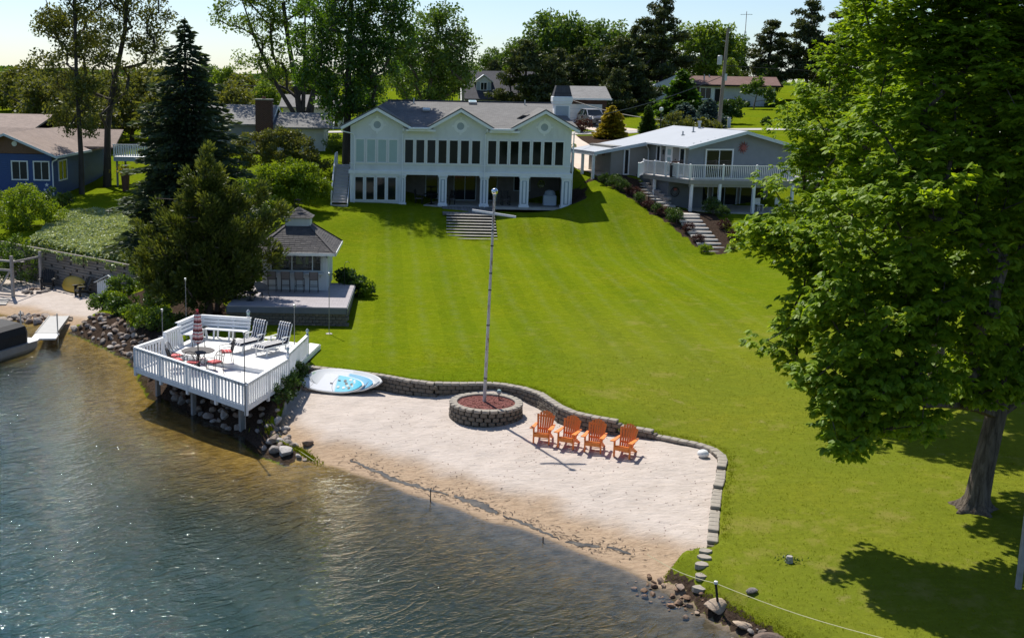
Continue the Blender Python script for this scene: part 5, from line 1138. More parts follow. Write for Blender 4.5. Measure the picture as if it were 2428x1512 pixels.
# ------------------------------------------------------------------ adirondack chairs
def adirondack(m, cat='adirondack chair', group='orange adirondack chairs on the sand', name='adirondack_chair'):
    t = thing(name, 'x', cat, (0, 0, 0), 0, group); mm = M[m]
    for s in (-1, 1):
        MB().box(s * .31 - .02, s * .31 + .02, -.36, -.23, 0, .545, bev=.008).build('front_leg', mm, t)
        MB().poly([(s * .27 - .018, -.36, .36), (s * .27 - .018, -.36, .24), (s * .27 - .018, .02, .20), (s * .27 - .018, .52, 0), (s * .27 - .018, .60, 0), (s * .27 - .018, .58, .06), (s * .27 - .018, .2, .25), (s * .27 - .018, -.2, .36)], (.036, 0, 0)).build('rear_leg', mm, t)
        MB().poly([(s * .36 - .09, -.44, .55), (s * .36 + .08, -.44, .55), (s * .36 + .08, -.1, .55), (s * .36 + .03, .38, .55), (s * .36 - .05, .38, .55), (s * .36 - .07, -.1, .55)], (0, 0, .03)).build('armrest', mm, t)
        MB().poly([(s * .345 - .015, -.28, .545), (s * .345 - .015, -.12, .545), (s * .345 - .015, -.25, .38)], (.03, 0, 0)).build('arm_bracket', mm, t)
    for k in range(5):
        y = -.36 + k * .115; z = .385 - k * .028; MB().bar((-.30, y + .05, z), (.30, y + .05, z), .10, .028, upv=(0, .25, 1)).build('seat_slat', mm, t)
    MB().box(-.29, .29, -.385, -.362, .25, .37).build('front_apron', mm, t)
    for k in range(7):
        u = (k - 3) / 3; xb, xt = u * .235, u * .315; top = 1.03 - .10 * u * u - .02 * abs(u); wb, wt = .031, .044
        yb_, yt_ = .13, .13 + (top - .25) * .40; cv = -.05 * u * u
        MB().poly([(xb - wb, yb_ + cv, .25), (xb + wb, yb_ + cv, .25), (xt + wt, yt_ + cv, top - .018 * u - .004), (xt, yt_ + cv, top + .008), (xt - wt, yt_ + cv, top + .018 * u - .004)], (0, .022, -.009)).build('back_slat', mm, t)
    for z, w_ in ((.42, .30), (.84, .27)): MB().bar((-w_, .16 + (z - .25) * .4, z), (w_, .16 + (z - .25) * .4, z), .03, .06).build('back_rail', mm, t)
    MB().box(-.30, .30, .30, .33, .12, .19).build('stretcher', mm, t)
    return t
ad = adirondack('orange'); al = ['orange adirondack chair closest to the round planter', 'second orange adirondack chair counting from the planter', 'third orange adirondack chair counting from the planter', 'orange adirondack chair at the end of the row, farthest from the planter']
for k, (x, y) in enumerate(((3.99, 36.0), (4.75, 35.52), (5.52, 35.08), (6.38, 34.52))):
    z = gz(x, y) - .012; rz = math.radians(-24 + (4, -4, 2, -7)[k])
    if k == 0: ad.location = (x, y, z); ad.rotation_euler.z = rz; ad['label'] = al[0]; ad.scale = (.82, .84, .92)
    else: dup(ad, (x, y, z), rz, al[k])
def at0(x, y): return (x, y, gz(x, y))
bk = adirondack('black', group='black adirondack chairs in the sandy cove'); bk.location = at0(-20.9, 63.75); bk.rotation_euler.z = .15; bk['label'] = 'black adirondack chair beside the shrubs, left of the yellow hull'
dup(bk, at0(-18.35, 61.75), -.9, 'black adirondack chair in front of the yellow hull by the timber wall')

# ------------------------------------------------------------------ pole with crossbar in the planter
fp = thing('sphere_pole', 'tall rusty white pole with a crossbar and a mirrored ball on top', 'pole', (2.22, 38.84, PZ + .52))
zt_ = 8.36 - fp.location.z; lean = .14
fp_ = MB().tube([(lean * k / 12, 0, zt_ * k / 12 - .1 * (k == 0)) for k in range(13)], [.062 - .022 * k / 12 for k in range(13)], 10).build('shaft', M['pole'], fp, smooth=True)
for f in (.12, .38, .55, .63, .76, .83): MB().lathe([(.066 - .02 * f, -.02), (.068 - .02 * f, 0), (.066 - .02 * f, .02)], (lean * f, 0, zt_ * f), 10).build('coupling', M['iron'], fp)
MB().bar((lean * .93 - .72, .1, zt_ - .55), (lean * .93 + .74, -.1, zt_ - .73), .07, .07).build('crossbar', M['white'], fp)
bl_ = MB().lathe([(0.112 * math.sin(math.pi * k / 14), -0.112 * math.cos(math.pi * k / 14)) for k in range(15)], (lean, 0, zt_ + .1), 20).build('mirror_ball', M['chrome'], fp, smooth=True)
MB().lathe([(.045, -.1), (.06, -.03), (.05, 0)], (lean, 0, zt_), 10).build('ball_mount', M['metal'], fp)
sp_l = thing('solar_light', 'small solar garden light with a pale dome in the planter mulch', 'garden light', (2.75, 39.25, PZ + .51)); MB().tube([(0, 0, -.05), (0, 0, .2)], .02, 6).build('stake', M['iron'], sp_l); MB().lathe([(.03, .2), (.07, .24), (.085, .30), (.06, .36), (0, .38)], n=12).build('dome', M['blind'], sp_l, smooth=True)

# ------------------------------------------------------------------ paddle boards leaning on the wall
def boardmat(name, nose, mid, tail, hexes=False, swap=False):
    n = NT(name); sp = n.n('ShaderNodeSeparateXYZ'); n.l(n.coord('Object'), sp.inputs[0]); x = sp.outputs['X']; y = sp.outputs['Y']
    ay = n.math('ABSOLUTE', y)
    xc = n.math('ADD', x, n.math('MULTIPLY', n.math('MULTIPLY', y, y), .9))
    c = n.ramp(n.math('ADD', n.math('MULTIPLY', n.math('ADD', x, n.math('MULTIPLY', y, .16)), 1 / 2.8), .5), [(0, tail), (.06, mid), (.56, mid), (.585, nose), (1, nose)])
    ll = n.math('MINIMUM', n.math('ABSOLUTE', n.math('SUBTRACT', xc, -.68)), n.math('ABSOLUTE', n.math('SUBTRACT', n.math('SUBTRACT', x, n.math('MULTIPLY', n.math('MULTIPLY', y, y), .9)), .06)))
    if hexes: c = n.mix(n.ramp(ll, [(0, 1.0), (.010, 1.0), (.014, 0.0)]), c, (.16, .17, .2))
    return n.done(n.pbr(c, .35, 0, .5))
def paddleboard(name, label, loc, L, Wd, m, rot):
    t = thing(name, label, 'paddle board', loc, 0, 'paddle boards leaning on the block wall'); t.rotation_euler = rot
    N_ = 26; out = []
    for k in range(N_ + 1):
        u = -1 + 2 * k / N_; wv_ = (1 - abs(u) ** 3.0) ** .62 * (1 - .12 * u if u > 0 else 1 + .02 * u); out.append((u * L / 2, Wd / 2 * max(wv_, .10 if u < 0 else .04)))
    def shape(sc_, z): return [(x * sc_, -y * sc_ - (0 if sc_ == 1 else 0), z + .10 * (x / (L / 2)) ** 4) for x, y in out] + [(x * sc_, y * sc_, z + .10 * (x / (L / 2)) ** 4) for x, y in reversed(out)]
    b = MB(); rings = [shape(.93, -.055), shape(1.0, 0), shape(.985, .045)]; nn = len(rings[0]); vs = sum(rings, [])
    fs = [(i * nn + k, i * nn + (k + 1) % nn, (i + 1) * nn + (k + 1) % nn, (i + 1) * nn + k) for i in range(2) for k in range(nn)] + [(q + k, q + k + 1, q + nn - 2 - k, q + nn - 1 - k) for q in (0, 2 * nn) for k in range(N_)]
    b.add(vs, fs); b.build('hull', M['white_pl'], t)
    d = shape(.93, .052); half = N_ + 1; dv = d; fs = [(k, k + 1, 2 * half - 2 - k, 2 * half - 1 - k) for k in range(N_)]
    MB().add(dv, fs).build('deck_pad', m, t); return t
wdir = math.atan2(-.38, .93)

def bpos(s, off, z):                                        # along the wall from its left end
    nx_, ny_ = math.sin(wdir), -math.cos(wdir); bx, by = -4.3 + math.cos(wdir) * s, 43.15 + math.sin(wdir) * s
    return (bx + nx_ * off, by + ny_ * off, z)
from mathutils import Euler
def brot(tilt, dz): return (Matrix.Rotation(wdir + dz, 4, 'Z') @ Matrix.Rotation(math.radians(tilt), 4, 'X')).to_euler()
bz = gz(-2.8, 41.9)
pb1 = paddleboard('paddle_board', 'white and turquoise paddle board with black hexagons leaning in front', bpos(1.36, .72, bz + .30), 2.72, .90, boardmat('board_turquoise', (.04, .50, .68), (.64, .67, .74), (.22, .42, .60), True), brot(34, .03))
pb2 = paddleboard('paddle_board', 'middle paddle board with a blue end and a dark bird mark', bpos(1.74, .58, bz + .37), 2.72, .90, boardmat('board_blue', (.10, .42, .64), (.68, .70, .71), (.55, .58, .6)), brot(35, .02))
pb3 = paddleboard('paddle_board', 'rearmost paddle board with a green end lying against the wall', bpos(1.84, .44, bz + .45), 2.95, .92, boardmat('board_green', (.55, .58, .60), (.68, .70, .71), (.13, .40, .16)), brot(36, .02))
hx = {'dark': mat('dark_hex_print', (.02, .022, .03), .4), 'pale': mat('pale_hex_print', (.50, .60, .58), .4), 'white': mat('white_hex_print', (.66, .70, .70), .4)}
for x, y, k in ((.50, .16, 'dark'), (.59, .04, 'dark'), (.82, .02, 'dark'), (.78, -.17, 'dark'), (.70, .24, 'white'), (.93, .12, 'pale'), (.88, .20, 'white'), (.68, -.06, 'pale'), (.56, -.17, 'white'), (.33, -.16, 'pale'), (.90, -.06, 'pale')):
    MB().poly([(x + .065 * math.cos(k2 * math.pi / 3), y + .065 * math.sin(k2 * math.pi / 3), .057 + .10 * (x / 1.36) ** 4) for k2 in range(6)], (0, 0, .003)).build('hexagon', hx[k], pb1)
MB().poly([(.95, -.16, .085), (1.10, -.17, .10), (1.13, .08, .105), (1.2, .14, .115), (1.10, .14, .105), (1.03, .07, .095)], (0, 0, .003)).build('bird_mark', mat('navy_print', (.015, .05, .16), .4), pb2)
for x, y in ((.26, .16), (.0, -.02)): MB().box(x - .05, x + .05, y - .015, y + .015, .058, .07).build('carry_handle', M['iron'], pb1)

# ------------------------------------------------------------------ white ball, rope, stakes, posts
wb = MB(); n = 20; vs = []
for i in range(9):
    a = math.pi * i / 8
    for k in range(n): r = .17 * math.sin(a) * (1 + (.07 if k % 2 else -.03)); vs.append((r * math.cos(6.283 * k / n), r * math.sin(6.283 * k / n), .11 - .13 * math.cos(a)))
wb.add(vs, [(i * n + k, i * n + (k + 1) % n, (i + 1) * n + (k + 1) % n, (i + 1) * n + k) for i in range(8) for k in range(n)])
tag(wb.build('beach_pouf', M['white_pl'], None, (8.72, 34.15, gz(8.72, 34.15)), smooth=True), 'white ribbed round pouf on the sand by the corner of the block wall', 'pouf')
# ------------------------------------------------------------------ foliage and trees
M['leaf_hick'] = leafmat('broad_leaf_bright', (.105, .215, .009), (.340, .470, .030), .55, .02, .5)
M['leaf_maple'] = leafmat('dark_maple_leaf', (.034, .090, .010), (.095, .190, .016), .5, .04)
M['leaf_wood'] = leafmat('mid_green_leaf', (.060, .120, .024), (.135, .220, .034), .45, .03)
M['leaf_olive'] = leafmat('olive_leaf', (.075, .098, .022), (.165, .180, .042), .45, .03)
M['leaf_light'] = leafmat('light_green_leaf', (.085, .160, .018), (.200, .290, .030), .5, .03)
M['leaf_shrub'] = leafmat('yellow_green_leaf', (.095, .175, .010), (.250, .340, .022), .48, .03)
M['leaf_red'] = leafmat('dark_purple_leaf', (.030, .010, .012), (.075, .022, .020), .3, .03)
M['leaf_box'] = leafmat('deep_green_shrub_leaf', (.030, .070, .012), (.075, .135, .020), .35, .03)
M['leaf_yellow'] = leafmat('golden_needle', (.20, .155, .012), (.42, .34, .02), .35, .03)
M['leaf_ivy'] = leafmat('pale_ivy_leaf', (.16, .24, .07), (.46, .52, .30), .3, .04)
M['ned_spruce'] = leafmat('blue_green_needle', (.028, .056, .030), (.095, .130, .066), .25, .03)
M['ned_bspruce'] = leafmat('blue_spruce_needle', (.045, .085, .075), (.11, .17, .145), .15, .03)
M['ned_cedar'] = leafmat('brown_green_scale', (.045, .074, .012), (.190, .220, .048), .38, .03)
M['ned_pine'] = leafmat('dark_pine_needle', (.034, .056, .020), (.095, .115, .036), .25, .03)

def leaves_mesh(name, C_, A_, N_, S_, tint, m, wr=.45, hexa=False):
    """leaf blades: centre C, axis A, normal N, length S"""
    A_ = A_ / (np.linalg.norm(A_, axis=1, keepdims=True) + 1e-9); B_ = np.cross(A_, N_); B_ /= (np.linalg.norm(B_, axis=1, keepdims=True) + 1e-9); N2 = np.cross(B_, A_)
    s = S_[:, None]; n = len(C_)
    if hexa:
        P = [C_ - A_ * s * .5, C_ - A_ * s * .12 + B_ * s * wr * .5 - N2 * s * .03, C_ + A_ * s * .22 + B_ * s * wr * .38 - N2 * s * .06, C_ + A_ * s * .5 - N2 * s * .12, C_ + A_ * s * .22 - B_ * s * wr * .38 - N2 * s * .06, C_ - A_ * s * .12 - B_ * s * wr * .5 - N2 * s * .03]
        V_ = np.stack(P, 1).reshape(-1, 3); i = np.arange(n)[:, None] * 6; F_ = np.concatenate([i + np.array([[0, 1, 2, 3]]), i + np.array([[0, 3, 4, 5]])], 0); k = 6
    else:
        P = [C_ - A_ * s * .5, C_ + B_ * s * wr * .5 - N2 * s * .05, C_ + A_ * s * .5, C_ - B_ * s * wr * .5 - N2 * s * .05]
        V_ = np.stack(P, 1).reshape(-1, 3); F_ = np.arange(n * 4).reshape(-1, 4); k = 4
    return np_mesh(name, V_, F_, m, False, {'tint': np.repeat(tint, k)})

def rdir(n, g, zb=0):
    v = g.normal(size=(n, 3)); v[:, 2] += zb; return v / np.linalg.norm(v, axis=1, keepdims=True)

def skeleton(clumps, base, trunk, r_base, g, sides=6, minr=.012, fork=None):
    """branches: every clump centre is joined to the nearest lower node of the growing tree"""
    nodes = [np.array(p, float) for p in trunk]; par = [-1] + list(range(len(trunk) - 1)); cnt = [0.0] * len(nodes); ntr = len(trunk)
    top = nodes[-1]
    order = np.argsort([np.linalg.norm(c - nodes[0]) + 0 * c[2] for c in clumps])
    arr = np.array(nodes)
    tips = []
    for ci in order:
        c = clumps[ci]; d = arr - c; dist = np.linalg.norm(d, axis=1); pen = np.where(d[:, 2] > -.12 * dist, 7.0, 1.0) ; pen[:max(1, int(ntr * .36))] *= 9.0
        j = int(np.argmin(dist * pen)); a = arr[j]; L = np.linalg.norm(c - a); k = max(1, min(4, int(L / .9)))
        prev = j; mid = (a + c) / 2 + np.array([0, 0, .12 * L]) + g.normal(size=3) * .045 * L
        new = []
        for q in range(1, k + 1):
            t = q / k; p = (1 - t) ** 2 * a + 2 * t * (1 - t) * mid + t * t * c; nodes.append(p); par.append(prev); cnt.append(0.0); prev = len(nodes) - 1; new.append(p)
        cnt[prev] += 1; tips.append(prev); arr = np.vstack([arr] + new)
    for i in range(len(nodes) - 1, 0, -1): cnt[par[i]] += cnt[i]
    tot = max(cnt[0], 1); rad = [max(minr, min(.42 * r_base, r_base * (c / tot) ** .56)) for c in cnt]
    for i in range(ntr): rad[i] = max(rad[i], r_base * (1 - .6 * i / ntr))
    rad[0] *= 1.2; rad[1] *= 1.1
    b = MB(); b.tube([nodes[i] for i in range(ntr)], rad[:ntr], 10)
    ch = {}
    for i in range(ntr, len(nodes)): ch.setdefault(par[i], []).append(i)
    done = set()
    for i in range(ntr, len(nodes)):
        if i in done: continue
        chain = [par[i], i]; done.add(i)
        while True:
            nx_ = [c for c in ch.get(chain[-1], []) if c not in done]
            if not nx_: break
            nx_ = max(nx_, key=lambda c: cnt[c]); chain.append(nx_); done.add(nx_)
        rr = [rad[c] for c in chain]; rr[0] = min(rad[chain[0]], rad[chain[1]] * 1.25); b.tube([nodes[c] for c in chain], rr, sides, cap=False)
    return b

def sample_lobes(lobes, n, g, hollow=.35):
    w_ = np.array([l[3] ** 2 for l in lobes]); w_ = w_ / w_.sum(); out = []
    for i in g.choice(len(lobes), n, p=w_):
        x, y, z, r = lobes[i][:4]; sq = lobes[i][4] if len(lobes[i]) > 4 else .85
        d = rdir(1, g)[0]; q = r * (hollow + (1 - hollow) * g.random() ** .5); out.append(np.array([x + d[0] * q, y + d[1] * q, z + d[2] * q * sq]))
    return out

def leafy(name, label, cat, base, lobes, nclump, nleaf, lsize, clr, m, bark='bark', r_base=.3, trunk=None, seed=1, group=None, hexa=False, rosette=False, hollow=.35, wr=.5, upb=.6, leaf_parts=0, sides=5, flat=.8, local=True):
    g = np.random.default_rng(seed); B0 = np.array(base, float)
    L = [(l[0] - B0[0], l[1] - B0[1], l[2] - B0[2], *l[3:]) for l in lobes] if not local else lobes
    cl = sample_lobes(L, nclump, g, hollow)
    if trunk is None:
        zc = np.mean([l[2] for l in L]); xc, yc = np.mean([l[0] for l in L]), np.mean([l[1] for l in L]); trunk = [(0, 0, -.2)] + [(xc * (t ** 1.6), yc * (t ** 1.6), zc * t) for t in (.2, .4, .6, .8, 1.0)]
    t = thing(name, label, cat, base, 0, group)
    skeleton(cl, base, trunk, r_base, g, sides).build('trunk', M[bark], t, smooth=True)
    C_ = np.array(cl); ctr = C_.mean(0)
    idx_ = np.repeat(np.arange(nclump), nleaf); off = rdir(len(idx_), g) * (clr * g.random((len(idx_), 1)) ** .45); off[:, 2] *= flat
    P = C_[idx_] + off
    if rosette:                                             # compound leaves: blades fan out and droop from twig tips
        k = 7; nr_ = len(P) // k; T = P[::k][:nr_]; out = T - ctr; out[:, 2] *= .3; out /= (np.linalg.norm(out, axis=1, keepdims=True) + 1e-9); ax = out * .8 + rdir(nr_, g) * .5; ax[:, 2] += .1; ax /= np.linalg.norm(ax, axis=1, keepdims=True)
        T = np.repeat(T, k, 0); ax = np.repeat(ax, k, 0); side = np.cross(ax, [0, 0, 1.0]); side /= (np.linalg.norm(side, axis=1, keepdims=True) + 1e-9); an = np.tile(np.linspace(-1.25, 1.25, k), nr_)[:, None] + g.normal(size=(nr_ * k, 1)) * .12
        A_ = ax * np.cos(an) + side * np.sin(an); A_[:, 2] -= .25 + .35 * g.random(nr_ * k); A_ += rdir(nr_ * k, g) * .15; A_ /= np.linalg.norm(A_, axis=1, keepdims=True)
        N_ = np.cross(np.cross(A_, [0, 0, 1.0]), A_) + rdir(nr_ * k, g) * .35; S_ = lsize * (.75 + .5 * g.random(nr_ * k)); P = T + A_ * S_[:, None] * .55; ti = np.repeat(g.random(nr_), k) * .6 + .4 * g.random(nr_ * k)
    else:
        N_ = rdir(len(P), g, upb); A_ = np.cross(N_, rdir(len(P), g)); A_[:, 2] -= .25; S_ = lsize * (.65 + .7 * g.random(len(P))); ti = .55 * g.random(nclump)[idx_] + .45 * g.random(len(P))
    me = leaves_mesh('crown', P, A_, N_, S_, ti, M[m], wr, hexa)
    link('crown', me, t)
    if leaf_parts:                                          # the largest leaves in the picture stand alone
        lm = leaves_mesh('leaf', np.zeros((1, 3)), np.array([[0, 1.0, 0]]), np.array([[0, 0, 1.0]]), np.ones(1), np.array([.85]), M[m], wr, True)
        q = np.argsort(P[:, 1] + .25 * g.random(len(P)))[:leaf_parts]
        for i in q: o = link('leaf', lm, t, P[i] + np.array([0, -.12, .05]), rdir(1, g)[0] * np.array([.6, .6, 3.1]) + np.array([-.4, 0, 0]), float(S_[i]) * 1.05)
    return t

def conifer(name, label, base, H_, Rm, nwh, m, bark='barkdark', seed=1, z0=.06, droop=.35, card=(.42, .15), group=None, dens=1.0, power=.9, rag=.18, cat='tree', gap=0, r_base=None):
    g = np.random.default_rng(seed); t = thing(name, label, cat, base, 0, group)
    b = MB(); b.tube([(0, 0, -.3), (0, 0, H_ * .5), (.0, 0, H_)], [r_base or .028 * H_, .014 * H_, .01], 8)
    Cs, As, Ns, Ss, Ts = [], [], [], [], []
    for i in range(nwh):
        f = z0 + (1 - z0) * (i / nwh) ** .92; z = f * H_; rl = Rm * (1 - f) ** power * (1 + rag * g.normal()); nb2 = max(4, int(9 * (1 - f) + 3)); ph = g.random() * 6.28
        if gap and g.random() < gap: continue
        for k in range(nb2):
            a = ph + 6.283 * k / nb2 + g.normal() * .15; L = max(.15, rl * (.8 + .35 * g.random())); dx, dy = math.cos(a), math.sin(a)
            zt = lambda s: z - droop * L * (s ** 1.3) + .22 * L * max(0, s - .65) + .05
            if L > .5: b.tube([(0, 0, z), (dx * L * .5, dy * L * .5, zt(.5)), (dx * L, dy * L, zt(1.0))], [.035 * L ** .6, .02, .006], 4, cap=False)
            n = max(3, int(L / card[0] * 5.5 * dens)); s = .12 + .92 * g.random(n) ** .75
            lat = g.normal(size=n) * .30 * L * (.35 + .65 * np.sin(np.pi * np.clip(s, 0, 1))) * .75
            Cc = np.stack([dx * L * s - dy * lat, dy * L * s + dx * lat, z - droop * L * s ** 1.3 + .22 * L * np.maximum(0, s - .65) + g.normal(size=n) * .05 - .05 * np.abs(lat)], 1)
            A_ = np.stack([dx + -dy * lat / (.3 * L + .01) * .8, dy + dx * lat / (.3 * L + .01) * .8, -.25 + .35 * (s - .5) + g.normal(size=n) * .25], 1)
            Cs.append(Cc); As.append(A_); Ns.append(rdir(n, g, 1.2)); Ss.append(card[0] * (.6 + .7 * g.random(n))); Ts.append(np.clip(.2 + .6 * s * g.random(n) + .2 * g.random(n), 0, 1))
    b.build('trunk', M[bark], t, smooth=True)
    link('crown', leaves_mesh('crown', np.concatenate(Cs), np.concatenate(As), np.concatenate(Ns), np.concatenate(Ss), np.concatenate(Ts), M[m], card[1] / card[0]), t)
    return t

# ---- big broadleaf tree on the right
LOB1 = [(10.15, 26.5, 4.16, .85), (11.1, 26.5, 4.69, 1.0), (9.76, 27, 4.84, .71), (10.61, 27, 5.48, 1.31), (12.3, 27.5, 5.81, 1.33), (13.94, 28, 5.19, .94), (14.81, 28, 5.74, 1.04), (9.14, 29, 6.07, .75), (9.71, 29, 5.75, .75), (9.93, 28, 6.72, 1.14), (10.94, 27, 7.23, 1.59), (12.48, 27, 7.76, 1.59), (14.37, 28, 7.74, 1.54), (10.47, 29, 8.05, 1.06), (9.67, 29.5, 8.13, .7), (8.89, 30, 8.21, .55), (10.97, 27, 9.03, 1.67), (12.23, 26.5, 9.78, 1.63), (13.79, 27, 10.06, 1.66), (11.49, 28, 10.84, 1.51), (12.73, 27, 11.67, 1.74), (11.83, 28, 12.42, 1.49), (13.55, 27, 12.91, 1.62), (12.29, 28, 13.68, 1.48), (11.38, 28.5, 13.89, 1.1), (15.34, 28, 8.17, 2.05), (15.16, 28, 11.2, 2.21), (13.53, 28, 14.84, 1.95), (15.19, 28, 14.11, 2.16), (12.76, 29, 15.31, 1.61), (17.24, 29, 5.89, 1.62), (15.07, 32, 8.77, 2.91), (15.82, 32, 12.2, 3.19), (17.13, 31, 6.62, 2.29), (18.5, 29, 10, 2.6), (19, 30, 13, 2.5)]
tb = (14.69, 29.11, gz(14.69, 29.11))
leafy('broadleaf_tree', 'huge bright green broadleaf tree with a single dark trunk on the lawn beside the beach', 'tree', tb, LOB1 + [(9.8, 29.1, 7.2, .55), (10.3, 29, 7.4, .6)], 1150, 196, .18, .60, 'leaf_hick', 'barkbig', .32, [(0, 0, -.3), (.02, 0, .05), (.12, 0, 1.2), (.28, 0, 2.6), (.42, 0, 4.0), (.5, 0, 6.0), (.5, 0, 8), (.4, 0, 10), (.2, 0, 12)], 5, hexa=True, rosette=True, leaf_parts=300, local=False, wr=.48, hollow=.55, flat=.62)
vs = []; nn_ = 40; zz_ = (-.15, 0, .08, .18, .32, .5, .8)
for z in zz_:
    for k in range(nn_):
        a = 6.283 * k / nn_; rr_ = .265 + .42 * math.exp(-max(z, 0) / .17) * (.45 + .55 * max(0, math.cos(5 * a + .6)) ** 1.5) + .015 * math.sin(9 * a + z * 6); vs.append((rr_ * math.cos(a) + .095 * z, rr_ * math.sin(a), z))
MB().add(vs, [(i * nn_ + k, i * nn_ + (k + 1) % nn_, (i + 1) * nn_ + (k + 1) % nn_, (i + 1) * nn_ + k) for i in range(len(zz_) - 1) for k in range(nn_)]).build('root_flare', M['barkbig'], bpy.data.objects['broadleaf_tree'], smooth=True)
LOB2 = [(13.11, 41, 10.72, 1.25), (13.86, 41, 12.17, 1.24), (14.92, 41, 13.33, 1.31), (14.1, 40, 10.49, 1.58), (12.78, 40, 9.04, 1.23), (14.41, 40, 8.63, 1.74), (12.45, 40, 7.72, .73), (15.68, 41, 11.49, 1.76), (15.8, 42, 14.24, 1.33), (13.95, 40, 7.31, 1.02), (17.75, 43, 9.2, 2.33), (18.21, 43, 12.25, 2.3), (19.46, 43, 7.68, 2.34)]
leafy('broadleaf_tree', 'finer leaved yellowish tree behind the huge bright green one, hiding part of the neighbour balcony', 'tree', (19.5, 42.5, gz(19.5, 42.5)), LOB2, 400, 160, .18, .55, 'leaf_hick', 'bark', .28, None, 9, hexa=True, rosette=True, local=False, wr=.38, hollow=.45, flat=.6)

# ---- cedar in front of the spruce
def cedar():
    g = np.random.default_rng(21); base = np.array([-10.04, 53.6, gz(-10.04, 53.6)]); t = thing('cedar_tree', 'wide shaggy brown green cedar between the white deck and the pavilion', 'tree', base)
    lob = [(0, 0, 5.6, .75), (0, .2, 4.6, 1.0), (-.5, .6, 3.6, 1.3), (.7, .4, 3.4, 1.3), (0, .8, 2.6, 1.4), (-.9, -.2, 2.4, 1.0), (.9, 0, 2.3, .9)]
    for k, (dx, dy, dz) in enumerate(((-.05, 0, 8.2), (.55, -.3, 7.2), (-.75, -.2, 6.9), (1.35, .2, 6.3), (-1.55, .3, 6.0), (2.5, .3, 6.0), (.2, -1.3, 5.6), (3.3, .2, 5.1), (-2.5, .1, 5.2), (1.5, -1.3, 4.7), (-1.2, -1.4, 4.6), (3.0, -.6, 4.1), (-3.2, 0, 4.0), (-2.3, -1.2, 3.5), (.3, -1.9, 3.6), (3.5, .3, 3.3), (-3.5, .2, 2.9), (2.1, -1.3, 3.0), (-1.1, -1.8, 2.6), (-2.9, -.7, 2.0), (2.4, -.2, 2.4), (.9, -1.6, 2.2), (-1.9, -1.3, 1.5), (-.3, -1.2, 1.6), (1.0, 1.9, 5.0), (-1.3, 1.9, 4.8), (2.4, 1.6, 4.2))):
        for t_ in (.45, .62, .78, .90, 1.0): lob.append((dx * t_, dy * t_, max(1.3, (dz * .94 - 1.9) + 1.9 * t_ ** 1.4), (.88 - .55 * t_) * (1.15 if dz < 6 else .9)))
    cl = sample_lobes(lob, 620, g, .5)
    sk = skeleton(cl, base, [(0, 0, -.3), (0, 0, .6), (.05, 0, 1.6), (.02, .1, 3), (-.05, .1, 4.6), (-.1, .1, 6.4)], .19, g, 5, .01)
    for k in range(14):
        a = g.random() * 6.28; z = 1.0 + 4 * g.random(); L = 1.2 + 1.4 * g.random(); sk.tube([(0, 0, z), (math.cos(a) * L * .5, math.sin(a) * L * .5, z + .3), (math.cos(a) * L, math.sin(a) * L, z + .35)], [.05, .03, .01], 4)
    sk.tube([(.35, .25, -.3), (.4, .3, 1.5), (.5, .4, 3.6)], [.13, .11, .07], 8)
    sk.build('trunk', M['barkred'], t, smooth=True)
    C_ = np.array(cl); n = 90; idx_ = np.repeat(np.arange(len(C_)), n); u = g.random((len(idx_), 1))
    d = rdir(len(idx_), g, .35); P = C_[idx_] + d * (.40 * u ** .5) * np.array([1, 1, 1.15]); out = C_[idx_].copy(); out[:, 2] = 0; out /= (np.linalg.norm(out, axis=1, keepdims=True) + .01)
    A_ = d * .8 + out * .55 + np.array([0, 0, .6]) + rdir(len(P), g) * .35
    link('crown', leaves_mesh('crown', P, A_, rdir(len(P), g), .21 * (.6 + .8 * g.random(len(P))), np.clip(.05 + .55 * u[:, 0] * g.random(len(P)) + .45 * g.random(len(C_))[idx_] ** 1.5, 0, 1), M['ned_cedar'], .36), t)
cedar()
conifer('spruce_tree', 'tall dark blue green spruce standing behind the shaggy cedar', (-13.4, 66.0, gz(-13.4, 66)), 12.9, 4.7, 46, 'ned_spruce', seed=4, z0=.03, droop=.30, card=(.42, .16), dens=2.8, power=.78, rag=.22)

# ---- thin trees by the navy cottage
LA = [(0, 0, 7.5, 1.6), (-1.5, 0, 9.5, 1.6), (1.2, .5, 10.5, 1.7), (-.4, 0, 12.3, 1.7), (-1.8, .3, 12.3, 1.4), (1.0, 0, 13.6, 1.5), (-.8, 0, 15.3, 1.6), (.8, 0, 16.5, 1.4), (-1.0, -.3, 6.6, 1.3), (1.1, -.3, 5.3, 1.1), (-.4, 0, 17.5, 1.2), (2.1, 0, 12, 1.1), (-1.2, -.5, 5.2, .9)]
leafy('slim_tree', 'slim dark trunked tree with thin foliage in front of the navy cottage', 'tree', (-25.65, 87.0, gz(-25.65, 87)), LA, 130, 80, .26, .75, 'leaf_olive', 'barkdark', .19, [(0, 0, -.3), (.05, 0, 3), (0, 0, 6), (-.05, 0, 9), (0, 0, 12), (0, 0, 15)], 31, hollow=.3)
LBt = [(-2.4, 0, 8.0, 1.5), (2.2, 0, 8.6, 1.7), (-1.0, .5, 10.5, 1.9), (1.5, .3, 11.5, 2.0), (3.6, 0, 10.8, 1.6), (-2.6, 0, 12.5, 1.8), (0.5, 0, 14, 2.0), (3.0, 0, 14, 1.9), (-1.6, 0, 15.5, 1.8), (1.8, 0, 16.5, 2.0), (4.4, 0, 12.8, 1.4), (.2, .4, 18, 1.8), (-3.6, 0, 10, 1.2), (4.2, 0, 16, 1.3), (.4, -.3, 6.3, 1.2)]
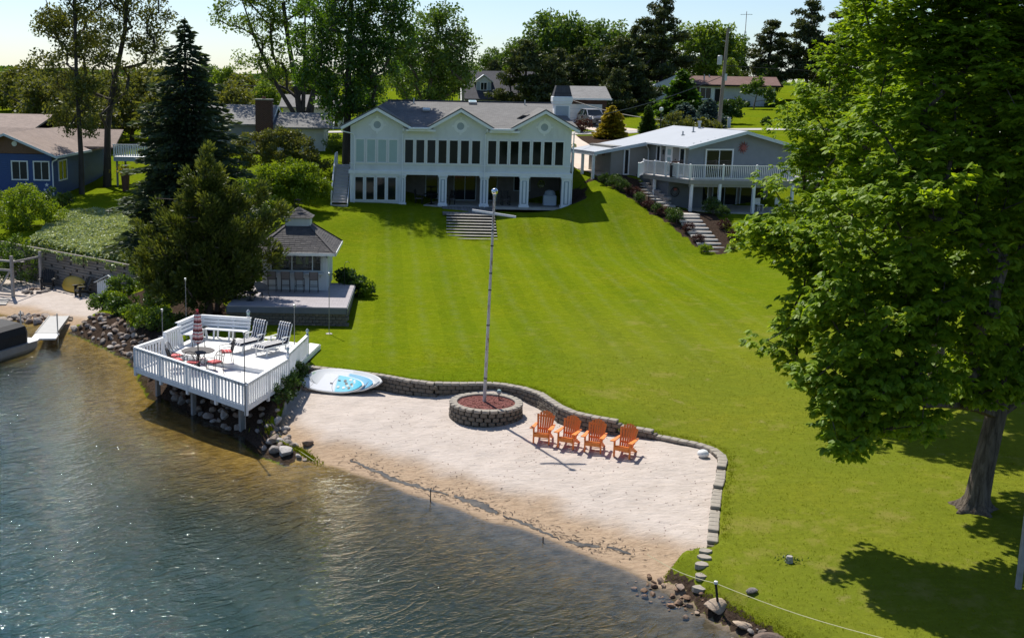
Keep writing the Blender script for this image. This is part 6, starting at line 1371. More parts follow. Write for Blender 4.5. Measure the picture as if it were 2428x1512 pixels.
leafy('airy_tree', 'tall airy tree with several leaning stems left of the dark spruce', 'tree', (-25.1, 92.0, gz(-25.1, 92)), LBt, 230, 56, .25, .85, 'leaf_olive', 'barkdark', .29, [(0, 0, -.3), (.1, 0, 2), (.2, 0, 4.5), (.6, 0, 7), (1.2, 0, 9.5), (1.8, 0, 12), (2.1, 0, 15)], 33, hollow=.25, sides=5)
# ---- many stemmed airy tree behind the chimney house, dark maple behind the lake house
LM = [(-4.2, 0, 10.0, 1.9), (-2.5, 0, 8.0, 1.8), (-3.2, 0, 12.0, 2.0), (-1.0, 0, 10.5, 2.0), (1.0, 0, 12.5, 2.1), (2.6, 0, 10.5, 1.7), (-5.6, 0, 12.5, 1.8), (-1.5, 0, 14, 2.0), (1.5, 0, 15, 2.0), (-4, 0, 14.8, 1.9), (.2, 1, 8.5, 1.6), (-6.6, 0, 10.6, 1.4), (-7.2, 0, 13.2, 1.4), (-5, 0, 7.0, 1.4), (3, 0, 13.5, 1.6), (-1, 0, 16.5, 2), (-2.6, 0, 5.9, 1.5), (.6, 0, 6.2, 1.3)]
mt = leafy('airy_tree', 'airy many stemmed tree fanning out behind the brick chimney', 'tree', (-11.4, 108, gz(-11.4, 108)), LM, 280, 54, .28, .9, 'leaf_light', 'barkdark', .34, [(0, 0, -.3), (0, 0, 1.2), (-.3, 0, 3.5), (-.7, 0, 6), (-1.2, 0, 9), (-1.6, 0, 12)], 35, hollow=.25)
xs = MB()
for dx, tx in ((.7, 2.4), (1.3, 1.2), (-.8, -5.4), (.2, .4)): xs.tube([(dx * .4, 0, -.2), (dx * .7, 0, 2), (dx + (tx - dx) * .35, 0, 5), (dx + (tx - dx) * .75, 0, 9), (tx, 0, 12.5)], [.26, .22, .17, .11, .04], 8)
xs.build('stem', M['barkdark'], mt, smooth=True)
LP_ = [(-.5, 0, 5.0, 1.6), (1.2, 0, 5.6, 1.7), (-2.2, 0, 6.6, 1.7), (0, -.5, 7.5, 2.1), (2.2, 0, 8, 2.0), (-2.6, 0, 9.2, 1.7), (0, 0, 10, 2.3), (2.5, 0, 10.5, 1.9), (-1.8, 0, 11.8, 1.9), (.8, 0, 12.6, 2.2), (3.0, .5, 12.6, 1.6), (-.5, 0, 14.5, 2.1), (1.8, 0, 14.8, 1.9), (.5, 0, 16.5, 2.0), (3.7, 0, 9.3, 1.5), (4.1, 0, 11.2, 1.3), (-3.4, .3, 8, 1.1), (-1.2, 1, 4.4, 1.3), (2.2, 1, 4.5, 1.3)]
leafy('dark_maple', 'dense dark maple rising directly behind the left gable of the lake house', 'tree', (-6.1, 91.5, gz(-6.1, 91.5)), LP_, 330, 85, .28, .85, 'leaf_maple', 'barkdark', .34, [(0, 0, -.3), (0, 0, 2), (.05, 0, 4), (.1, 0, 7), (.2, 0, 10), (.3, 0, 13)], 37, hollow=.5)
LQ = [(0, 0, 4.5, 2.2), (2.0, 0, 5.5, 2.0), (-1.5, 0, 6.5, 2.2), (1.0, 0, 7.8, 2.3), (3.0, 0, 8.2, 1.7), (-.5, 0, 9.6, 2.1), (1.8, 0, 10.3, 1.8), (-2.5, 0, 9, 1.6), (3.6, 0, 6, 1.4), (0, 0, 3.0, 2)]
leafy('light_tree', 'lighter green tree to the right of the dark maple, behind the lake house roof', 'tree', (0.0, 108, gz(0, 108)), LQ, 200, 62, .32, .9, 'leaf_wood', 'bark', .3, None, 39, hollow=.4)

# ---- wooded rise behind: a few grown kinds, then copies
def wood_lobes(seed, h, r):
    g = random.Random(seed); out = [(0, 0, h * .42, r * .75), (0, 0, h * .62, r * .8), (0, 0, h * .82, r * .55)]
    for k in range(11):
        a = k * 2.4 + g.random(); q = r * (.45 + .25 * g.random()); z = h * (.28 + .058 * k); q *= 1 - max(0, (z / h - .6)) * 1.3; out.append((q * math.cos(a), q * math.sin(a), z, r * (.36 + .12 * g.random())))
    return out
W1 = leafy('woodland_tree', 'x', 'tree', (17.2, 165, 10.4), wood_lobes(1, 12.4, 4.6), 150, 42, .55, 1.15, 'leaf_wood', 'bark', .28, None, 41, 'woodland trees on the rise')
W2 = leafy('woodland_tree', 'x', 'tree', (24.8, 165, 10.6), wood_lobes(2, 10.5, 4.3), 140, 42, .52, 1.1, 'leaf_wood', 'bark', .26, None, 43, 'woodland trees on the rise')
W3 = leafy('woodland_tree', 'x', 'tree', (38.2, 166, 11.0), wood_lobes(3, 10.6, 3.9), 130, 44, .50, 1.05, 'leaf_light', 'bark', .26, None, 45, 'woodland trees on the rise')
W4 = leafy('woodland_tree', 'x', 'tree', (-50.8, 150, 7), wood_lobes(4, 6.0, 3.6), 100, 42, .48, 1.0, 'leaf_olive', 'bark', .2, None, 47, 'trees far behind the cottages')
W1['label'] = 'rounded broadleaf tree highest on the skyline above the dormer house'; W2['label'] = 'broadleaf tree between the skyline top and the tall pine'; W3['label'] = 'light green tree just right of the tall dark pine'; W4['label'] = 'olive tree farthest left behind the brown roof'
def wcopy(src, x, y, top, h0, lab, grp='woodland trees on the rise', wide=1.0, rz=None):
    z = gz(x, y); s = (top - z) / h0; dup(src, (x, y, z - .1), R.uniform(0, 6.28) if rz is None else rz, lab, (s * wide, s * wide, s), grp)
W1.location.z = gz(17.2, 165)
for src, h0, x, y, top, lab, wd in ((W1, 12.4, 21.2, 168, 22.0, 'broadleaf tree right beside the skyline top', .9), (W2, 10.5, 12.4, 162, 18.4, 'broadleaf tree on the left shoulder of the wooded rise', 1.0), (W2, 10.5, 9.3, 166, 17.2, 'thin broadleaf tree at the left end of the wooded rise', .8),
        (W1, 12.4, 28.6, 168, 20.2, 'broadleaf tree directly left of the tall dark pine', .9), (W3, 10.6, 41.2, 168, 21.4, 'light green tree behind the utility pole', 1.0), (W2, 10.5, 44.4, 171, 19.8, 'broadleaf tree left of the antenna mast', .8), (W2, 10.5, 33.5, 172, 20.2, 'broadleaf tree behind the tall dark pine', .9),
        (W1, 12.4, 2.0, 140, 17.0, 'broadleaf tree left of the dormer house, behind the lighter tree', .8), (W3, 10.6, -2.5, 150, 17.6, 'light tree seen low behind the lake house ridge', .9), (W2, 10.5, 6.5, 178, 15.5, 'low broadleaf tree behind the dormer house', 1.1), (W3, 10.6, 40.5, 158, 16.4, 'low light green tree above the ranch roof', .8), (W2, 10.5, 45.5, 158, 15.5, 'low tree above the middle of the ranch roof', 1.0),
        (W2, 10.5, -6.5, 128, 13.5, 'broadleaf tree low between the maple trunk and chimney house', 1.0), (W3, 10.6, -17.5, 128, 12.4, 'light green tree behind the grey roofed house', 1.0), (W3, 10.6, -23.5, 140, 14.0, 'light green tree right of the dark spruce', .9), (W1, 12.4, -20.0, 160, 14.5, 'tree behind the grey roofed house, farther back', 1.1), (W2, 10.5, 55, 165, 19, 'broadleaf tree behind the dark pines on the right', 1.0), (W1, 12.4, 62, 160, 21, 'broadleaf tree beyond the huge tree on the right', 1.0), (W2, 10.5, -13, 150, 14, 'tree filling the gap under the airy crown', 1.1), (W1, 12.4, -28, 150, 14.5, 'tree behind the spruce', 1.0)):
    wcopy(src, x, y, top, h0, lab, wide=wd)
W4.location.z = gz(-50.8, 150)
for x, y, top, lab, wd in ((-41.5, 130, 11.8, 'olive tree behind the brown roof, right of the wire', 1.2), (-35, 124, 11.6, 'olive tree behind the slim tree', 1.2), (-29.5, 118, 12.2, 'bushy tree between the slim tree and the airy tree', 1.1), (-56, 160, 12.4, 'olive tree at the left border far behind the cottages', 1.2), (-24.5, 112, 11.0, 'bushy tree right of the airy tree stems', 1.1), (-19, 116, 11.3, 'bushy olive tree behind the spruce', 1.1), (-46, 140, 12.0, 'olive tree in the middle of the far row', 1.1), (-31.5, 112, 9.4, 'low olive tree over the navy cottage ridge', 1.2), (-63, 150, 12.3, 'bushy far tree just inside the left border', 1.4), (-49, 165, 12.6, 'far tree rising behind the gap left of the slim tree', 1.4), (-43, 155, 12.4, 'far bushy tree seen between the slim tree and its neighbour', 1.4), (-37, 160, 12.8, 'far tree behind the crown of the airy tree', 1.4), (-31, 140, 12.6, 'far bushy tree left of the spruce tip', 1.4), (-20.5, 138, 12.2, 'far bushy tree right of the spruce tip', 1.4), (-15, 142, 12.4, 'far bushy tree under the many stemmed crown', 1.4), (-53, 135, 11.4, 'near bushy tree above the left end of the brown roof', 1.3)):
    wcopy(W4, x, y, top, 6.0, lab, 'trees far behind the cottages', wd)
# pines: layered, ragged
def pine_lobes(seed, h, r, z0, top):
    g = random.Random(seed); out = []; n = 26
    for k in range(n):
        f = k / (n - 1); z = h * (z0 + (1 - z0) * f); q = r * ((1 - f) ** top) * g.uniform(.35, .85); a = k * 2.4 + g.uniform(-.4, .4); out.append((q * math.cos(a), q * math.sin(a), z, r * (.20 + .22 * (1 - f)) * g.uniform(.8, 1.3), .38))
    return out + [(0, 0, h * .97, r * .16, 1.3)]
PN = leafy('pine_tree', 'x', 'tree', (11.6, 139, 9.0), pine_lobes(1, 7.8, 3.9, .12, .55), 170, 62, .50, .80, 'ned_pine', 'barkdark', .2, [(0, 0, -.2), (0, 0, 2), (.1, 0, 4), (0, 0, 7.4)], 51, 'dark pines on the rise', wr=.34, flat=.42, upb=.9, hollow=.3)
PT = leafy('pine_tree', 'x', 'tree', (29.6, 150, 10.0), pine_lobes(2, 13.2, 3.6, .26, .40), 200, 62, .52, .85, 'ned_pine', 'barkdark', .24, [(0, 0, -.2), (.1, 0, 3), (.2, 0, 7), (0, 0, 12.6)], 53, 'dark pines on the rise', wr=.34, flat=.5, upb=.9, hollow=.3)
PN['label'] = 'dark pine touching the right side of the dormer house'; PT['label'] = 'tallest dark pine breaking the skyline above the garage'
PN.location.z = gz(11.6, 139); PT.location.z = gz(29.6, 150)
for src, h0, x, y, top, lab, wd in ((PN, 7.8, 14.6, 138, 15.2, 'dark pine behind the lake house chimney, left one', 1.0), (PN, 7.8, 18.6, 142, 16.4, 'dark pine above the brick garage', 1.1), (PN, 7.8, 23.6, 144, 17.6, 'brownish pine right of the brick garage', 1.2), (PT, 13.2, 26.6, 152, 19.5, 'ragged pine just left of the tallest pine', .9), (PN, 7.8, 22.0, 136, 14.0, 'shaggy pine beside the garage corner', 1.0), (PT, 13.2, 46.2, 160, 20.9, 'dark pine right of the antenna mast', 1.3), (PT, 13.2, 51, 159, 23.4, 'dark pine beside the huge tree, left one', 1.0), (PT, 13.2, 55.5, 157, 24.0, 'dark pine beside the huge tree, right one', 1.1), (PN, 7.8, 26.0, 140, 13.0, 'low dark pine left of the white gable', .9), (PN, 7.8, 8.6, 150, 15.0, 'dark pine peeking over the dormer house roof', .8), (PN, 7.8, 16.5, 150, 16.5, 'dark pine at the back of the garage', 1.0)):
    wcopy(src, x, y, top, h0, lab, 'dark pines on the rise', wd)
for k, (x, y, top, wd) in enumerate(((58, 128, 20, 1.0), (66, 138, 21, 1.1), (72, 122, 19, 1.0), (84, 140, 21, 1.2), (78, 160, 22, 1.1), (96, 150, 21, 1.2), (70, 175, 22, 1.1), (92, 118, 19, 1.0), (110, 135, 21, 1.2))):
    wcopy((W1, W2, W3)[k % 3], x, y, top, (12.4, 10.5, 10.6)[k % 3], 'broadleaf tree hidden beyond the huge bright green tree, towards the right', 'trees hidden behind the huge tree', wd)
# far tree line as one mass
def treeline():
    g = np.random.default_rng(77); n = 40000; x = g.uniform(-260, 260, n); y = 255 + g.normal(size=n) * 9; base = np.array([gz(a, b_) for a, b_ in zip(x[::50], y[::50])]).repeat(50)[:n]
    hh = (4.5 + 3.0 * vnoise(x, y * .2, 9, 2) + 2 * vnoise(x, y * .2, 3.5, 4)) * (1.0 + .35 * (x < -40)); z = base + hh * g.random(n) ** .6 * .95; z = np.minimum(z, 12.2 + 1.6 * vnoise(x, y * .2, 6, 7) + .6 * g.random(n))
    P = np.stack([x, y, z], 1); tag(link('treeline', leaves_mesh('treeline', P, rdir(n, g), rdir(n, g, .5), 1.0 * (.6 + .8 * g.random(n)), g.random(n) * .5, M['leaf_wood'], .7)), 'far wooded line closing the horizon', kind='stuff')
treeline()

# ---- shrubs
def shrub(name, label, base, lobes, ncl, nl, ls, clr, m, group=None, seed=1, cat='shrub', wr=.5, upb=.5, stem=.04):
    return leafy(name, label, cat, base, lobes, ncl, nl, ls, clr, m, 'bark', stem, [(0, 0, -.15), (0, 0, .15), (0, 0, max(.2, .5 * max(l[2] for l in lobes)))], seed, group, hollow=.55, wr=wr, upb=upb, sides=4)
def at(x, y): return (x, y, gz(x, y))
shrub('large_shrub', 'large rounded yellow green shrub at the left foot of the house staircase', at(-9.0, 80.5), [(0, 0, 1.7, 1.5), (-1.4, .3, 1.9, 1.2), (1.3, 0, 1.5, 1.1), (-.3, 0, 2.5, 1.2), (.8, 0, 2.3, .9), (2.0, .2, 1.4, .6), (-2.3, 0, 1.4, .9)], 190, 100, .18, .42, 'leaf_shrub', seed=61)
shrub('large_shrub', 'tall shrub with reddish tips between the chimney house and the yellow green shrub', at(-10.6, 85.5), [(0, 0, 2.2, 1.5), (-1.8, 0, 2.4, 1.3), (1.6, 0, 2.2, 1.3), (2.6, .2, 1.6, 1.0), (-.5, 0, 3.3, 1.0), (1.0, 0, 3.0, .9), (-3, 0, 1.9, 1.1)], 180, 90, .19, .45, 'leaf_olive', seed=62)
shrub('dark_shrub', 'dark shrub mass below the yellow green shrub beside the cedar', at(-11.5, 74.5), [(0, 0, 1.2, 1.3), (-1.8, 0, 1.3, 1.3), (1.6, .4, 1.1, 1.0), (-.6, .8, 2.2, 1.0), (-3.2, .2, 1.2, 1.1), (2.6, 1.2, 1.0, .7)], 90, 75, .16, .42, 'leaf_box', seed=63)
shrub('green_shrub', 'bright green shrub just behind the pavilion cupola', at(-7.6, 62.5), [(0, 0, .7, .9), (1.1, 0, .6, .7), (-.9, 0, .9, .8)], 50, 70, .15, .35, 'leaf_shrub', seed=64)
shrub('small_shrub', 'small green shrub against the corner of the chimney house wall', at(-7.6, 96.5), [(0, 0, .8, .8), (.5, 0, .6, .6)], 30, 60, .14, .35, 'leaf_wood', seed=65)
shrub('leafy_shrub', 'bright green shrub above the left end of the timber wall', at(-24.4, 71.5), [(0, 0, 1.1, 1.3), (-1.6, 0, 1.0, 1.3), (1.2, .4, .9, .9), (-.5, .6, 1.8, 1.0)], 80, 75, .17, .4, 'leaf_shrub', seed=66)
shrub('leafy_shrub', 'dark rounded shrub on the slope in front of the navy cottage', at(-24.9, 77.5), [(0, 0, .7, .8), (.8, 0, .6, .6), (-.7, 0, .6, .6)], 45, 70, .14, .33, 'leaf_box', seed=67)
shrub('leafy_shrub', 'large green shrub at the left border below the navy cottage', at(-27.0, 75.5), [(0, 0, .9, 1.1), (1.1, 0, 1.0, .9), (-1.2, 0, .8, 1.0)], 60, 70, .16, .38, 'leaf_shrub', seed=68)
shrub('leafy_shrub', 'deep green shrub beside the boat lift at the left end of the timber wall', at(-22.9, 65.2), [(0, 0, .9, 1.0), (-1.2, 0, 1.1, 1.1), (-.4, .4, 1.9, .9), (-2.4, .2, 1.4, 1.2)], 70, 75, .16, .38, 'leaf_wood', seed=69)
# low plants along the shore bank
for k, (x, y, s, m, lab) in enumerate(((-16.0, 59.2, .75, 'leaf_shrub', 'low bright plants below the small white shed'), (-15.2, 58.2, .6, 'leaf_wood', 'low green plants on the red brown bank'), (-15.9, 56.6, .5, 'leaf_wood', 'small round plant on top of the shore rocks near the gangway'), (-14.5, 54.9, .45, 'leaf_box', 'small dark plant on the shore bank'), (-13.8, 53.9, .42, 'leaf_wood', 'small plant in the middle of the shore bank'), (-12.6, 52.2, .75, 'leaf_shrub', 'leafy clump nearest the left corner of the white deck'), (-11.8, 51.0, .7, 'leaf_wood', 'leafy clump behind the left railing of the white deck'), (-12.9, 55.5, .8, 'leaf_box', 'dark undergrowth in front of the cedar trunk'), (-11.3, 53.0, .8, 'leaf_box', 'dark undergrowth between the cedar and the bench'), (-13.8, 59.4, .9, 'leaf_wood', 'tall undergrowth right of the small white shed'), (-10.6, 58.6, .9, 'leaf_box', 'dark undergrowth left of the grey deck'), (-9.3, 60.6, .8, 'leaf_box', 'dark undergrowth behind the bar pavilion'), (-15.3, 56.9, .4, 'leaf_shrub', 'smallest bright plant on the red brown bank'))):
    s *= 1.15
    shrub('bank_plant', lab, at(x, y), [(0, 0, .35 * s / .6, s * .8), (s * .8, 0, .25, s * .6), (-s * .7, .1, .3, s * .6)], 26, 60, .13, .26, m, 'plants on the shore bank', 70 + k)
# evergreen and purple shrubs beside the neighbour steps
SH_ = shrub('round_shrub', 'x', at(14.1, 85.6), [(0, 0, .5, .55), (.25, 0, .45, .4), (-.3, .1, .4, .4)], 45, 55, .085, .2, 'leaf_box', 'rounded shrubs beside the garden steps', 81)
PR_ = shrub('purple_shrub', 'x', at(15.2, 84.4), [(0, 0, .35, .42), (.2, 0, .35, .3), (-.2, 0, .3, .3)], 34, 50, .075, .17, 'leaf_red', 'purple shrubs beside the garden steps', 82)
SH_['label'] = 'middle one of three dark round shrubs at the carport corner'; PR_['label'] = 'purple shrub highest beside the upper steps'
for x, y, s, lab in ((13.55, 86.6, 1.0, 'dark round shrub closest to the carport post'), (14.6, 84.8, 1.15, 'largest of three dark round shrubs below the carport corner'), (15.65, 83.2, .95, 'green round shrub left of the middle of the upper steps'), (16.55, 81.6, .9, 'small green shrub low beside the upper steps'), (17.35, 80.6, .95, 'green shrub left of the landing'), (17.6, 79.8, 1.25, 'big round shrub left of the top of the lower steps'), (20.5, 81.5, 1.5, 'large spreading green shrub right of the landing'), (20.9, 80.6, 1.1, 'green shrub behind the purple ones right of the lower steps')):
    dup(SH_, at(x - .15, y), R.uniform(0, 6), lab, s * .78)
for x, y, s, lab in ((16.1, 82.3, 1.0, 'purple shrub halfway down the upper steps'), (17.0, 81.1, 1.05, 'purple shrub near the bottom of the upper steps'), (18.2, 78.3, 1.1, 'purple shrub left of the upper half of the lower steps'), (18.55, 76.6, 1.1, 'purple shrub left of the lower half of the lower steps'), (20.2, 78.6, 1.15, 'purple shrub right of the lower steps, upper one'), (20.5, 76.9, 1.2, 'purple shrub right of the lower steps, lower one')):
    dup(PR_, at(x + (.25 if x > 19 else -.25), y), R.uniform(0, 6), lab, s * .8)
dup(PR_, at(15.6, 116.5), 1, 'purple bush beside the road at the mailbox', 2.0, 'purple bushes by the road')
ls_ = shrub('low_shrub', 'low green tuft at the bottom left of the lower steps', at(18.3, 75.0), [(0, 0, .2, .35), (.3, 0, .15, .3)], 24, 50, .09, .18, 'leaf_shrub', 'low tufts at the foot of the steps', 83); dup(ls_, at(20.1, 75.2), 2, 'low green tuft at the bottom right of the lower steps', .8)
conifer('golden_conifer', 'golden yellow pyramid conifer beyond the carport roof', at(17.75, 112), 3.0, 1.5, 26, 'leaf_yellow', 'bark', 85, .02, .02, (.30, .15), None, 2.6, .62, .12, 'conifer')
conifer('columnar_conifer', 'narrow dark green cone shaped evergreen behind the neighbour roof', at(21.2, 112), 2.9, .85, 26, 'leaf_box', 'bark', 86, .02, -.3, (.24, .12), None, 2.4, .55, .05, 'conifer')
conifer('blue_spruce', 'blue green young spruce beside the utility pole', at(28.6, 119), 2.9, 2.0, 20, 'ned_bspruce', 'bark', 87, .04, .05, (.32, .14), 'young blue spruces', 2.4, .75, .15, 'conifer')
bsp = bpy.data.objects['blue_spruce']; dup(bsp, at(26.4, 120), 2.1, 'spreading blue green spruce left of the taller young one', (1.2, 1.2, .85))
shrub('hedge_shrub', 'yellow green loose hedge behind the neighbour roof', at(25.0, 114), [(0, 0, .8, 1.0), (1.5, 0, .7, 1.0), (-1.5, 0, .8, 1.0), (2.8, .3, .6, .9), (-.4, .5, 1.3, .8)], 80, 55, .24, .42, 'leaf_olive', seed=88)
shrub('dark_shrub', 'dark tall shrub right behind the utility pole', at(31.6, 122), [(0, 0, 1.1, 1.1), (.6, 0, 1.9, .8), (-.5, 0, 1.6, .8)], 60, 55, .26, .42, 'leaf_box', seed=89)
conifer('young_maple', 'dark green pyramid tree in front of the ranch house wall', at(27.7, 128), 5.4, 2.7, 22, 'leaf_maple', 'bark', 90, .06, -.05, (.48, .30), None, 2.6, .7, .2)
leafy('ornamental_tree', 'small spreading tree in front of the white ranch wall', 'tree', at(39.5, 142), [(0, 0, 2.4, 1.0), (1.2, 0, 2.0, .8), (-1.2, 0, 2.2, .8), (.2, 0, 3.1, .7), (1.9, 0, 1.4, .6)], 50, 45, .3, .42, 'leaf_wood', 'bark', .08, None, 91)
shrub('low_shrub', 'tiny dark shrub alone on the lawn above the road', at(34.6, 119.5), [(0, 0, .4, .5)], 18, 45, .2, .25, 'leaf_box', 'low shrubs near the road', 92)
shrub('hosta_clump', 'dark leafy clump with a lime coloured hosta at the right of the pavilion', at(-3.6, 57.9), [(0, 0, .55, .6), (.6, .2, .5, .5), (-.3, .4, .8, .5)], 40, 55, .2, .3, 'leaf_box', seed=93); shrub('hosta_clump', 'lime green hosta at the back right corner of the grey deck', at(-2.95, 57.6), [(0, 0, .3, .35), (.2, 0, .45, .25)], 14, 40, .22, .2, 'leaf_shrub', seed=94)
shrub('shore_shrub', 'dark ground plants between the white deck and the paddle boards', at(-4.75, 41.6), [(0, 0, .25, .4), (.1, .9, .3, .4), (-.1, -1, .25, .4), (-.2, -1.9, .2, .35)], 60, 60, .10, .2, 'leaf_box', seed=95)
for k, (dx, lab) in enumerate(((0, 'low plant left of the ornamental tree at the ranch wall'), (3.4, 'low plant at the right end of the ranch wall'), (-1.3, 'low plant under the ornamental tree'))): shrub('wall_plant', lab, at(39.0 + dx, 145.9), [(0, 0, .4, .5), (.6, 0, .3, .4)], 18, 40, .25, .25, 'leaf_wood', 'plants along the ranch wall', 96 + k)
# pale ivy over the slope above the timber wall
def ivy():
    g = np.random.default_rng(99); poly = [(-23.2, 67.0), (-15.2, 60.3), (-14.0, 63), (-15.2, 69), (-18, 73.5), (-21.5, 77.5), (-24, 77), (-23.4, 72)]
    x = g.uniform(-25, -13.5, 60000); y = g.uniform(60, 78, 60000); k = inside(x, y, poly); x, y = x[k], y[k]; n = len(x)
    _z = np.array([gz(a, b_) for a, b_ in zip(x, y)]); bumps = vnoise(x, y, 1.1, 3) * .22 + vnoise(x, y, .4, 4) * .12
    P = np.stack([x, y, _z + .03 + bumps * (.5 + .5 * g.random(n))], 1); t_ = np.clip(.15 + .55 * vnoise(x, y, .55, 6) + .35 * g.random(n), 0, 1)
    hang = 900; s = g.uniform(0, len(TWALL) - 1.01, hang); i = s.astype(int); f = s - i; W_ = np.array(TWALL); q = W_[i] * (1 - f[:, None]) + W_[i + 1] * f[:, None]
    P2 = np.stack([q[:, 0] - .1, q[:, 1] - .16, 2.42 - .35 * g.random(hang) * (vnoise(q[:, 0], q[:, 1], .8, 9) > .45) - .1 * g.random(hang)], 1); P = np.vstack([P, P2]); t_ = np.r_[t_, g.random(hang) * .6]; n = len(P)
    tag(link('ivy_cover', leaves_mesh('ivy_cover', P, rdir(n, g), rdir(n, g, 1.6), .16 * (.6 + .8 * g.random(n)), t_, M['leaf_ivy'], .7)), 'pale green ivy covering the slope above the timber wall', kind='stuff')
ivy()
# grass tufts: along edges where lawn meets sand, stone and water
def tufts():
    g = np.random.default_rng(123); pts = []
    for path, off, n in ((WALL[1:], .20, 2600), ([(7.5, 27.9), (6.5, 27.6), (6.0, 26.9), (5.75, 26.4)], .05, 900), ([(6.6, 25.8), (7.5, 24.2), (8.4, 22.6), (9.4, 20.5)], .0, 1500), ([(-4.95, 37.4), (-4.2, 36.5), (-3.6, 35.7)], .05, 700), ([(-3.4, 50.9), (-3.3, 58)], .1, 500), ([(1.5, 75.6), (4.9, 75.6)], -.1, 300)):
        for a, c in zip(path[:-1], path[1:]):
            L = math.hypot(c[0] - a[0], c[1] - a[1]); tot = sum(math.hypot(q[0] - p[0], q[1] - p[1]) for p, q in zip(path[:-1], path[1:])); k = int(n * L / tot)
            for _ in range(k):
                t = g.random(); o = off + abs(g.normal()) * .12; nx_, ny_ = -(c[1] - a[1]) / L, (c[0] - a[0]) / L; pts.append((a[0] + t * (c[0] - a[0]) + nx_ * o, a[1] + t * (c[1] - a[1]) + ny_ * o))
    x = g.uniform(-6.3, 18, 26000); y = 20 + 26 * g.random(26000) ** 1.3; k = (~inside(x, y, BEACH)) & inside(x, y, LAND) & (sdist(x, y, BEACH) < -.3) & ((x > 0) | (y > 46)); pts += list(zip(x[k], y[k]))
    P = np.array([(a, b_, gz(a, b_)) for a, b_ in pts]); P = P[P[:, 2] > .06]; P = np.repeat(P, 3, 0); n = len(P); P[:, :2] += g.normal(size=(n, 2)) * .025; hgt = .036 * (.5 + g.random(n)); P[:, 2] += hgt * .4
    A_ = rdir(n, g) * .55 + np.array([0, 0, 1.0]); tag(link('grass_tufts', leaves_mesh('grass_tufts', P, A_, rdir(n, g), hgt, g.random(n), M['leaf_grass'], .28)), 'short grass blades along the lawn edges', kind='stuff')
M['leaf_grass'] = leafmat('grass_blade', (.13, .19, .004), (.24, .25, .015), .3, .0)
tufts()
# ------------------------------------------------------------------ rocks
def rock_mesh(seed, flat=.7):
    import bmesh
    g = np.random.default_rng(seed); bm = bmesh.new(); bmesh.ops.create_icosphere(bm, subdivisions=2, radius=.5)
    pl_ = [(rdir(1, g)[0], .25 + .16 * g.random()) for _ in range(12)]
    for v in bm.verts:
        p = np.array(v.co)
        for n, d in pl_:
            e = p @ n - d
            if e > 0: p = p - n * e * .93
        v.co = (p[0] * 1.15, p[1] * .95, p[2] * flat)
    me = bpy.data.meshes.new('rock'); bm.to_mesh(me); bm.free(); me.materials.append(M['rock']); me.polygons.foreach_set('use_smooth', [True] * len(me.polygons))
    try: me.set_sharp_from_angle(angle=math.radians(30))
    except Exception: pass
    return me
RM = [rock_mesh(200 + i, .6 + .06 * i) for i in range(7)]
def recol(me, m): c = me.copy(); c.materials.clear(); c.materials.append(m); return c
M['rockbrown'] = rockmat('brown_shore_rock', [(0, (.21, .125, .075)), (.25, (.34, .22, .14)), (.5, (.17, .10, .07)), (.75, (.40, .30, .22)), (1, (.28, .16, .10))]); M['rocktan'] = rockmat('tan_boulder', [(0, (.44, .34, .25)), (1, (.48, .37, .27))]); M['rockdark'] = rockmat('dark_brown_boulder', [(0, (.17, .12, .095)), (1, (.20, .14, .11))])
RB = [recol(m_, M['rockbrown']) for m_ in RM]; RT = [recol(m_, M['rocktan']) for m_ in RM]; RD = [recol(m_, M['rockdark']) for m_ in RM]
def rock(x, y, s, label, group=None, dz=0, sc=(1, 1, 1), rz=None, cat='rock', name='rock', pool=None):
    o = link(name, R.choice(pool or RM), None, (x, y, gz(x, y) + dz + s * .16), (R.uniform(-.3, .3), R.uniform(-.3, .3), R.uniform(0, 6.28) if rz is None else rz), (s * sc[0], s * sc[1], s * sc[2]))
    return tag(o, label, cat, group)
def scatter(path, w0, w1, n, smin, smax, label, group, mind=.72, pool=None):
    L = [math.hypot(b_[0] - a[0], b_[1] - a[1]) for a, b_ in zip(path[:-1], path[1:])]; tot = sum(L); placed = []; tries = 0
    while len(placed) < n and tries < n * 40:
        tries += 1; s = R.random() * tot; i = 0
        while s > L[i]: s -= L[i]; i += 1
        a, b_ = path[i], path[i + 1]; t = s / L[i]; nx_, ny_ = -(b_[1] - a[1]) / L[i], (b_[0] - a[0]) / L[i]; o = R.uniform(w0, w1); x, y = a[0] + t * (b_[0] - a[0]) + nx_ * o, a[1] + t * (b_[1] - a[1]) + ny_ * o; sz = smin + (smax - smin) * R.random() ** 1.6
        if any((x - p[0]) ** 2 + (y - p[1]) ** 2 < ((sz + p[2]) * .5 * mind) ** 2 for p in placed): continue
        placed.append((x, y, sz)); q_ = (sz - smin) / (smax - smin); rock(x, y, sz, ('small ' if q_ < .25 else 'large ' if q_ > .62 else 'middling ') + label.replace('small ', '').replace('pale rock', 'pale rock'), group, pool=pool)
rev = lambda p: list(reversed(p))
scatter([(-17.6, 56.2), (-19.0, 57.0), (-20.9, 57.6)], -.55, .75, 46, .25, .62, 'grey rock heaped on the small jetty left of the gangway', 'rocks of the jetty by the gangway')
scatter([(-10.6, 44.6), (-11.6, 47.0), (-12.4, 49.2), (-14.2, 51.5), (-16.0, 53.9), (-17.0, 55.0)], -1.25, .15, 112, .22, .48, 'rounded grey rock in the bank between the gangway and the white deck', 'rocks banked along the shore')
scatter([(-4.6, 36.1), (-6.1, 38.3), (-8.2, 40.9), (-10.1, 43.3)], -1.5, .1, 74, .22, .5, 'rounded rock in the dark bank under the white deck', 'rocks under the white deck')
